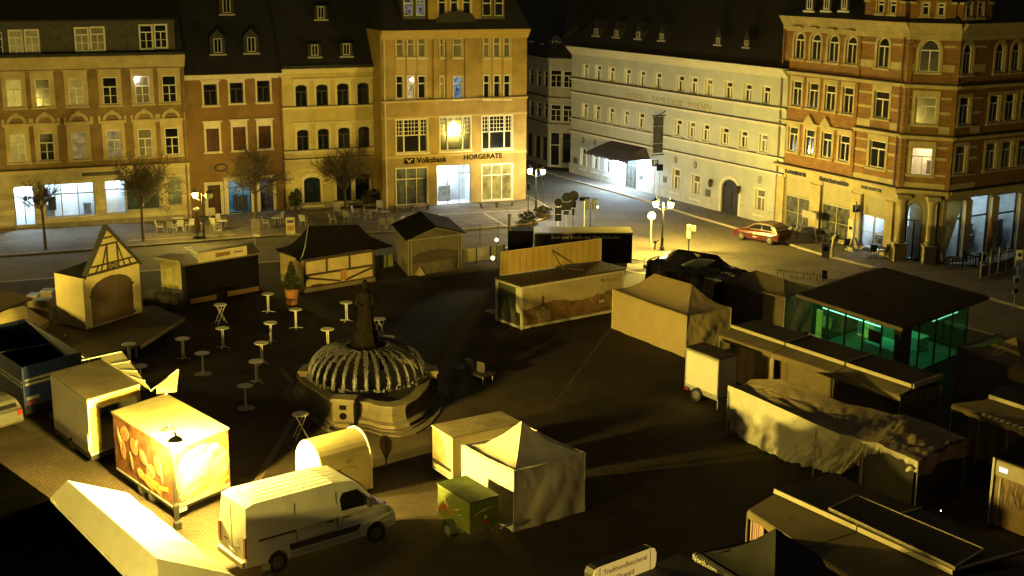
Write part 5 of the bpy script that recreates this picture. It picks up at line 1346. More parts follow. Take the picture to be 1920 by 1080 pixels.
mb = MB(); cc = flat(A0) + ax * (Lx * .55) + pe * (W + .006) + UP * 1.15
for k2 in range(5): mb.obox(cc + ax * (k2 * .17 - .45) + UP * (.04 * math.sin(k2)), ax * .13, pe * .004, UP * .09)
mb.prism([cc + UP * .3 + ax * (.18 * math.cos(a * .7854)) + UP * (.1 * math.sin(a * .7854)) for a in range(8)], pe * .004)
mb.build('faint_logo', sgn, t)
# 24b small standing heart board behind the barrel
b0 = at(724, 880, 0); t = thing('signboard', 'dim shield shaped board on a post right of the barrel stand', 'sign board', b0); mb = MB(); d = Vector((1, -.2, 0)).normalized()
mb.prism([b0 + UP * z + d * x for x, z in ((0, .35), (.28, .95), (.26, 1.25), (.08, 1.45), (-.12, 1.45), (-.26, 1.2), (-.24, .9))], Vector((.2, 1, 0)) * .04); mb.build('board', M('dim_board', (.16, .12, .05), .6, .3, 6), t); mb = MB(); mb.tube(b0, b0 + UP * 1.4, .03); mb.build('post', black_metal, t)
# 25 food print trailer
l, c, r, b = box3((211, 775), (323, 844), (427, 805), 2.75); t = thing('food_trailer', 'tall snack trailer printed with fries and chicken under the bright street lamp', 'trailer', flat(c)); z0 = .42
mb = MB(); D_ = UP * (2.75 - z0); mb.hexa([p - D_ for p in (c, r, b, l)], [c, r, b, l]); mb.build('body', M('food_print_red', (.36, .15, .07), .5, .4, 2.2, col2=(.10, .035, .02)), t)
mb = MB(); o = (c + b) / 2; mb.hexa([p + (p - o).normalized() * .06 + UP * .003 for p in (c, r, b, l)], [p + (p - o).normalized() * .06 + UP * .07 for p in (c, r, b, l)]); mb.build('roof_panel', M('yellowish_roof', (.50, .42, .20), .6, .25, 1.2, streak=.1), t)
Fl, Fr = F(flat(l), flat(c)), F(flat(c), flat(r)); rnd = random.Random(4)
def fries(Fc, root, n, zlo, zhi, mat, off, ulo=.05, uhi=.95, ang=None):
    mb = MB()
    for i in range(n):
        u = Fc.w * rnd.uniform(ulo, uhi); z = rnd.uniform(zlo, zhi); a = rnd.uniform(-.9, 1.2) if ang is None else ang + rnd.uniform(-.35, .35); ln = rnd.uniform(.25, .5); w = rnd.uniform(.05, .085)
        du, dz = math.cos(a), math.sin(a); pts = [(u + du * s * ln - dz * q * w, z + dz * s * ln + du * q * w) for s, q in ((-1, -1), (1, -1), (1.06, 0), (1, 1), (-1, 1), (-1.06, 0))]
        if min(p[0] for p in pts) < .03 or max(p[0] for p in pts) > Fc.w - .03 or min(p[1] for p in pts) < z0 + .1 or max(p[1] for p in pts) > 2.72: continue
        Fc.slab(mb, pts, off + i * .0004, off + .003 + i * .0004)
    return mb.build('printed_fries', mat, root)
fry = M('fries_print', (.62, .42, .12), .5, .25, 5, col2=(.50, .26, .06)); fry2 = M('pale_fries_print', (.68, .55, .28), .5, .2, 5)
blobs(Fl, t, 'printed_chicken', M('chicken_print', (.62, .42, .22), .5, .45, 4, col2=(.45, .13, .05)), [(.2, 2.2, .4, .3, .3), (.35, 1.9, .3, .38, .9), (.15, 1.5, .25, .42, .2), (.62, 1.3, .42, .30, .4), (.5, 1.7, .35, .25, -.5), (.75, 1.75, .3, .4, .4)], .006)
blobs(Fl, t, 'printed_salad', M('salad_print', (.66, .56, .34), .5, .5, 5, col2=(.55, .30, .12)), [(.4, 2.1, .22, .1, .9), (.1, 1.9, .12, .42, .3), (.55, 1.55, .5, .08, -.5), (.8, 1.5, .1, .35, .2), (.45, .95, .3, .2, -.2), (.3, 1.25, .09, .35, .3)], .012)
blobs(Fr, t, 'printed_base', M('pale_food_base', (.66, .56, .30), .5, .3, 2.5, col2=(.40, .18, .05)), [(.5, 1.55, 1.35, 1.02, 0)], .003)
fries(Fl, t, 16, .55, 1.0, fry, .018, .45, .98, -.1)
blobs(Fr, t, 'printed_burger', M('burger_print', (.66, .58, .42), .5, .3, 3), [(.45, 1.9, .55, .3, .35), (.3, 1.6, .4, .2, .3), (.7, 2.2, .35, .2, .3)], .006)
fries(Fr, t, 26, .6, 2.0, fry2, .012, ang=.6); fries(Fr, t, 14, .55, 1.3, fry, .026, .3, .98, .5)
blobs(Fr, t, 'printed_chicken', MATS['chicken_print'], [(.52, 2.25, .14, .1, 0), (.72, 2.1, .14, .09, 0), (.2, .75, .25, .1, 0), (.75, .62, .4, .08, .1)], .036)
mb = MB(); Fr.box(mb, .05, Fr.w - .05, .45, .6, .003, .03); Fl.box(mb, .05, Fl.w - .05, .43, .50, .003, .03); mb.build('edge_profile', galv, t)
mb = MB(); Fr.box(mb, .1, .5, .25, .4, .0, .03); mb.build('number_plate', white_paint, t)
dl, dr = (l - c).normalized(), (r - c).normalized()
mb = MB(); mb.hexa([p - UP * (2.75 - .25) - (p - o).normalized() * .15 for p in (c, r, b, l)], [p - UP * (2.75 - .415) - (p - o).normalized() * .15 for p in (c, r, b, l)]); mb.build('chassis', black_metal, t)
for s in (.45, .62):
    wheel(flat(l).lerp(flat(c), s) + UP * .3 + dr * .12, dr, .3, t); wheel(flat(l).lerp(flat(c), s) + UP * .3 + dr * ((r - c).length - .12), dr, .3, t)
# 26 white open box trailer
l, c, r, b = box3((94, 703), (163, 752), (262, 722), 2.8); t = thing('box_trailer', 'tall white box trailer with raised side flap left of the food trailer', 'trailer', flat(c)); z0 = .45; D_ = UP * (2.8 - z0)
Fl, Fr = F(flat(l), flat(c)), F(flat(c), flat(r))
mb = MB(); Fl.box(mb, 0, Fl.w, z0, 2.8, -.06, 0); Fr.wall(mb, [(0, z0), (Fr.w, z0), (Fr.w, 2.8), (0, 2.8)], [[(.55, z0 + .1), (Fr.w - .1, z0 + .1), (Fr.w - .1, 2.35), (.55, 2.35)]], .08)
for p, q in ((b, l), (r, b)): mb.quad(p - D_, q - D_, q, p)
mb.quad(c - D_, r - D_, b - D_, l - D_); mb.build('body', white_box, t)
o = (c + b) / 2; mb = MB(); mb.hexa([p + UP * .003 for p in (c, r, b, l)], [p + (p - o).normalized() * .04 + UP * .07 for p in (c, r, b, l)]); mb.build('roof_panel', M('dusty_roof', (.34, .28, .15), .6, .3, .8), t)
mb = MB(); 
for k in range(14): Fr.box(mb, .06, .52, z0 + .12 + k * .135, z0 + .12 + k * .135 + .11, .003, .03 + .01 * (k % 3))
for k in range(3): Fr.box(mb, .56, Fr.w - .05, 2.37 + k * .13, 2.37 + k * .13 + .11, .003, .03 + .01 * (k % 2))
mb.build('wooden_slats', M('yellow_slats', (.50, .36, .09), .6, .25, 4), t)
dl, dr = (l - c).normalized(), (r - c).normalized()
mb = MB(); hg0, hg1 = b + UP * .08, r + UP * .08; out = dr
e0, e1 = at(228, 660, 3.35), at(283, 733, 2.9)
mb.hexa([hg0, hg1, e1, e0], [p + UP * .05 for p in (hg0, hg1, e1, e0)]); fl_ = mb.build('side_flap', M('cream_flap', (.55, .48, .26), .5, .15), t)
mb = MB()
for k in (.3, .55, .8): mb.tube(hg0.lerp(hg1, k) + UP * .08, e0.lerp(e1, k) + UP * .08, .03, n=6)
mb.build('flap_strut', white_paint, fl_)
mb = MB(); mb.tube(at(153, 676, 3.0), at(228, 659, 3.4), .03); mb.build('flap_bar', white_paint, fl_)
wheel(flat(l).lerp(flat(c), .5) + UP * .3 + dr * .1, dr, .3, t); wheel(flat(l).lerp(flat(c), .5) + UP * .3 + dr * ((r - c).length - .1), dr, .3, t)
mb = MB(); Fl.box(mb, Fl.w - .28, Fl.w - .12, .6, 1.35, .003, .03); mb.build('light_strip', white_paint, t)
mb = MB(); mb.hexa([p - UP * 2.55 for p in (c, r, b, l)], [p - UP * 2.36 for p in (c, r, b, l)]); mb.build('chassis', black_metal, t)
# pennant board
b0 = at(284, 742, .0); b0 = at(306, 800, 0); t = thing('pennant_board', 'small white triangular board with printing on a slanted pole above the food trailer', 'sign board', b0)
p1, p2, p3, p4 = at(293, 725, 3.1), at(334, 694, 3.4), at(329, 735, 3.0), at(294, 739, 2.9)
mb = MB(); mb.add([p1, p2, p3, p4] + [p + Vector((.03, .06, 0)) for p in (p1, p2, p3, p4)], [(3, 2, 1, 0), (4, 5, 6, 7), (0, 1, 5, 4), (1, 2, 6, 5), (2, 3, 7, 6), (3, 0, 4, 7)]); mb.build('board', M('pennant_print', (.62, .56, .42), .5, .35, 5, col2=(.5, .3, .18)), t)
mb = MB(); mb.tube(at(282, 733, 2.9), p2 + UP * .03, .03); mb.tube(flat(p1.lerp(p3, .5)), p1.lerp(p3, .5), .035); mb.build('pole', white_paint, t)
# 27 blue tarpaulin truck body
l, c, r, b = box3((-60, 622), (40, 690), (152, 660), 2.5); t = thing('blue_truck', 'blue open topped truck body with two pale stripes left of the white box trailer', 'truck', flat(c)); Fl, Fr = F(flat(l), flat(c)), F(flat(c), flat(r))
blue = M('blue_truck_side', (.008, .022, .11), .5, .25, 1); z0 = .7; D_ = UP * (2.5 - z0); mb = MB()
Fl.box(mb, 0, Fl.w, z0, 2.5, -.06, 0); Fr.box(mb, 0.002, Fr.w, z0, 2.498, -.06, 0.002)
mb.obox(b - D_, (r - b), (l - b).normalized() * .06, D_ * .998); mb.obox(b - D_ * .99, (l - b), (r - b).normalized() * .06, D_ * .985); mb.build('body', blue, t); mb = MB(); mb.quad(*[p - UP * 1.5 for p in (c, r, b, l)]); mb.build('load_bed', M('black_boards', (.007, .0055, .004), .9, .4, 3, streak=.1, spec=.1), t)
mb = MB()
for z in (1.62, 1.82): Fr.box(mb, .1, Fr.w - .2, z, z + .11, .006, .03); Fl.box(mb, .2, Fl.w - .1, z - .1, z, .006, .03)
mb.build('pale_stripes', M('pale_stripe', (.35, .34, .28), .5, .2), t)
mb = MB(); Fr.box(mb, .1, .75, .95, 1.1, .006, .05); mb.build('tail_light', galv, t); mb = MB(); Fr.box(mb, .1, .6, .72, .9, .006, .05); mb.build('red_plate', M('dull_red', (.16, .04, .04), .5), t)
mb = MB(); mb.hexa([p - UP * 2.2 for p in (c, r, b, l)], [p - UP * 1.82 for p in (c, r, b, l)]); mb.build('chassis', black_metal, t)
for s in (.2, .75): wheel(flat(l).lerp(flat(c), s) + UP * .45 + (r - c).normalized() * .2, (r - c), .45, t, .28)
mb = MB()
for k in (0, 3): Fl.box(mb, Fl.w * k / 5, Fl.w * k / 5 + .04, 2.5, 2.53, -2.4, .0)
mb.build('cover_bows', black_metal, t)
# 28 grey marquee in the foreground
R0, R1 = at(127, 901, 3.0), at(294, 1047, 3.0); E0, E1 = at(237, 924, 2.15), at(432, 1075, 2.15); t = thing('ridge_marquee', 'long ridge marquee with one slope glaring white under the lamp at the bottom left', 'tent', flat(R1))
ext = (R1 - R0).normalized(); W0, W1 = at(94, 933, 2.3), at(262, 1105, 2.3)
mar = M('marquee_cloth', (.62, .60, .52), .7, .1, 1, bump=.2, bscale=3, trans=.38)
hipE = at(440, 1082, 2.15); mb = MB()
def gslope(a, b, c_, d_): mb.grid(lambda u, v: a.lerp(b, u).lerp(d_.lerp(c_, u), v) + UP * (.02 * math.sin(u * 30) * v), 30, 4)
gslope(R0, R1, E1, E0); gslope(R0, R1, W1, W0); hm = at(300, 1120, 2.1)
mb.add([R1, E1, hm, W1], [(0, 1, 2), (0, 2, 3)]); mb.add([R0, E0, W0], [(0, 1, 2)]); mb.build('roof_cloth', mar, t, smooth=False)
mb = MB()
for a, b2 in ((E0, E1), (W0, W1), (E0, W0), (E1, hm), (hm, W1)): mb.quad(flat(a) + UP * .02, flat(b2) + UP * .02, b2, a)
mb.build('side_cloth', mar, t)
mb = MB()
for x, y in [(151, 992), (190, 1030), (96, 937)]: q_ = at(x, y, 2.2); mb.obox(q_, (.12, 0, 0), (0, .08, 0), (0, 0, .04))
# black flat canopy beyond it
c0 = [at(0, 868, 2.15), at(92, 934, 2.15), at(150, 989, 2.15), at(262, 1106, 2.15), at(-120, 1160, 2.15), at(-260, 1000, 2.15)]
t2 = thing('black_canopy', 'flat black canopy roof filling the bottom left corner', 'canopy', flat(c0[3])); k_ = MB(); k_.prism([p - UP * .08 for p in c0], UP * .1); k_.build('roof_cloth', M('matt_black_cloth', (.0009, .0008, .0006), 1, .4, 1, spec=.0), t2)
k_ = MB()
for p in c0: q_ = p.lerp(c0[4], .06); k_.tube(flat(q_), q_ - UP * .09, .04)
k_.build('poles', galv, t2)
k_ = MB(); k_.add(mb.v, mb.f); k_.build('clips', white_paint, t2)
# ================================================================ VEHICLES
def car_body(prof, wfun, base, d, mat, root, name='body', n=None):
    s = Vector((-d.y, d.x, 0)); vs = []; m = len(prof)
    for sgn in (-1, 1):
        for x, z in prof: vs.append(base + d * x + s * (sgn * wfun(x, z)) + UP * z)
    mb = MB(); mid = [base + d * x + UP * z for x, z in prof]
    loops = [[Vector((x, z, 0)) for x, z in prof]]; tri = tessellate_polygon(loops)
    mb.add(vs, [tuple(t_) for t_ in tri] + [tuple(i + m for i in reversed(t_)) for t_ in tri] + [(i, (i + 1) % m, (i + 1) % m + m, i + m) for i in range(m)])
    o = mb.build(name, mat, root); md = o.modifiers.new('w', 'WELD'); md.merge_threshold = .001; md = o.modifiers.new('b', 'BEVEL'); md.width = .05; md.segments = 3; md.limit_method = 'ANGLE'; md.angle_limit = R_(28)
    return o
def arc(cx, r, z=.3, n=8): return [(cx + r * math.cos(math.pi * (1 - k / n)), z + r * math.sin(math.pi * (1 - k / n))) for k in range(n + 1)]
# white panel van: x from rear to front
VZ = 1.12; VX = 1.07; T1, T2 = at(456, 957, 2.28 * VZ), at(405, 918, 2.28 * VZ); T3 = at(636, 909, 2.28 * VZ)
d = (T3 - T1); d.z = 0; d.normalize(); s = Vector((-d.y, d.x, 0)); base = flat(T1) + s * .95
nv0 = len(bpy.data.objects)
t = thing('delivery_van', 'white panel van with its rear brightly lit, parked behind the marquee', 'van', base)
vp = M('white_van_paint', (.66, .64, .57), .3, .16, 1.4, streak=.35)
prof = [(.0, .45), (.75, .42)] + arc(1.1, .38, .35) + [(1.5, .38), (4.2, .38)] + arc(4.72, .4, .35) + [(5.2, .40), (5.52, .42), (5.56, .62), (5.5, .88), (5.35, 1.08), (4.85, 1.32), (4.15, 2.12), (3.9, 2.28), (3.2, 2.36), (.4, 2.36), (.1, 2.28), (.02, 1.2)]
def vw(x, z): return (.99 - max(0, z - 1.2) ** 1.4 * .10) * (1 - max(0, x - 4.6) ** 2 * .16)
body = car_body(prof, vw, base, d, vp, t); 
for x in (1.1, 4.72):
    for sg in (-1, 1): wheel(base + d * x + s * (sg * .86) + UP * .33, s, .33, t, .22)
def side(root, name, pts, mat, sg=-1, off=.008, th=.012):
    mb = MB(); mb.prism([base + d * x + s * (sg * (vw(x, z) + off)) + UP * z for x, z in pts], s * (sg * th)); return mb.build(name, mat, root)
for sg in (-1, 1):
    side(t, 'side_window', [(3.42, 1.42), (4.42, 1.40), (4.5, 1.52), (4.02, 1.98), (3.5, 1.98), (3.38, 1.8)], dark_glass, sg)
    side(t, 'side_moulding', [(1.55, .62), (4.0, .62), (4.15, .82), (1.5, .82)], M('grey_plastic', (.05, .045, .04), .6, .1), sg)
    side(t, 'sill_panel', [(1.55, .42), (4.1, .42), (4.1, .56), (1.55, .56)], M('pale_sill', (.42, .4, .32), .5), sg)
    side(t, 'door_rail', [(.45, 1.18), (1.75, 1.18), (1.75, 1.24), (.45, 1.24)], MATS['grey_plastic'], sg)
    side(t, 'door_handle', [(2.85, 1.16), (3.1, 1.16), (3.1, 1.21), (2.85, 1.21)], MATS['grey_plastic'], sg); side(t, 'door_handle', [(3.45, 1.16), (3.68, 1.16), (3.68, 1.21), (3.45, 1.21)], MATS['grey_plastic'], sg)
    for x in (1.75, 3.25): side(t, 'door_seam', [(x, .85), (x + .03, .85), (x + .03, 2.05), (x, 2.05)], MATS['grey_plastic'], sg, .002, .006)
    mb = MB(); mb.obox(base + d * 4.35 + s * (sg * 1.0) + UP * 1.35, s * (sg * .22), d * .1, UP * .28); mb.build('wing_mirror', MATS['grey_plastic'], t, bevel=.03)
    mb = MB(); mb.obox(base - d * .03 + s * (sg * .93 - .07) + UP * .75, s * .14, d * .06, UP * .65); mb.build('tail_light', M('dull_tail_light', (.25, .10, .04), .3, .4, 6), t)
    mb = MB(); mb.prism([base + d * x + s * (sg * w_) + UP * z for x, w_, z in ((5.30, .62, .92), (5.12, .93, .92), (4.98, .93, 1.12), (5.18, .62, 1.12))], d * .09 + UP * .09); mb.build('headlight', M('headlight_glass', (.4, .4, .36), .15, .3), t)
mb = MB(); w0, w1 = 1.0, .88; mb.prism([base + d * 4.82 - s * .78 + UP * 1.36, base + d * 4.82 + s * .78 + UP * 1.36, base + d * 4.2 + s * .74 + UP * 2.07, base + d * 4.2 - s * .74 + UP * 2.07], d * .035 + UP * .035); mb.build('windscreen', dark_glass, t)
mb = MB(); mb.obox(base - d * .12 - s * .93 + UP * .42, s * 1.86, d * .14, UP * .2); mb.build('rear_bumper', M('yellowed_bumper', (.3, .26, .15), .6), t, bevel=.03)
mb = MB(); mb.obox(base - d * .015 - s * .01 + UP * .65, s * .02, d * .02, UP * 1.55); 
for sg in (-1, 1): mb.obox(base - d * .015 + s * (sg * .45 - .12) + UP * .95, s * .24, d * .02, UP * .04)
mb.build('rear_door_trim', MATS['grey_plastic'], t)
mb = MB(); mb.obox(base - d * .03 - s * .26 + UP * .68, s * .52, d * .012, UP * .11); mb.build('number_plate', white_paint, t)
mb = MB(); mb.obox(base + d * .5 + s * -1.0 + UP * .2, d * .3, s * -.02, UP * .2); mb.build('mud_flap', M('pale_sill'), t)
mb = MB()
for k in range(5): mb.obox(base + d * (.5 + k * .1) - s * (.6 - k * .3), d * 2.9, s * .03, UP * .005)
for v_ in mb.v: v_.z += 2.362
mb.build('roof_ribs', vp, t)
for o_ in [x for x in bpy.data.objects if x.parent == t or (x.parent and x.parent.parent == t)]:
    for v_ in o_.data.vertices:
        p_ = v_.co; al = p_.x * d.x + p_.y * d.y; v_.co = Vector((p_.x + d.x * al * (VX - 1), p_.y + d.y * al * (VX - 1), p_.z * VZ))
# cars
def car(label, base, d, mat, plate=None):
    s = Vector((-d.y, d.x, 0)); t = thing('parked_car', label, 'car', base)
    prof = [(.02, .42), (.1, .3)] + arc(.75, .33, .3) + [(1.2, .24), (2.85, .24)] + arc(3.22, .33, .3) + [(3.85, .28), (3.97, .42), (3.95, .62), (3.8, .76), (3.05, .92), (2.6, .96), (.35, .98), (.08, .86)]
    wf = lambda x, z: .86 * (1 - max(0, abs(x - 2) - 1.5) ** 2 * .35) - max(0, z - .6) ** 2 * .15
    car_body(prof, wf, base, d, mat, t)
    gp = [(.18, .96), (3.0, .94), (2.3, 1.38), (1.7, 1.46), (.75, 1.44), (.35, 1.3)]; wg = lambda x, z: .80 - (z - .94) * .38
    car_body(gp, wg, base, d, mat, t, 'cabin')
    for sg in (-1, 1):
        for pts in ([(.55, 1.02), (1.5, 1.02), (1.5, 1.36), (.85, 1.36)], [(1.57, 1.02), (2.66, 1.0), (2.2, 1.32), (1.57, 1.36)]):
            mb = MB(); mb.prism([base + d * x + s * (sg * (wg(x, z) + .004)) + UP * z for x, z in pts], s * (sg * .01)); mb.build('side_window', dark_glass, t)
        for x in (.75, 3.22): wheel(base + d * x + s * (sg * .76) + UP * .31, s, .31, t, .19)
        mb = MB(); mb.obox(base - d * .0 + s * (sg * .66 - .1) + UP * .68, s * .2, d * .06, UP * .22); mb.build('tail_light', M('red_lamp_glass', (.35, .02, .01), .3, .3, 9), t)
        mb = MB(); mb.obox(base + d * 3.80 + s * (sg * .6 - .12) + UP * .58, s * .24, d * .1, UP * .12); mb.build('headlight', M('headlight_glass'), t, bevel=.02)
        mb = MB(); mb.obox(base + d * 2.55 + s * (sg * .86) + UP * .93, s * (sg * .14), d * .1, UP * .12); mb.build('wing_mirror', mat, t, bevel=.02)
    mb = MB(); mb.prism([base + d * x + s * y + UP * z for x, y, z in ((2.98, -.68, .97), (2.98, .68, .97), (2.36, .6, 1.37), (2.36, -.6, 1.37))], d * .02 + UP * .02); mb.build('windscreen', dark_glass, t)
    mb = MB(); mb.prism([base + d * x + s * y + UP * z for x, y, z in ((.2, -.65, 1.0), (.2, .65, 1.0), (.42, .58, 1.32), (.42, -.58, 1.32))], d * -.02 + UP * .02); mb.build('rear_window', dark_glass, t)
    return t, s
rb_, rf_ = at(1464, 464, 0), at(1396, 452, 0); d = (rf_ - rb_); d.z = 0; d.normalize()
t, s = car('red hatchback parked at the kerb between hotel and bakery', flat(at(1474, 463, 0)) - Vector((-d.y, d.x, 0)) * -.8 if False else flat(at(1470, 459, 0)), d, M('red_car_paint', (.06, .004, .004), .3, .1))
sg = 1 if (s.y < 0) else -1
bs = Vector(t.location); mb = MB(); mb.prism([bs + d * (2.05 + .13 * math.cos(a * .6283)) + s * (sg * .87) + UP * (.68 + .08 * math.sin(a * .6283)) for a in range(10)], s * (sg * .008)); mb.build('door_logo', white_paint, t)
mb = MB(); mb.obox(bs + d * 1.8 + s * (sg * .87) + UP * .42, d * .4, s * (sg * .008), UP * .04); mb.build('door_lettering', white_paint, t)
d = Vector((-.80, .60, 0)).normalized(); t, s = car('white car at the left edge of the picture showing only its rear', flat(at(16, 812, 0)), d, M('silver_car_paint', (.08, .075, .06), .4, .1))
# ================================================================ SQUARE HUTS
# 1 barn kiosk on its platform
wood_d = M('dark_wood', (.05, .028, .014), .7, .4, 3, streak=.2); wood_m = M('platform_wood', (.11, .07, .035), .75, .35, 2, wave=(6, 'X', 1))
c, l, r = at(161.5, 618, .72), at(109, 606, .72), at(266.5, 585, .72); Fr, Fl = F(c, r), F(l, c)
t = thing('barn_kiosk', 'yellow barn shaped kiosk with a steep half timbered gable and arched brown door', 'kiosk', flat(c))
cy = M('cream_yellow_board', (.56, .46, .20), .7, .12, 1); h0, h1 = .72, .72 + 2.85; Hh = []
zt = Fr.pix(158, 521)[1]; zt2 = Fr.pix(262, 493)[1]; h1 = (zt + zt2) / 2
um0, zm0, = Fr.pix(170, 555); um1 = Fr.pix(250, 540)[0]
door = outl(um0, um1, h0 + .04, Fr.pix(215, 514)[1], .75)
mb = MB(); Fr.wall(mb, [(0, h0), (Fr.w, h0), (Fr.w, h1), (0, h1)], [door], .1); dp = 2.2
mb.quad(Fl.pt(0, h0), Fl.pt(Fl.w, h0), Fl.pt(Fl.w, h1), Fl.pt(0, h1)); bl = Fl.pt(0, h0); br = bl + Fr.u * Fr.w
mb.quad(Fr.pt(Fr.w, h0), br, Vector((br.x, br.y, h1)), Fr.pt(Fr.w, h1)); mb.quad(bl, br, Vector((br.x, br.y, h1)), Vector((bl.x, bl.y, h1))); mb.build('wall', cy, t)
mb = MB(); Fr.slab(mb, door, -.06, -.1); dd = mb.build('arched_door', M('brown_door_boards', (.07, .038, .018), .7, .3, 4, streak=.1), t)
mb = MB()
for x, y in [(170, 557), (248, 530), (252, 583)]: u, z = Fr.pix(x, y); Fr.box(mb, u - .08, u + .08, z - .06, z + .06, .0, .04)
mb.build('hinge', black_metal, dd)
ap = Fr.pix(200, 431); mb = MB(); g0, g1 = (Fr.pix(162, 518)[0], h1 + .01), (Fr.w - .02, h1 + .01); Fr.slab(mb, [(g0[0], h1 + .005), (g1[0], h1 + .005), ap], -.08, -.005); gb = mb.build('gable', cy, t)
mb = MB(); mid = (g0[0] + g1[0]) / 2; ah = ap[1] - h1
def bar(u0, z0, u1, z1, w=.05):
    dx, dz = u1 - u0, z1 - z0; ln = math.hypot(dx, dz); nx, nz = -dz / ln * w, dx / ln * w; Fr.slab(mb, [(u0 + nx, z0 + nz), (u0 - nx, z0 - nz), (u1 - nx, z1 - nz), (u1 + nx, z1 + nz)], .0 + random.random() * .006, .035 + random.random() * .01)
def lim(f): return g0[0] + (ap[0] - g0[0]) * f, g1[0] - (g1[0] - ap[0]) * f
bar(g0[0] + .1, h1 + .08, g1[0] - .1, h1 + .08, .07)
for f_ in (.2, .66, .82): a, b_ = lim(f_); bar(a + .05, h1 + ah * f_, b_ - .05, h1 + ah * f_)
u_, v_ = mid - .42, mid + .42
for u in (u_, v_): bar(u, h1, u + (.05 if u < mid else -.05), h1 + ah * .66)
bar(u_ - .5, h1, u_ + .0, h1 + ah * .6, .04); bar(v_ + .5, h1, v_ - .0, h1 + ah * .6, .04); bar(u_ - .9, h1 + .1, u_ - .6, h1 + ah * .2, .04); bar(v_ + .75, h1 + ah * .2, v_ + .9, h1 + .1, .04)
bar(u_, h1 + .1, mid, h1 + ah * .2, .03); bar(mid, h1 + .1, u_, h1 + ah * .2, .03); bar(mid, h1 + .1, v_, h1 + ah * .2, .03); bar(v_, h1 + .1, mid, h1 + ah * .2, .03); bar(mid, h1, mid, h1 + ah * .2, .03)
mb.build('timber_frame', wood_d, gb)
mb = MB(); A_, B_, P_ = (g0[0] - .15, h1 - .1), (g1[0] + .2, h1 - .1), (ap[0], ap[1] + .1)
for X in (A_, B_):
    mb.hexa([Fr.pt(X[0], X[1], .1), Fr.pt(P_[0], P_[1], .1), Fr.pt(P_[0], P_[1], -.25), Fr.pt(X[0], X[1], -.25)], [Fr.pt(X[0], X[1] + .12, .1), Fr.pt(P_[0], P_[1] + .16, .1), Fr.pt(P_[0], P_[1] + .16, -.25), Fr.pt(X[0], X[1] + .12, -.25)])
mb.build('gable_roof', M('grey_brown_roofing', (.05, .045, .035), .6, .3), t)
mb = MB(); q = [Fr.pt(-.1, h1 + .01, .05), Fr.pt(Fr.w + .1, h1 + .01, .05), Vector((br.x, br.y, h1 + .01)), Vector((bl.x, bl.y, h1 + .01))]; cc = sum(q, Vector()) / 4 + UP * .55
mb.add(q + [cc], [(0, 1, 4), (1, 2, 4), (2, 3, 4), (3, 0, 4)]); mb.build('rear_roof', slate, t)
# platforms under and beside it
pl = [at(60, 632, .68), at(170, 668, .68), at(262, 648, .68), at(345, 596, .68), at(290, 572, .68), at(105, 598, .68)]
t = thing('stage_platform', 'low wooden platform on legs under the barn kiosk', 'platform', flat(pl[0])); mb = MB(); mb.prism([p - UP * .12 for p in pl], UP * .12); mb.build('deck', wood_m, t)
for p in pl: mb = MB(); q_ = p.lerp(pl[5], .05); mb.tube(flat(q_), q_ - UP * .13, .05); mb.build('leg', galv, t)
mb = MB(); Fq = F(pl[2], pl[3]); Fq.box(mb, 0, Fq.w, .5, .7, .01, .05); mb.build('edge_board', M('pale_edge', (.25, .19, .09), .6), t)
# drawbar with clamp boxes in front of the platform
b0 = at(115, 652, 0); t = thing('tow_bar_frame', 'dark metal tow bar with a jockey clamp in front of the platform', 'tow bar', b0); mb = MB(); mb.tube(at(85, 622, .5), at(160, 672, .5), .05); mb.tube(at(120, 640, .5), at(122, 628, .9), .07); mb.tube(at(100, 640, .45), at(150, 655, .45), .03); mb.tube(flat(at(130, 650, .5)), at(130, 650, .5), .04); mb.build('frame', galv, t)
# 30 stacked boards and boxes at the left edge
st_ = [at(-40, 592, 1.0), at(45, 573, 1.0), at(72, 590, 1.0), at(92, 600, 1.0), at(74, 612, 1.0), at(30, 622, 1.0), at(-40, 634, 1.0)]
t = thing('board_stack', 'stack of pale boards at the left edge, left of the barn kiosk', 'board stack', flat(st_[0]))
for k in range(4): 
    mb = MB(); mb.prism([p + UP * (-.34 + k * .085) for p in st_], UP * .075); mb.build('board_layer', M('pale_board', (.50, .40, .16), .6, .15, 1), t)
mb = MB(); mb.prism([flat(p.lerp(st_[0], .1)) for p in st_], UP * .65); mb.build('trestle', wood_d, t)
for i, (x, y, w_, hh, lab) in enumerate([(83, 600, .9, 1.2, 'grey box between the board stack and the barn kiosk'), (93, 575, .7, 1.0, 'smaller grey box behind the box at the board stack'), (66, 574, .6, .7, 'dark crate leaning at the far side of the board stack')]):
    p = at(x, y, 0); t = thing('equipment_box', lab, 'box', p); mb = MB(); mb.box(p.x - w_ / 2, p.x + w_ / 2, p.y - .4, p.y + .4, 0, hh); o = mb.build('case', M('dull_box_paint', (.22, .17, .09), .6, .3), t, bevel=.03); mb = MB(); mb.box(p.x - w_ / 2 - .02, p.x + w_ / 2 + .02, p.y - .42, p.y + .42, hh + .004, hh + .05); mb.build('lid', galv, t)
pts_ = [at(-60, 560, 2.0), at(20, 548, 2.0), at(62, 562, 2.0), at(-10, 590, 2.0), at(-60, 600, 2.0)]; t = thing('dark_awning', 'dark awning corner behind the stack of pale boards', 'awning', flat(pts_[1])); mb = MB(); mb.prism(pts_, UP * .08); mb.build('cloth', tarp_k, t); mb = MB()
for p in pts_[1:4]: q_ = p.lerp(pts_[0], .1); mb.tube(flat(q_), q_, .03)
mb.build('poles', galv, t)
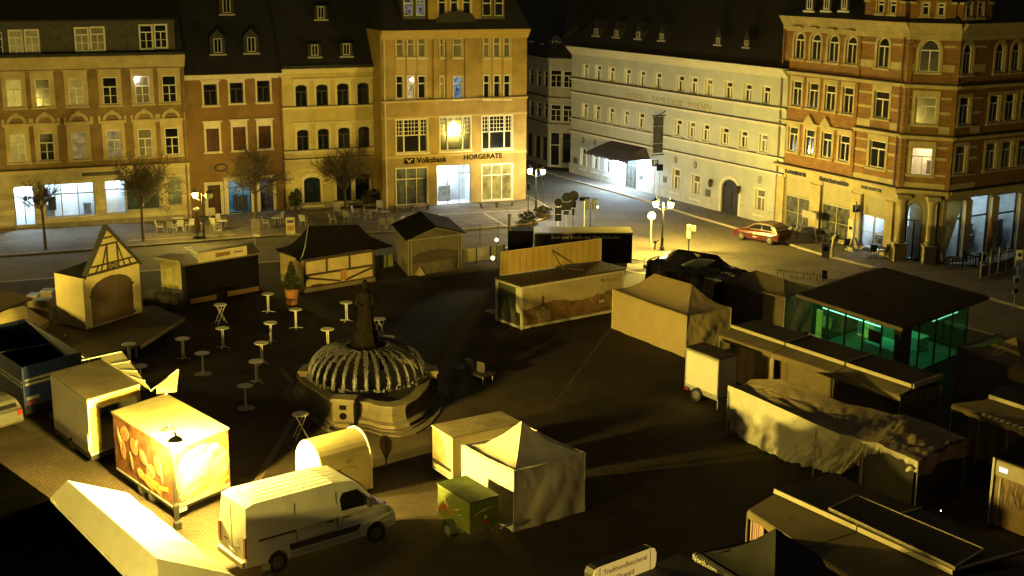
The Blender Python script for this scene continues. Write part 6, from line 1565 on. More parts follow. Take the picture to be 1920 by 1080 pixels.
# 2 dark kiosk with roof sign
c, r = at(352, 572, 0), at(487, 547, 0); l = at(342, 551, 0); Fr, Fl = F(c, r), F(l, c); hz_ = Fr.pix(420, 487)[1]
t = thing('dark_kiosk', 'closed black fronted kiosk with a pale sign board on its roof edge', 'kiosk', flat(c)); mb = MB(); b = l + r - c
mb.hexa([flat(c), flat(r), flat(b), flat(l)], [flat(p) + UP * hz_ for p in (c, r, b, l)]); mb.build('body', M('black_boards', (.007, .0055, .004), .9, .4, 3, streak=.1, spec=.1), t)
mb = MB(); o = (c + b) / 2; mb.hexa([flat(p) + (flat(p) - flat(o)).normalized() * .2 + UP * (hz_ + .004) for p in (c, r, b, l)], [flat(p) + (flat(p) - flat(o)).normalized() * .2 + UP * (hz_ + .1) for p in (c, r, b, l)]); mb.build('roof_panel', M('brown_roof_sheet', (.15, .10, .045), .6, .3, 1), t)
q = Fr.rect(367, 470, 459, 483); mb = MB(); Fr.slab(mb, [(Fr.pix(367, 480)[0], hz_ + .12), (Fr.pix(459, 470)[0], hz_ + .12), (Fr.pix(459, 470)[0], hz_ + .72), (Fr.pix(367, 480)[0], hz_ + .72)], .2, .26); sb_ = mb.build('roof_sign', M('pale_sign_board', (.50, .42, .24), .6, .2, 2), t)
mb = MB(); cu = (Fr.pix(367, 480)[0] + Fr.pix(459, 470)[0]) / 2; Fr.box(mb, cu - .5, cu + .5, hz_ + .3, hz_ + .55, .263, .268); Fr.box(mb, cu + .75, cu + 1.4, hz_ + .38, hz_ + .48, .263, .268); mb.build('faded_lettering', M('faded_brown_print', (.22, .11, .04), .6, .6, 9), sb_)
mb = MB(); Fr.box(mb, .15, 1.9, .05, .35, .02, .12); Fr.box(mb, 2.7, Fr.w - .1, .1, .4, .02, .12); mb.build('floor_boards', M('brown_board', (.15, .085, .035), .7), t)
t = thing('curtain_booth', 'pale curtained end of a booth left of the dark kiosk with a flared top', 'booth', flat(l)); Fc_ = F(at(306, 550, 0), at(344, 556, 0)); mb = MB()
mb.grid(lambda u, v: Fc_.pt(u * Fc_.w, .45 + 1.75 * v, .1 + .07 * math.sin(u * 22) + (.35 * max(0, v - .8) * (1 - u) * 4)), 28, 10); mb.build('curtain', M('cream_curtain', (.50, .42, .18), .8, .3, 2.5), t, smooth=True)
mb = MB(); Fc_.box(mb, -.3, Fc_.w, 2.2, 2.32, -1.2, .3); mb.build('top_board', M('cream_top', (.45, .38, .2), .7), t); mb = MB()
for u in (0, Fc_.w): mb.tube(Fc_.pt(u, 0, -.05), Fc_.pt(u, 2.2, -.05), .03)
mb.build('frame', galv, t)
a, b_ = at(345, 462, hz_ + 1.2), at(380, 498, hz_ - .2); t = thing('ladder', 'light metal ladder leaning across the roof of the dark kiosk', 'ladder', flat(a)); mb = MB(); sd = Vector((.32, .1, 0)); mb.tube(a, b_, .03, n=5); mb.tube(a + sd, b_ + sd, .03, n=5)
for k in range(9): p = a.lerp(b_, (k + .5) / 9); mb.tube(p, p + sd, .02, n=4)
mb.build('rails_and_rungs', galv, t)
p = at(478, 460, hz_ + .1); t = thing('floodlight', 'small white floodlight on a thin stand at the right end of the dark kiosk', 'floodlight', flat(p)); mb = MB(); mb.tube(flat(p) + UP * (hz_ + .1), Vector((p.x, p.y, hz_ + .8)), .02); mb.build('stand', galv, t); mb = MB(); mb.obox(Vector((p.x - .1, p.y, hz_ + .75)), (.35, 0, -.12), (0, .15, 0), (.03, 0, .12)); mb.build('lamp_head', white_paint, t)
# dark low clutter between barn kiosk and dark kiosk
rnd = random.Random(9)
for i, (x, y, w_, hh, lab) in enumerate([(296, 572, 1.6, .8, 'dark covered crate pile right behind the platform'), (322, 580, 1.0, .9, 'dark crate pile with glass jars in front of the curtain booth'), (285, 560, .7, .5, 'low dark bundle next to the barn kiosk')]):
    p = at(x, y, 0); t = thing('crate_pile', lab, 'crates', p)
    for k in range(4):
        mb = MB(); a = rnd.uniform(-.2, .2); mb.obox(p + Vector((-w_ / 2 + (k % 2) * w_ / 2, -.3, (k // 2) * hh / 2)), (w_ / 2 - .04, a * .2, 0), (-a * .2, .6, 0), (0, 0, hh / 2 - .02)); mb.build('crate', M('dark_crate', (.04, .032, .022), .6, .5, 4), t)
# 3 half timbered hut with bell cast roof
c, r = at(571, 549, 0), at(702, 527, 0); Fr = F(c, r); hw = Fr.pix(635, 479)[1]; dp = 3.0
t = thing('timber_hut', 'half timbered hut with a dark curved hip roof behind the high tables', 'hut', flat(c)); mb = MB(); Fr.box(mb, 0, Fr.w, .25, hw, -dp, 0); mb.build('wall', M('infill_cream', (.50, .38, .17), .8, .2, 2), t)
mb = MB(); Fr.box(mb, -.05, Fr.w + .05, 0, .25, -dp, .06); mb.build('stone_base', M('grey_base', (.16, .12, .07), .8, .3, 6), t)
mb = MB(); beam = lambda u0, u1, z0, z1, k=.0: Fr.box(mb, u0, u1, z0, z1, .003, .05 + k)
beam(-.02, .12, .25, hw); beam(Fr.w - .12, Fr.w + .02, .25, hw); zm = Fr.pix(635, 507)[1]; beam(.121, Fr.w - .121, zm - .07, zm + .07); beam(.121, Fr.w - .121, hw - .1, hw); beam(.121, Fr.w - .121, .25, .33)
for u in (Fr.pix(612, 495)[0], Fr.pix(655, 490)[0]): beam(u - .06, u + .06, zm + .071, hw - .101, -.002)
um = Fr.pix(641, 520)[0]
Fr.slab(mb, [(.13, zm - .08), (.13, zm - .22), (um - .1, .34), (um - .1, .46)], .004, .045); Fr.slab(mb, [(Fr.w - .13, zm - .08), (Fr.w - .13, zm - .22), (um + .25, .34), (um + .25, .46)], .004, .045); mb.build('timber_frame', wood_d, t)
mb = MB(); Fr.box(mb, um - .12, um + .32, .45, zm + .02, .055, .07); mb.build('orange_poster', M('orange_poster', (.40, .20, .06), .6, .5, 6), t)
e = [at(517, 466, hw), at(563, 488, hw), at(736, 460, hw)]; e.append(e[0] + e[2] - e[1]); r0, r1 = at(578, 424, hw + 1.75), at(672, 421, hw + 1.75); mb = MB()
def nr2(p): return r0 if (p - r0).length < (p - r1).length else r1
for i in range(4):
    p, q = e[i], e[(i + 1) % 4]; A_, B_ = [(r0, r0), (r0, r1), (r1, r1), (r1, r0)][i]
    mb.grid(lambda u, v, p=p, q=q, A_=A_, B_=B_: p.lerp(q, u).lerp(A_.lerp(B_, u), v) - UP * (.38 * math.sin(math.pi * v)), 10, 8)
mb.prism([p - UP * .1 for p in e], UP * .09); mb.build('roof', M('dark_thatch', (.008, .006, .004), .95, .4, 4, bump=.5, bscale=8, spec=.1), t)
mb = MB(); q = r0 + UP * .02
mb.path([e[1].lerp(r0, k / 8) - UP * (.38 * math.sin(math.pi * k / 8) - .05) for k in range(9)], .03, 5); mb.build('ridge_strip', galv, t)
# 4 gabled kiosk with landscape picture
c, r = at(765, 518, 0), at(866, 504, 0); l = at(740, 487, 0); Fr, Fl = F(c, r), F(l, c); h = (Fr.pix(763, 449)[1] + Fr.pix(865, 438)[1]) / 2; t = thing('gabled_kiosk', 'grey kiosk with a low gable and a landscape picture on its shutter', 'kiosk', flat(c)); b = l + r - c
gw = M('grey_green_boards', (.10, .08, .045), .7, .3, 2); ap = Fr.pix(812, 427)
mb = MB(); mb.hexa([flat(c), flat(r), flat(b), flat(l)], [flat(p) + UP * h for p in (c, r, b, l)]); Fr.slab(mb, [(0, h + .003), (Fr.w, h + .003), (Fr.w / 2, ap[1])], -.05, 0); mb.build('body', gw, t)
mb = MB(); bk = flat(l) - flat(c); o_ = .22; top = ap[1] + .05
for u0 in (-o_, Fr.w + o_):
    q = [Fr.pt(u0, h - .02, .2), Fr.pt(Fr.w / 2, top, .2), Fr.pt(Fr.w / 2, top, .2) + bk * 1.1, Fr.pt(u0, h - .02, .2) + bk * 1.1]; mb.hexa(q, [p + UP * .07 for p in q])
mb.build('roof', M('black_felt', (.006, .005, .004), .95, .3, spec=.1), t)
mb = MB()
for u in (0, .22, Fr.w - .3, Fr.w - .08): Fr.box(mb, u, u + .08, 0, h, .003, .05)
Fr.box(mb, .08, Fr.w - .08, h - .12, h - .04, .004, .06); Fr.slab(mb, [(-.1, h + .02), (0.02, h + .02), (Fr.w / 2, ap[1] - .08), (Fr.w / 2, ap[1] + .02)], .004, .06); Fr.slab(mb, [(Fr.w + .1, h + .02), (Fr.w - .02, h + .02), (Fr.w / 2, ap[1] - .08), (Fr.w / 2, ap[1] + .02)], .004, .062); mb.build('frame_boards', M('grey_trim_board', (.24, .20, .13), .6), t)
mb = MB(); Fr.box(mb, .32, Fr.w - .32, .75, h - .2, .003, .03); pc = mb.build('picture_sky', M('hazy_sky_print', (.13, .10, .055), .6, .2, 1), t)
mb = MB(); n_ = 14; W_ = Fr.w - .68; Fr.slab(mb, [(.34, .78), (.34 + W_, .78)] + [(.34 + W_ * (1 - k / n_), 1.32 + .28 * math.sin(math.pi * (1 - k / n_)) + .05 * math.sin(k * 2.3)) for k in range(n_ + 1)], .032, .036); mb.build('picture_hills', M('dark_hill_print', (.06, .038, .02), .6, .5, 5), pc)
mb = MB(); Fl.box(mb, .1, Fl.w - .1, .1, h - .2, .003, .02); mb.build('side_panel', M('pale_side_panel', (.18, .15, .085), .6, .25, 2), t)
mb = MB(); pz = Fr.pt(.75, .05, .25); mb.lathe([(.35, 0), (.02, .55)], pz, 4); mb.build('pyramid_stand', M('pale_pyramid', (.32, .24, .14), .7), t)
# 5 wind screens with lit glass
def screen(pts, h, label, n=3, mat=None):
    a, b_ = at(*pts[0], 0), at(*pts[1], 0); Ff = F(a, b_); t = thing('wind_screen', label, 'wind screen', a); w = Ff.w / n
    for k in range(n):
        mb = MB(); Ff.box(mb, k * w + .05, (k + 1) * w - .05, .15, h, 0, .03); mb.build('panel', mat, t); mb = MB(); Ff.box(mb, k * w - .035, k * w + .035, 0, h + .06, -.02, .05); mb.build('post', black_metal, t)
    mb = MB(); Ff.box(mb, Ff.w - .04, Ff.w + .03, 0, h + .06, -.02, .05); mb.build('post', black_metal, t)
    return t
screen(((867, 496), (945, 487)), 1.05, 'row of yellow lit wind screen panels between the gabled kiosk and the beer kiosk', 3, M('yellow_acrylic', (.60, .54, .20), .35, .1, 1, trans=.4))
screen(((701, 508), (738, 503)), 1.0, 'short row of greenish wind screen panels between the timber hut and the gabled kiosk', 3, M('greenish_acrylic', (.30, .32, .14), .35, .15, 1, trans=.4))
a, b_ = at(866, 470, 0), at(1000, 458, 0); Ff = F(a, b_); t = thing('mesh_fence', 'tall thin post and wire fence behind the yellow wind screens', 'fence', a); mb = MB()
for k in range(5): mb.tube(Ff.pt(Ff.w * k / 4, 0), Ff.pt(Ff.w * k / 4, 1.8), .02, n=5)
mb.build('posts', black_metal, t); mb = MB()
for z in (.3, 1.0, 1.8): mb.tube(Ff.pt(0, z), Ff.pt(Ff.w, z), .008, n=4)
mb.build('wires', black_metal, t)
p = at(931, 470, 1.0); t = thing('globe_light', 'small white glowing globe light above the yellow wind screens', 'lamp', flat(p)); mb = MB(); mb.ball(Vector((p.x, p.y, 1.75)), .1, 10); mb.build('globe', emis('white_globe', (1, .9, .75), 18), t, smooth=True); mb = MB(); mb.tube(flat(p), Vector((p.x, p.y, 1.66)), .02); mb.build('pole', black_metal, t)
p = at(924, 486, .3) + Fr.n * -.0; t = thing('globe_light', 'small yellow glowing light low behind the yellow wind screens', 'lamp', flat(p)); mb = MB(); mb.ball(Vector((p.x, p.y - .3, .45)), .13, 10); mb.build('globe', emis('yellow_globe', (1, .8, .35), 12), t, smooth=True); mb = MB(); mb.tube(flat(p) - Vector((0, .3, 0)), Vector((p.x, p.y - .3, .35)), .02); mb.build('pole', black_metal, t)
# 5b oven with chimney
c = at(952, 486, 0); t = thing('oven_hut', 'black oven box with a thin chimney pipe left of the bread trailer', 'oven', c); mb = MB(); mb.box(c.x, c.x + 1.75, c.y, c.y + 1.6, 0, 2.0); mb.build('body', M('black_boards'), t, bevel=.03); mb = MB(); mb.tube((c.x + .1, c.y + .3, 1.9), (c.x + .1, c.y + .3, 3.05), .09); mb.lathe([(.17, 3.06), (.17, 3.1), (.02, 3.18)], (c.x + .1, c.y + .3, 0), 10); mb.build('chimney_pipe', M('rusty_pipe', (.10, .05, .03), .6), t)
# 6 bread trailer
a, b_ = at(1004, 437.5, 2.55), at(1186, 437.5, 2.55); bb = at(1175, 423.5, 2.55); Fr = F(a, b_); dp = 1.9; t = thing('bread_trailer', 'long dark bread trailer with pale roof and lettering along its upper edge', 'trailer', flat(a))
mb = MB(); Fr.box(mb, 0, Fr.w, .5, 2.5, -dp, 0); mb.build('body', M('dark_brown_wrap', (.016, .009, .005), .8, .5, 1.2), t)
mb = MB(); q = [Fr.pt(-.05, 2.505, .05), Fr.pt(Fr.w + .05, 2.505, .05), Fr.pt(Fr.w + .05, 2.505, -dp - .05), Fr.pt(-.05, 2.505, -dp - .05)]; mb.hexa(q, [p + UP * .1 for p in q]); mb.build('roof_panel', M('pale_roof_sheet', (.46, .40, .20), .5, .12, .5), t)
mb = MB(); Fr.box(mb, .3, Fr.w - .3, .2, .49, -dp, -.05); mb.build('chassis', galv, t); 
for u in (Fr.w * .5, Fr.w * .62): wheel(Fr.pt(u, .3, -.1), Fr.n, .3, t); wheel(Fr.pt(u, .3, -dp + .1), Fr.n, .3, t)
mb = MB(); mb.tube(Fr.pt(Fr.w, .45, -.9), Fr.pt(Fr.w + 1.3, .45, -.9), .05); mb.tube(Fr.pt(Fr.w, .45, -.3), Fr.pt(Fr.w + 1.1, .45, -.85), .04); mb.tube(Fr.pt(Fr.w, .45, -1.5), Fr.pt(Fr.w + 1.1, .45, -.95), .04); mb.tube(Fr.pt(Fr.w + 1, .05, -.9), Fr.pt(Fr.w + 1, .7, -.9), .04); mb.build('drawbar', galv, t); wheel(Fr.pt(Fr.w + 1.0, .12, -.8), Fr.n, .12, t, .08, 'jockey_wheel')
facetext(Fr, t, 'Brot und Snacks aus dem Holzofen', 1034, 1162, 445, 6.5, M('beige_letters', (.75, .66, .40), .6), .006)
# 7 beer kiosk with raised flap
c, l, r = at(978, 535, 2.6), at(929, 519, 2.6), at(1171, 503, 2.6); b = l + r - c; Fr, Fl = F(c, r), F(l, c); t = thing('beer_kiosk', 'long container kiosk with a raised wooden flap and a printed beer landscape on its front', 'kiosk', flat(c))
white_m = M('white_kiosk_frame', (.55, .50, .36), .5, .1); mb = MB()
q = [flat(p) for p in (c, r, b, l)]; ctr = (q[0] + q[2]) / 2; qi = [p + (ctr - p).normalized() * .12 for p in q]; mb.hexa([p + UP * .12 for p in qi], [p + UP * 2.45 for p in qi]); mb.build('body', M('dark_green_grey', (.06, .065, .045), .6, .3), t)
mb = MB()
for Fq in (Fl, Fr):
    for u in (0, Fq.w - .12): Fq.box(mb, u, u + .12, .0, 2.5, -.12, 0)
    Fq.box(mb, .12, Fq.w - .12, 2.38, 2.5, -.12, -.004); Fq.box(mb, .12, Fq.w - .12, .05, .2, -.12, -.004)
mb.build('frame', white_m, t); mb = MB(); qo = [p + (p - ctr).normalized() * .12 for p in q]; mb.hexa([p + UP * 2.504 for p in qo], [p + UP * 2.6 for p in qo]); mb.build('roof_panel', M('brown_plank_roof', (.085, .06, .03), .6, .35, .8, wave=(1.2, 'X', 1)), t)
mb = MB(); Fr.box(mb, .13, Fr.w - .13, .21, 2.37, -.1, -.02); fp = mb.build('front_print', M('sunset_sky_print', (.46, .37, .19), .55, .35, .8, col2=(.33, .26, .17)), t)
mb = MB(); n_ = 30; W_ = Fr.w - .3; Fr.slab(mb, [(.15, .22), (.15 + W_, .22)] + [(.15 + W_ * (1 - k / n_), 1.28 + .12 * math.sin(k * .37) + .03 * math.sin(k * 1.9)) for k in range(n_ + 1)], -.018, -.012); mb.build('field_print', M('brown_field_print', (.30, .17, .055), .6, .6, 1.6, col2=(.08, .045, .02)), fp)
def bottle(u, z, s_, mat, capm, root):
    mb = MB(); Fr.slab(mb, [(u + x * s_, z + y * s_) for x, y in ((-.13, 0), (.13, 0), (.13, .45), (.05, .62), (.05, .85), (-.05, .85), (-.05, .62), (-.13, .45))], -.01, -.004); o = mb.build('bottle_print', mat, root); mb = MB(); Fr.slab(mb, [(u + x * s_, z + y * s_) for x, y in ((-.06, .86), (.06, .86), (.06, .95), (-.06, .95))], -.01, -.004); Fr.slab(mb, [(u + x * s_, z + y * s_) for x, y in ((-.12, .12), (.12, .12), (.12, .36), (-.12, .36))], -.003, .001); mb.build('label_print', capm, o)
u1_, z1_ = Fr.pix(1018, 590); bottle(u1_, .75, 1.2, M('brown_bottle_print', (.09, .03, .012), .5), M('cream_label', (.34, .26, .13), .5), fp)
u2_, z2_ = Fr.pix(1128, 575); bottle(u2_, .75, 1.5, M('pale_bottle_print', (.40, .35, .24), .5), M('dark_label', (.12, .08, .05), .5), fp)
mb = MB()
for x_, z_, w_, h_ in ((u1_ - .5, .62, 1.0, .35), (u1_ - .35, .3, .9, .3)): Fr.box(mb, x_, x_ + w_, z_, z_ + h_, -.003, .0015)
mb.build('crate_print', M('crate_print', (.28, .2, .10), .6, .4, 7), fp)
mb = MB()
for k in range(3): Fr.box(mb, Fr.w * .42 + k * .1, Fr.w * .42 + 1.7 - k * .3, 1.72 + k * .16, 1.8 + k * .16, -.018, -.012)
Fr.box(mb, .4, 1.6, 1.95, 2.02, -.018, -.012); Fr.box(mb, Fr.w - 1.6, Fr.w - .4, 1.95, 2.15, -.018, -.012); mb.build('faded_lettering', M('faded_sky_letters', (.38, .27, .10), .6, .4, 9), fp)
mb = MB(); Fl.box(mb, Fl.w - .55, Fl.w - .15, .95, 2.35, -.06, -.01); mb.build('pale_panel', white_m, t)
bl_, br_ = at(937, 517, 2.6), at(1126, 489, 2.6); Fb = F(bl_, br_); zt = (Fb.pix(937, 472)[1] + Fb.pix(1127, 446)[1]) / 2
mb = MB(); Fb.slab(mb, [(0, 2.61), (Fb.w, 2.61), (Fb.w, zt), (0, zt)], 0, .06); fl_ = mb.build('raised_flap', M('yellow_wood_flap', (.52, .35, .10), .6, .12, 1), t)
mb = MB(); nb = 16
for k in range(1, nb): Fb.box(mb, Fb.w * k / nb - .008, Fb.w * k / nb + .008, 2.63, zt - .03, .061, .066)
mb.build('board_joints', wood_d, fl_); mb = MB(); Fb.ring(mb, outl(0, Fb.w, 2.61, zt), outl(.04, Fb.w - .04, 2.65, zt - .04), .08, .0); mb.build('flap_edge', M('pale_yellow_trim'), fl_)
mb = MB(); u = Fb.w * .53; mb.tube(Fb.pt(u, 2.63, .9), Fb.pt(u - .25, zt - .3, .08), .03, n=6); mb.tube(Fb.pt(u, 2.66, .1), Fb.pt(u + .9, 2.66, 1.7), .04, n=6); mb.build('flap_strut', wood_d, fl_)
mb = MB(); p = flat(l) - Fl.u * .2; mb.obox(p + UP * .35, Fl.u * -.9, Fr.u * .5, UP * .05); mb.build('step_board', M('pale_edge'), t)
# 8 black tarpaulin stall behind the big tent
l, r = at(1213, 489, 2.25), at(1404, 510, 2.25); c = at(1338, 532, 2.25); b = l + r - c
t = thing('tarpaulin_stall', 'stall wrapped in glossy black tarpaulins with pale wet patches below the bright street lamp', 'market stall', flat(c)); pk = [at(1272, 467, 3.25), at(1345, 478, 3.1)]
mb = MB(); rnd = random.Random(2)
def nz(u, v, s=1.0): return .07 * s * (math.sin(u * 13 + v * 7) + math.sin(v * 19 - u * 5) + .7 * math.sin(u * 31 + v * 23))
cs = [l, c, r, b]; prs = [(pk[0], pk[0]), (pk[0], pk[1]), (pk[1], pk[1]), (pk[1], pk[0])]
for i, (A_, B_) in zip(range(4), [(pk[0], pk[0]), (pk[0], pk[1]), (pk[1], pk[1]), (pk[1], pk[0])]):
    p, q = cs[i], cs[(i + 1) % 4]
    mb.grid(lambda u, v, p=p, q=q, A_=A_, B_=B_: p.lerp(q, u).lerp(A_.lerp(B_, u), v) - UP * (.22 * math.sin(math.pi * v)) + UP * nz(u, v) * math.sin(math.pi * min(1, v + .15)), 18, 10)
mb.build('roof_tarpaulin', tarp_k, t, smooth=True)
mb = MB()
for i in range(4):
    p, q = cs[i], cs[(i + 1) % 4]; dd = (q - p).normalized(); nn = Vector((dd.y, -dd.x, 0))
    mb.grid(lambda u, v, p=p, q=q, nn=nn: Vector((p.lerp(q, u).x, p.lerp(q, u).y, 2.25 * (1 - v))) + nn * (.05 * math.sin(u * 30 + v * 3) + .12 * v), 26, 6)
mb.build('side_tarpaulin', tarp_k, t, smooth=True)
pale = M('pale_tarpaulin', (.46, .42, .26), .35, .2, 2, bump=.4, bscale=3)  # pale sheets laid on the black roof in place of light reflections
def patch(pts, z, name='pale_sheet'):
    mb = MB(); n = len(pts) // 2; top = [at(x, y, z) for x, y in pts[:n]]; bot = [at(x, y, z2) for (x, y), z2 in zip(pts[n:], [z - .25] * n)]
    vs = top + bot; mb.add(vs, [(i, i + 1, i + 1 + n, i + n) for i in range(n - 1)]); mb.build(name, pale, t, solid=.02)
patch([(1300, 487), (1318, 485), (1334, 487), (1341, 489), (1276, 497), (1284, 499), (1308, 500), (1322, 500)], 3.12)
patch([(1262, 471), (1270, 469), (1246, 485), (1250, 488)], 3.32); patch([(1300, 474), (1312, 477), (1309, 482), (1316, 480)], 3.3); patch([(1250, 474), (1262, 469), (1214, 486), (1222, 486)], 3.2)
# 11 glass pavilion
zr = 3.05; rc = [at(1642, 500, zr), at(1855, 556, zr), at(1692, 616, zr), at(1492, 551, zr)]
t = thing('glass_pavilion', 'glass pavilion with a flat ribbed roof, glowing green inside', 'pavilion', flat(rc[2])); L_, C_, R_2 = rc[3], rc[2], rc[1]
mb = MB(); mb.prism([p - UP * .16 for p in (rc[2], rc[1], rc[0], rc[3])], UP * .16); mb.build('roof_slab', M('bronze_roof_edge', (.10, .07, .04), .6, .2), t)
dL, dR = (L_ - C_), (R_2 - C_); mb = MB(); nrib = 46
for k in range(nrib): a = C_ + dL * ((k + .15) / nrib); mb.obox(a + UP * .004, dL * (.55 / nrib), dR * .995, UP * .035)
mb.build('roof_ribs', M('brown_roof_ribs', (.04, .03, .016), .7, .25), t)
def bil(u, v, z): p = C_ + dL * u + dR * v; return Vector((p.x, p.y, z))
g_in, fr_m = (.08, .92, .10, .86), M('green_grey_frame', (.05, .07, .06), .4, .2, metal=.3)
u0, u1, v0, v1 = g_in; cor = [bil(u0, v0, 0), bil(u1, v0, 0), bil(u1, v1, 0), bil(u0, v1, 0)]
greeng = glass('green_tinted_glass', (.48, .92, .66), .08)
mb = MB(); mb.prism([bil(u0 - .02, v0 - .02, .0), bil(u1 + .02, v0 - .02, .0), bil(u1 + .02, v1 + .04, .0), bil(u0 - .02, v1 + .04, .0)], UP * .1); mb.build('floor', M('grey_floor', (.20, .22, .20), .5, .3, 1), t)
facL, facR = F(cor[1], cor[0]), F(cor[0], cor[3])
for Fq, n_ in ((facL, 5), (facR, 4), (F(cor[2], cor[1]), 4), (F(cor[3], cor[2]), 4)):
    mb = MB(); mb.quad(Fq.pt(0, .12), Fq.pt(Fq.w, .12), Fq.pt(Fq.w, 2.75), Fq.pt(0, 2.75)); mb.build('glass_wall', greeng, t)
    mb = MB()
    for k in range(n_ + 1): u = Fq.w * k / n_; Fq.box(mb, max(0, u - .04), min(Fq.w, u + .04), .1, 2.88, .004, .07)
    Fq.box(mb, 0, Fq.w, 2.75, 2.88, .072, .1); Fq.box(mb, 0, Fq.w, .1, .2, .072, .1); mb.build('frame', fr_m, t)
mb = MB()
for a, b_ in ((.2, .22), (.45, .25), (.8, .3)): pass
up_, vp_ = .10, .10
mb.obox(bil(.0 + .10, .13, .1), dL * .06, dR * .05, UP * 2.78); mb.obox(bil(.04, .04, 0), dL * .03, dR * .12, UP * 2.88); mb.build('pillar', M('brown_pillar', (.09, .06, .035), .6, .2), t)
lm = M('green_white_counter', (.7, .78, .76), .5, .2)
mb = MB(); mb.obox(bil(.22, .22, .11), dL * .3, dR * .18, UP * .9); mb.obox(bil(.60, .55, .11), dL * .25, dR * .12, UP * 1.6); mb.obox(bil(.3, .60, .11), dL * .22, dR * .12, UP * .7); mb.build('counter', lm, t)
mb = MB(); mb.obox(bil(.30, .16, 1.35), dL * .12, dR * .01, UP * .6); mb.build('red_screen', M('red_panel', (.30, .02, .02), .4, .2), t)
mb = MB(); 
for k in range(2): mb.obox(bil(.74 + k * .08, .14, 1.3), dL * .05, dR * .01, UP * .6)
mb.build('notices', M('grey_notice'), t)
mb = MB(); mb.obox(bil(.84, .13, .5), dL * .06, dR * .006, UP * 1.7); mb.build('white_notice', M('pale_notice', (.5, .52, .48), .5, .2), t)
for nm, (uu, vv, lu, lv), st, col in (('strip_light', (.3, .14, .55, .005), 3, (.5, 1, .75)), ('strip_light', (.12, .5, .006, .3), 1, (.45, 1, .7))):
    mb = MB(); mb.obox(bil(uu, vv, 2.30), dL * lu, dR * lv, UP * .04); mb.build(nm, emis('green_strip_%d' % st, col, st), t)
for uu, vv in ((.35, .35), (.65, .35), (.3, .65)):
    mb = MB(); mb.obox(bil(uu, vv, 2.70), dL * .10, dR * .10, UP * .03); mb.build('ceiling_lamp', emis('green_panel_lamp', (.10, 1.0, .42), 4), t)
mb = MB(); mb.obox(bil(.97, .2, 2.72), dL * .02, dR * .25, UP * .03); mb.build('ceiling_lamp', emis('green_white_lamp', (.15, 1.0, .5), 7), t)
mb = MB(); mb.tube(bil(.9, .06, .95), bil(.2, .06, .95), .03, n=6)
for k in range(5): mb.tube(bil(.9 - .7 * k / 4, .06, 0), bil(.9 - .7 * k / 4, .06, .95), .02, n=5)
mb.build('handrail', galv, t)
# 12 long stall with jointed roof
sr = M('stall_roof_sheet', (.085, .065, .034), .7, .25, .8); sr2 = M('darker_roof_sheet', (.045, .03, .016), .7, .25, .8); edge = M('pale_edge_profile', (.42, .36, .22), .5, .1)
skirt = M('tan_side_cloth', (.16, .115, .05), .8, .25, 1, bump=.2, bscale=2)
def long_stall(label, ridge, back, front, zr, zb, zf, n, low=.1, flap=True, base_in=(.1, .9), skirtm=skirt):
    A, B_ = at(*ridge[0], zr), at(*ridge[1], zr); Q0, Q1 = at(*back[0], zb), at(*back[1], zb); G0, G1 = at(*front[0], zf), at(*front[1], zf)
    t = thing('long_stall', label, 'market stall', flat(G1)); 
    for k in range(n):
        a0, a1 = k / n + .004, (k + 1) / n - .004
        mb = MB(); q = [A.lerp(B_, a0), A.lerp(B_, a1), Q0.lerp(Q1, a1), Q0.lerp(Q1, a0)]; mb.hexa([p - UP * .06 for p in q], q); mb.build('roof_sheet', sr2, t)
        mb = MB(); q = [G0.lerp(G1, a0), G0.lerp(G1, a1), (A.lerp(B_, a1) - UP * .14), (A.lerp(B_, a0) - UP * .14)]; mb.hexa([p - UP * .05 for p in q], q); mb.build('canopy_sheet', sr, t)
        mb = MB(); d_ = (B_ - A).normalized(); mb.obox(A.lerp(B_, a0) - UP * .10, (A.lerp(B_, a1) - A.lerp(B_, a0)), Vector((d_.y, -d_.x, 0)) * .06, UP * .16)
        x0, x1 = A.lerp(B_, a1), Q0.lerp(Q1, a1); mb.obox(x0 + UP * .005, x1 - x0, -d_ * .06, UP * .06); mb.build('edge_profile', edge, t)
    mb = MB(); drop = .28
    def cl(p, q, z0, z1, nn_=20, amp=.04):
        dd = (q - p).normalized(); nv = Vector((dd.y, -dd.x, 0)); mb.grid(lambda u, v: Vector((p.lerp(q, u).x, p.lerp(q, u).y, z0 + (z1 - z0) * v)) + nv * (amp * math.sin(u * 40) * (1 - v)), nn_ * 2, 3)
    cl(G0, G1, zf - drop, zf - .06); cl(G1, Q1, zf - .7, zf - .05); mb.build('valance', skirtm, t, smooth=True)
    mb = MB(); i0 = G0.lerp(Q0, .35).lerp(G1.lerp(Q1, .35), .03); i1 = G1.lerp(Q1, .35).lerp(G0.lerp(Q0, .35), .03); j0, j1 = Q0.lerp(G0, .06), Q1.lerp(G1, .06)
    for p, q in ((i0, i1), (i1, j1), (j1, j0), (j0, i0)): cl(p, q, .05, zf - .06, 20, .05)
    mb.build('side_cloth', skirtm, t, smooth=True)
    mb = MB()
    for p in (G0, G1, G0.lerp(G1, .33), G0.lerp(G1, .66), Q0, Q1): mb.tube(flat(p), Vector((p.x, p.y, zf - .1)), .025, n=6)
    mb.build('poles', galv, t)
    return t, A, B_, Q0, Q1, G0, G1
t, A, B_, Q0, Q1, G0, G1 = long_stall('long market stall with jointed flat roof sheets in front of the glass pavilion', ((1371, 610), (1712, 723)), ((1418, 598), (1767, 704)), ((1349, 627), (1688, 741)), 2.9, 2.85, 2.5, 3)
mb = MB(); mb.obox(B_ - UP * .14, Q1 - B_, (B_ - A).normalized() * .05, UP * .22); mb.build('end_fascia', edge, t)
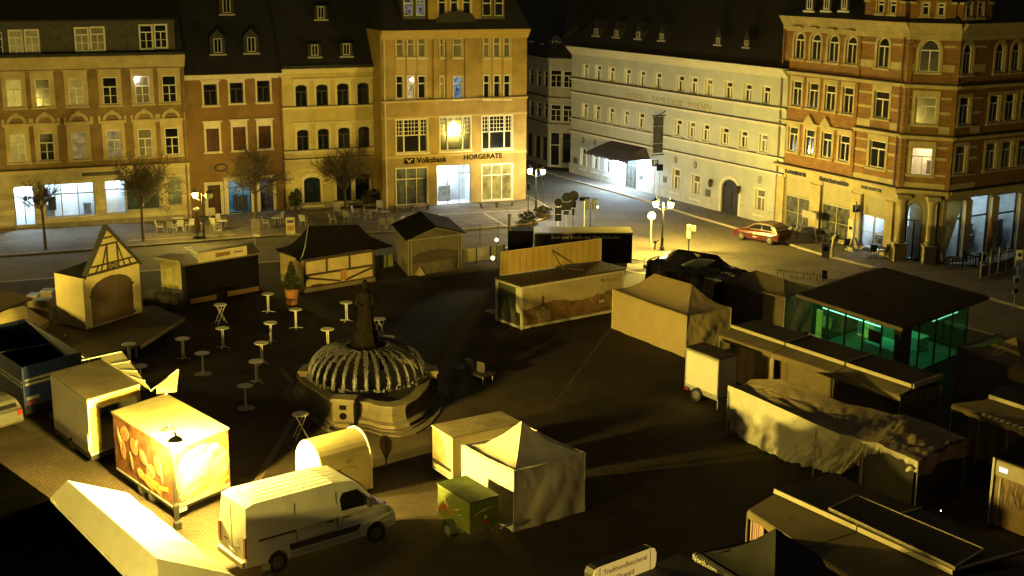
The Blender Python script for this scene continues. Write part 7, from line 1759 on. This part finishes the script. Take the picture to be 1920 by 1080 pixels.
mb = MB(); p, q = flat(G0.lerp(G1, .14)), flat(G0.lerp(G1, .36)); mb.grid(lambda u, v: p.lerp(q, u) + UP * (.2 + 1.9 * v) + Vector((0, .9, 0)) + Vector((0, .05 * math.sin(u * 25), 0)), 20, 4); mb.build('pale_curtain', M('sand_curtain', (.40, .29, .12), .8, .15), t, smooth=True)
# 18 bottom right stall
t, A, B_, Q0, Q1, G0, G1 = long_stall('very long dark roofed stall across the bottom right corner', ((1452, 918), (1790, 1072)), ((1560, 886), (1925, 1035)), ((1402, 955), (1640, 1110)), 2.95, 2.9, 2.5, 2)
q = [at(1553, 958, 3.0), at(1606, 933, 3.0), at(1847, 1035, 3.0), at(1790, 1070, 3.0)]; mb = MB(); mb.hexa([p - UP * .02 for p in q], [p + UP * .1 for p in q]); up2 = mb.build('raised_hatch', sr2, t)
mb = MB()
for i in range(4):
    p, p2 = q[i], q[(i + 1) % 4]; dd = (p2 - p).normalized(); mb.obox(p + UP * .03, p2 - p, Vector((dd.y, -dd.x, 0)) * (.05 if i != 3 else .05), UP * .09)
mb.build('hatch_edge', edge, up2)
Fq = F(flat(at(1404, 990, .6)), flat(at(1421, 997, .6))); mb = MB(); p0_ = Vector((G0.x, G0.y, 0)).lerp(flat(G1), .03)
mb.grid(lambda u, v: p0_ + (flat(G1) - flat(G0)) * (.12 * u) + Vector((.05, .25, 0)) + UP * (.1 + 2.1 * v) + Vector((0, .03 * math.sin(u * 40), 0)), 20, 3); mb.build('striped_cloth', M('red_white_stripes', (.42, .36, .3), .7, .1, col2=(.3, .05, .04), scale=7, streak=.02), t)
# 16 stall at the right
t, A, B_, Q0, Q1, G0, G1 = long_stall('dark stall with a pale clipped eave at the right edge behind the crumpled tarpaulin stall', ((1855, 742), (2010, 792)), ((1873, 722), (2040, 765)), ((1785, 757), (1950, 815)), 2.95, 2.9, 2.4, 2)
mb = MB()
for k in range(7): p = G0.lerp(G1, .35 + .07 * k); mb.obox(p + Vector((0, -.08, -.02)), (.22, -.08, 0), (.02, .1, 0), (0, 0, .06))
mb.build('white_clips', white_paint, t)
# 15 tent at the right edge
pavilion_tent('market_tent', 'dim brown tent at the right edge behind the pavilion', (1795, 650), (1925, 700), (2000, 672), 2.3, 3.1, M('brown_tent_cloth', (.15, .11, .055), .8, .2, .7, bump=.2, bscale=1.5), apexoff=(1905, 632))
# 17 container at the right edge
l, c, r = at(1866, 857, 2.6), at(1990, 902, 2.6), at(2060, 850, 2.6); b = l + r - c; t = thing('printed_container', 'container kiosk with a reed landscape print cut off by the right edge', 'kiosk', flat(l)); Fq = F(flat(l), flat(c))
mb = MB(); mb.hexa([flat(p) + UP * .05 for p in (c, r, b, l)], [flat(p) + UP * 2.55 for p in (c, r, b, l)]); mb.build('body', M('warm_print', (.30, .19, .07), .6, .5, 1.5, col2=(.12, .06, .03)), t)
mb = MB(); mb.hexa([flat(p) + UP * 2.554 for p in (c, r, b, l)], [flat(p) + UP * 2.62 for p in (c, r, b, l)]); mb.build('roof_panel', M('black_felt'), t)
mb = MB(); Fq.box(mb, .0, Fq.w, 1.95, 2.5, .003, .03); mb.build('pale_header', M('pale_header', (.38, .33, .24), .6, .15), t); mb = MB(); Fq.box(mb, -.03, .06, .0, 2.6, .031, .08); Fq.box(mb, .3, .36, .0, 1.9, .004, .03); mb.build('frame', galv, t)
mb = MB(); Fq.box(mb, .25, .6, 2.15, 2.32, .031, .06); mb.build('small_lamp', emis('small_warm_lamp', (1, .9, .7), 1.4), t)
mb = MB(); rnd = random.Random(5)
for k in range(70): u = .45 + rnd.random() * 2; z = .9 + rnd.random() * .5; a = rnd.uniform(-.5, .5); Fq.slab(mb, [(u, z), (u + .02, z), (u + a * .5 + .01, z + .5 + rnd.random() * .25)], .004 + k * .0002, .006 + k * .0002)
mb.build('reed_print', M('dark_print'), t)
# 13 crumpled tarpaulin stall
crump = M('crumpled_pale_tarpaulin', (.50, .46, .36), .6, .2, 1.2, bump=.35, bscale=3.0); crump2 = M('dirty_tarpaulin_roof', (.22, .17, .09), .65, .3, 1.0, bump=.3, bscale=2.5)
def pl_(pts): 
    def f(u):
        n = len(pts) - 1; x = min(u, .9999) * n; i = int(x); return pts[i].lerp(pts[i + 1], x - i)
    return f
frt = [at(1366, 723, 2.25), at(1420, 746, 2.22), at(1475, 771, 2.15), at(1530, 796, 2.2), at(1575, 815, 2.2), at(1620, 822, 2.05)]
bck = [at(1408, 711, 2.35), at(1462, 711, 2.85), at(1530, 735, 2.6), at(1585, 757, 2.35), at(1630, 765, 2.3), at(1672, 777, 2.3)]
frt2 = [at(1600, 820, 2.1), at(1622, 828, 2.2), at(1645, 830, 2.35), at(1662, 840, 2.3), at(1695, 853, 2.25), at(1722, 866, 2.2)]
bck2 = [at(1672, 777, 2.4), at(1695, 778, 2.55), at(1720, 785, 2.6), at(1750, 795, 2.4), at(1780, 808, 2.3), at(1812, 822, 2.2)]
t = thing('crumpled_tarpaulin_stall', 'long stall wrapped in crumpled pale tarpaulins in the right foreground', 'market stall', flat(frt[0]))
f1, f2, f3, f4 = pl_(frt), pl_(bck), pl_(frt2), pl_(bck2)
def wr(u, v): return .13 * crease(u * 2.6, v * 1.1, 2.6)
mb = MB(); mb.grid(lambda u, v: f1(u).lerp(f2(u), v) + UP * (wr(u, v) * .7 * math.sin(math.pi * v) - .18 * math.sin(math.pi * v)), 90, 40); mb.build('roof_tarpaulin', crump2, t, smooth=True)
mb = MB(); mb.grid(lambda u, v: f3(u).lerp(f4(u), v) + UP * (wr(u * .7 + 3, v) * 1.2 * math.sin(math.pi * v) + .10 * math.sin(math.pi * v)), 70, 36); mb.build('roof_tarpaulin', crump2, t, smooth=True)
bt = [at(1368, 806, .1), at(1405, 830, .05), at(1450, 853, .05), at(1500, 870, .05), at(1540, 880, .05), at(1578, 888, .05)]; fb = pl_(bt)
mb = MB(); mb.grid(lambda u, v: f1(u).lerp(fb(u), v) + Vector((-.5, -.6, 0)).normalized() * (wr(u * 1.3, v * .6) * 2.1 * v + .015 * math.sin(u * 60) * v), 110, 44); mb.build('front_tarpaulin', crump, t, smooth=True)
bt2 = [at(1578, 887, .1), at(1606, 872, .5), at(1635, 876, .6), at(1662, 868, .9), at(1690, 880, 1.3), at(1718, 890, 1.55)]; fb2 = pl_(bt2)
mb = MB(); mb.grid(lambda u, v: f3(u).lerp(fb2(u), v) + Vector((-.5, -.6, 0)).normalized() * (wr(u * 1.5 + 1, v * .5) * 2.4 * v + .04 * math.sin(u * 38) * v), 80, 36); mb.build('front_tarpaulin', crump, t, smooth=True)
mb = MB(); n_ = 60
for k in range(n_):
    a, b_ = f1(k / n_), f1((k + 1) / n_); nn = Vector((-.5, -.6, 0)).normalized() * .06; m_ = (a + b_) / 2; mb.add([a + nn + UP * .04, b_ + nn + UP * .04, b_ + nn - UP * .16, m_ + nn * 1.4 - UP * .24, a + nn - UP * .16], [(0, 1, 2, 3, 4)])
mb.build('scalloped_valance', crump, t)
cA, cB = frt2[-1], bck2[-1]; mb = MB()
mb.grid(lambda u, v: cA.lerp(cB, u) - UP * (v * (.55 + .1 * math.sin(u * 9))) + Vector((.3, -.5, 0)).normalized() * (.06 * math.sin(u * 17 + v * 4) + .05 * v), 24, 8); mb.build('side_flap', crump2, t, smooth=True)
mb = MB(); ia, ib = flat(cA.lerp(cB, .05)).lerp(flat(frt2[0]), .08), flat(cB.lerp(cA, .15)); ic = flat(frt2[0]).lerp(flat(bck2[0]), .2)
for p, q in ((ic, ia), (ia, ib)): mb.grid(lambda u, v, p=p, q=q: p.lerp(q, u) + UP * (.03 + 1.95 * v) + Vector((.02 * math.sin(u * 30), 0, 0)), 20, 4)
mb.build('inner_cloth', M('brown_inner_cloth', (.03, .022, .012), .8, .3), t, smooth=True)
mb = MB()
for p in (frt[0], frt[3], frt[5], frt2[-1], bck2[-1], bck[1]): q_ = p - UP * .1; mb.tube(flat(q_), q_, .025, n=6)
mb.build('poles', galv, t)
for i, (x, y) in enumerate([(1711, 938), (1764, 959)]):
    p = at(x, y, .3); t = thing('indicator_light', ['tiny bluish light on the ground left, beside the crumpled stall', 'tiny bluish light on the ground right, beside the very long stall'][i], 'lamp', flat(p)); mb = MB(); mb.tube(flat(p), p, .02); mb.build('holder', black_metal, t); mb = MB(); mb.ball(p + UP * .03, .025, 6); mb.build('lamp', emis('blue_white_led', (.6, .8, 1), 12), t)
# 19b black tent in the foreground
t, l, c, r, b = pavilion_tent('black_tent', 'black pointed tent with small white lettering at the bottom right', (1304, 1037), (1452, 1125), (1630, 1075), 2.2, 3.25, M('black_tent_cloth', (.011, .009, .007), .8, .3, 1), apexoff=(1455, 990))
Fq = F(flat(l), flat(c)); u, z = Fq.pix(1326, 1056); text('tent_lettering', 'North.com', .26, Fq.pt(u, z, .1), Fq.u, UP, sign_w, t, .004)
# 20b light box sign
a, b_ = at(1117, 1082, 3.0), at(1224, 1042, 3.0); Fq = F(flat(a), flat(b_)); zt = Fq.pix(1170, 1046)[1]; zb = zt - .75
t = thing('sign_trailer', 'butcher stall at the bottom edge with a rounded lettered light box on its roof', 'market stall', flat(a))
sw, n8 = Fq.w, 6; ol = []
for cx, cz_, a0 in ((sw + .02, zt - .14, 90), (sw + .02, zb + .14, 0), (-.02, zb + .14, -90), (-.02, zt - .14, 180)):
    pass
ol = [(.1, zb), (sw - .1, zb), (sw + .08, zb + .12), (sw + .12, zb + .3), (sw + .12, zt - .2), (sw + .04, zt - .04), (sw - .1, zt), (.1, zt), (-.04, zt - .04), (-.12, zt - .2), (-.12, zb + .3), (-.08, zb + .12)]
mb = MB(); Fq.slab(mb, ol, -.35, 0); bx = mb.build('sign_box', M('dark_sign_case', (.03, .02, .012), .6), t)
mb = MB(); Fq.slab(mb, [(u, z) for u, z in ol], .002, .03); fc_ = mb.build('sign_face', M('cream_sign_face', (.60, .48, .14), .6, .06, emit=((1, .66, .16), .5)), bx)
mb = MB()
for u in (.12, sw - .14): Fq.box(mb, u, u + .02, zb + .02, zt - .02, .031, .036)
mb.build('face_joints', M('faded_brown_print'), fc_)
text('sign_lettering', 'Traditionsfleischerei', .235, Fq.pt(sw / 2, zt - .22, .034), Fq.u, UP, M('brown_letters', (.20, .10, .03), .5), fc_, .003, squash=.9)
text('sign_lettering', 'Oswald', .235, Fq.pt(sw / 2, zt - .52, .034), Fq.u, UP, M('brown_letters'), fc_, .003)
mb = MB(); Fq.box(mb, -1.0, sw + 1.2, .3, 2.5, -.1, 2.3); mb.build('body', M('black_boards'), t); mb = MB()
for u in (.3, sw - .4): Fq.box(mb, u, u + .08, 2.5, zb + .02, -.2, -.1)
Fq.box(mb, -1.1, sw + 1.3, 2.505, 2.6, -.2, 2.4); mb.build('roof_panel', M('dark_roof_panel', (.03, .022, .014), .6, .3), t)
for u in (.2, .9): wheel(Fq.pt(u, .3, .1), Fq.n, .3, t)
# bench, crates and bits on the open square
b0 = at(880, 705, 0); t = thing('park_bench', 'dim bench with two slatted panels right of the fountain', 'bench', b0); d = (at(912, 706, .5) - at(845, 688, .5)); d.z = 0; d.normalize(); n_ = Vector((-d.y, d.x, 0)); o_ = flat(at(845, 690, .5)); bwood = M('bench_wood')
mb = MB(); mb.obox(o_ + UP * .43, d * 2.2, n_ * .9, UP * .06); mb.build('seat', M('dim_bench_top', (.02, .015, .01), .7, .3), t)
for k in (.5, 1.3): mb = MB(); mb.obox(o_ + d * k + n_ * .5 + UP * .5, d * .5, n_ * .05, UP * .5); mb.build('back_panel', M('slatted_panel', (.035, .028, .018), .7, .6, 9), t)
for k, m_ in ((.1, .1), (2.05, .1), (.1, .8), (2.05, .8)): mb = MB(); mb.tube(o_ + d * k + n_ * m_, o_ + d * k + n_ * m_ + UP * .43, .03); mb.build('leg', galv, t)
# bike stand on the road side
b0 = at(1490, 520, 0); t = thing('bicycle_rack', 'low metal rack behind the grey tent at the road edge', 'bicycle rack', b0); d = Vector((.85, -.5, 0)).normalized(); mb = MB()
for k in range(8):
    p = b0 + d * (k * .45 - 1.2); mb.path([p, p + UP * .35, p + Vector((.35, .6, .35)), p + Vector((.35, .6, 0))], .02, 5)
mb.tube(b0 - d * 1.3 + UP * .35, b0 + d * 2.1 + UP * .35, .02); mb.build('frame', black_metal, t)
# trailer tow bar parts right of the bread trailer
p = at(1228, 468, 0); t = thing('winch_post', 'small dark winch beside the bright lamp post above the black tarpaulin stall', 'winch', p); mb = MB(); mb.tube(p, p + UP * .5, .05); mb.ball(p + UP * .55, .13, 8); mb.tube(p + UP * .5, p + Vector((.3, 0, .75)), .03); mb.build('frame', black_metal, t)

# ================================================================ LIGHT
w = bpy.data.worlds.new('World'); sc.world = w; w.use_nodes = True; nt = w.node_tree; nt.nodes.clear()
o = nt.nodes.new('ShaderNodeOutputWorld'); bg = nt.nodes.new('ShaderNodeBackground'); sk = nt.nodes.new('ShaderNodeTexSky'); sk.sky_type = 'NISHITA'; sk.sun_disc = False
sk.sun_elevation = R_(-3); sk.sun_rotation = R_(200)
hs = nt.nodes.new('ShaderNodeMix'); hs.data_type = 'RGBA'; hs.blend_type = 'MIX'; hs.inputs[0].default_value = .85; hs.inputs[7].default_value = (1.0, .80, .48, 1)
nt.links.new(sk.outputs[0], hs.inputs[6]); nt.links.new(hs.outputs[2], bg.inputs[0]); bg.inputs[1].default_value = .052; nt.links.new(bg.outputs[0], o.inputs[0])
sc.view_settings.view_transform = 'Standard'; sc.view_settings.look = 'None'; sc.view_settings.exposure = 0; sc.view_settings.gamma = 1
cy_ = sc.cycles
cy_.max_bounces = 5; cy_.diffuse_bounces = 3; cy_.glossy_bounces = 2; cy_.transparent_max_bounces = 8; cy_.sample_clamp_indirect = 4; cy_.use_denoising = True; cy_.caustics_reflective = False; cy_.caustics_refractive = False
try: cy_.use_light_tree = True
except Exception: pass
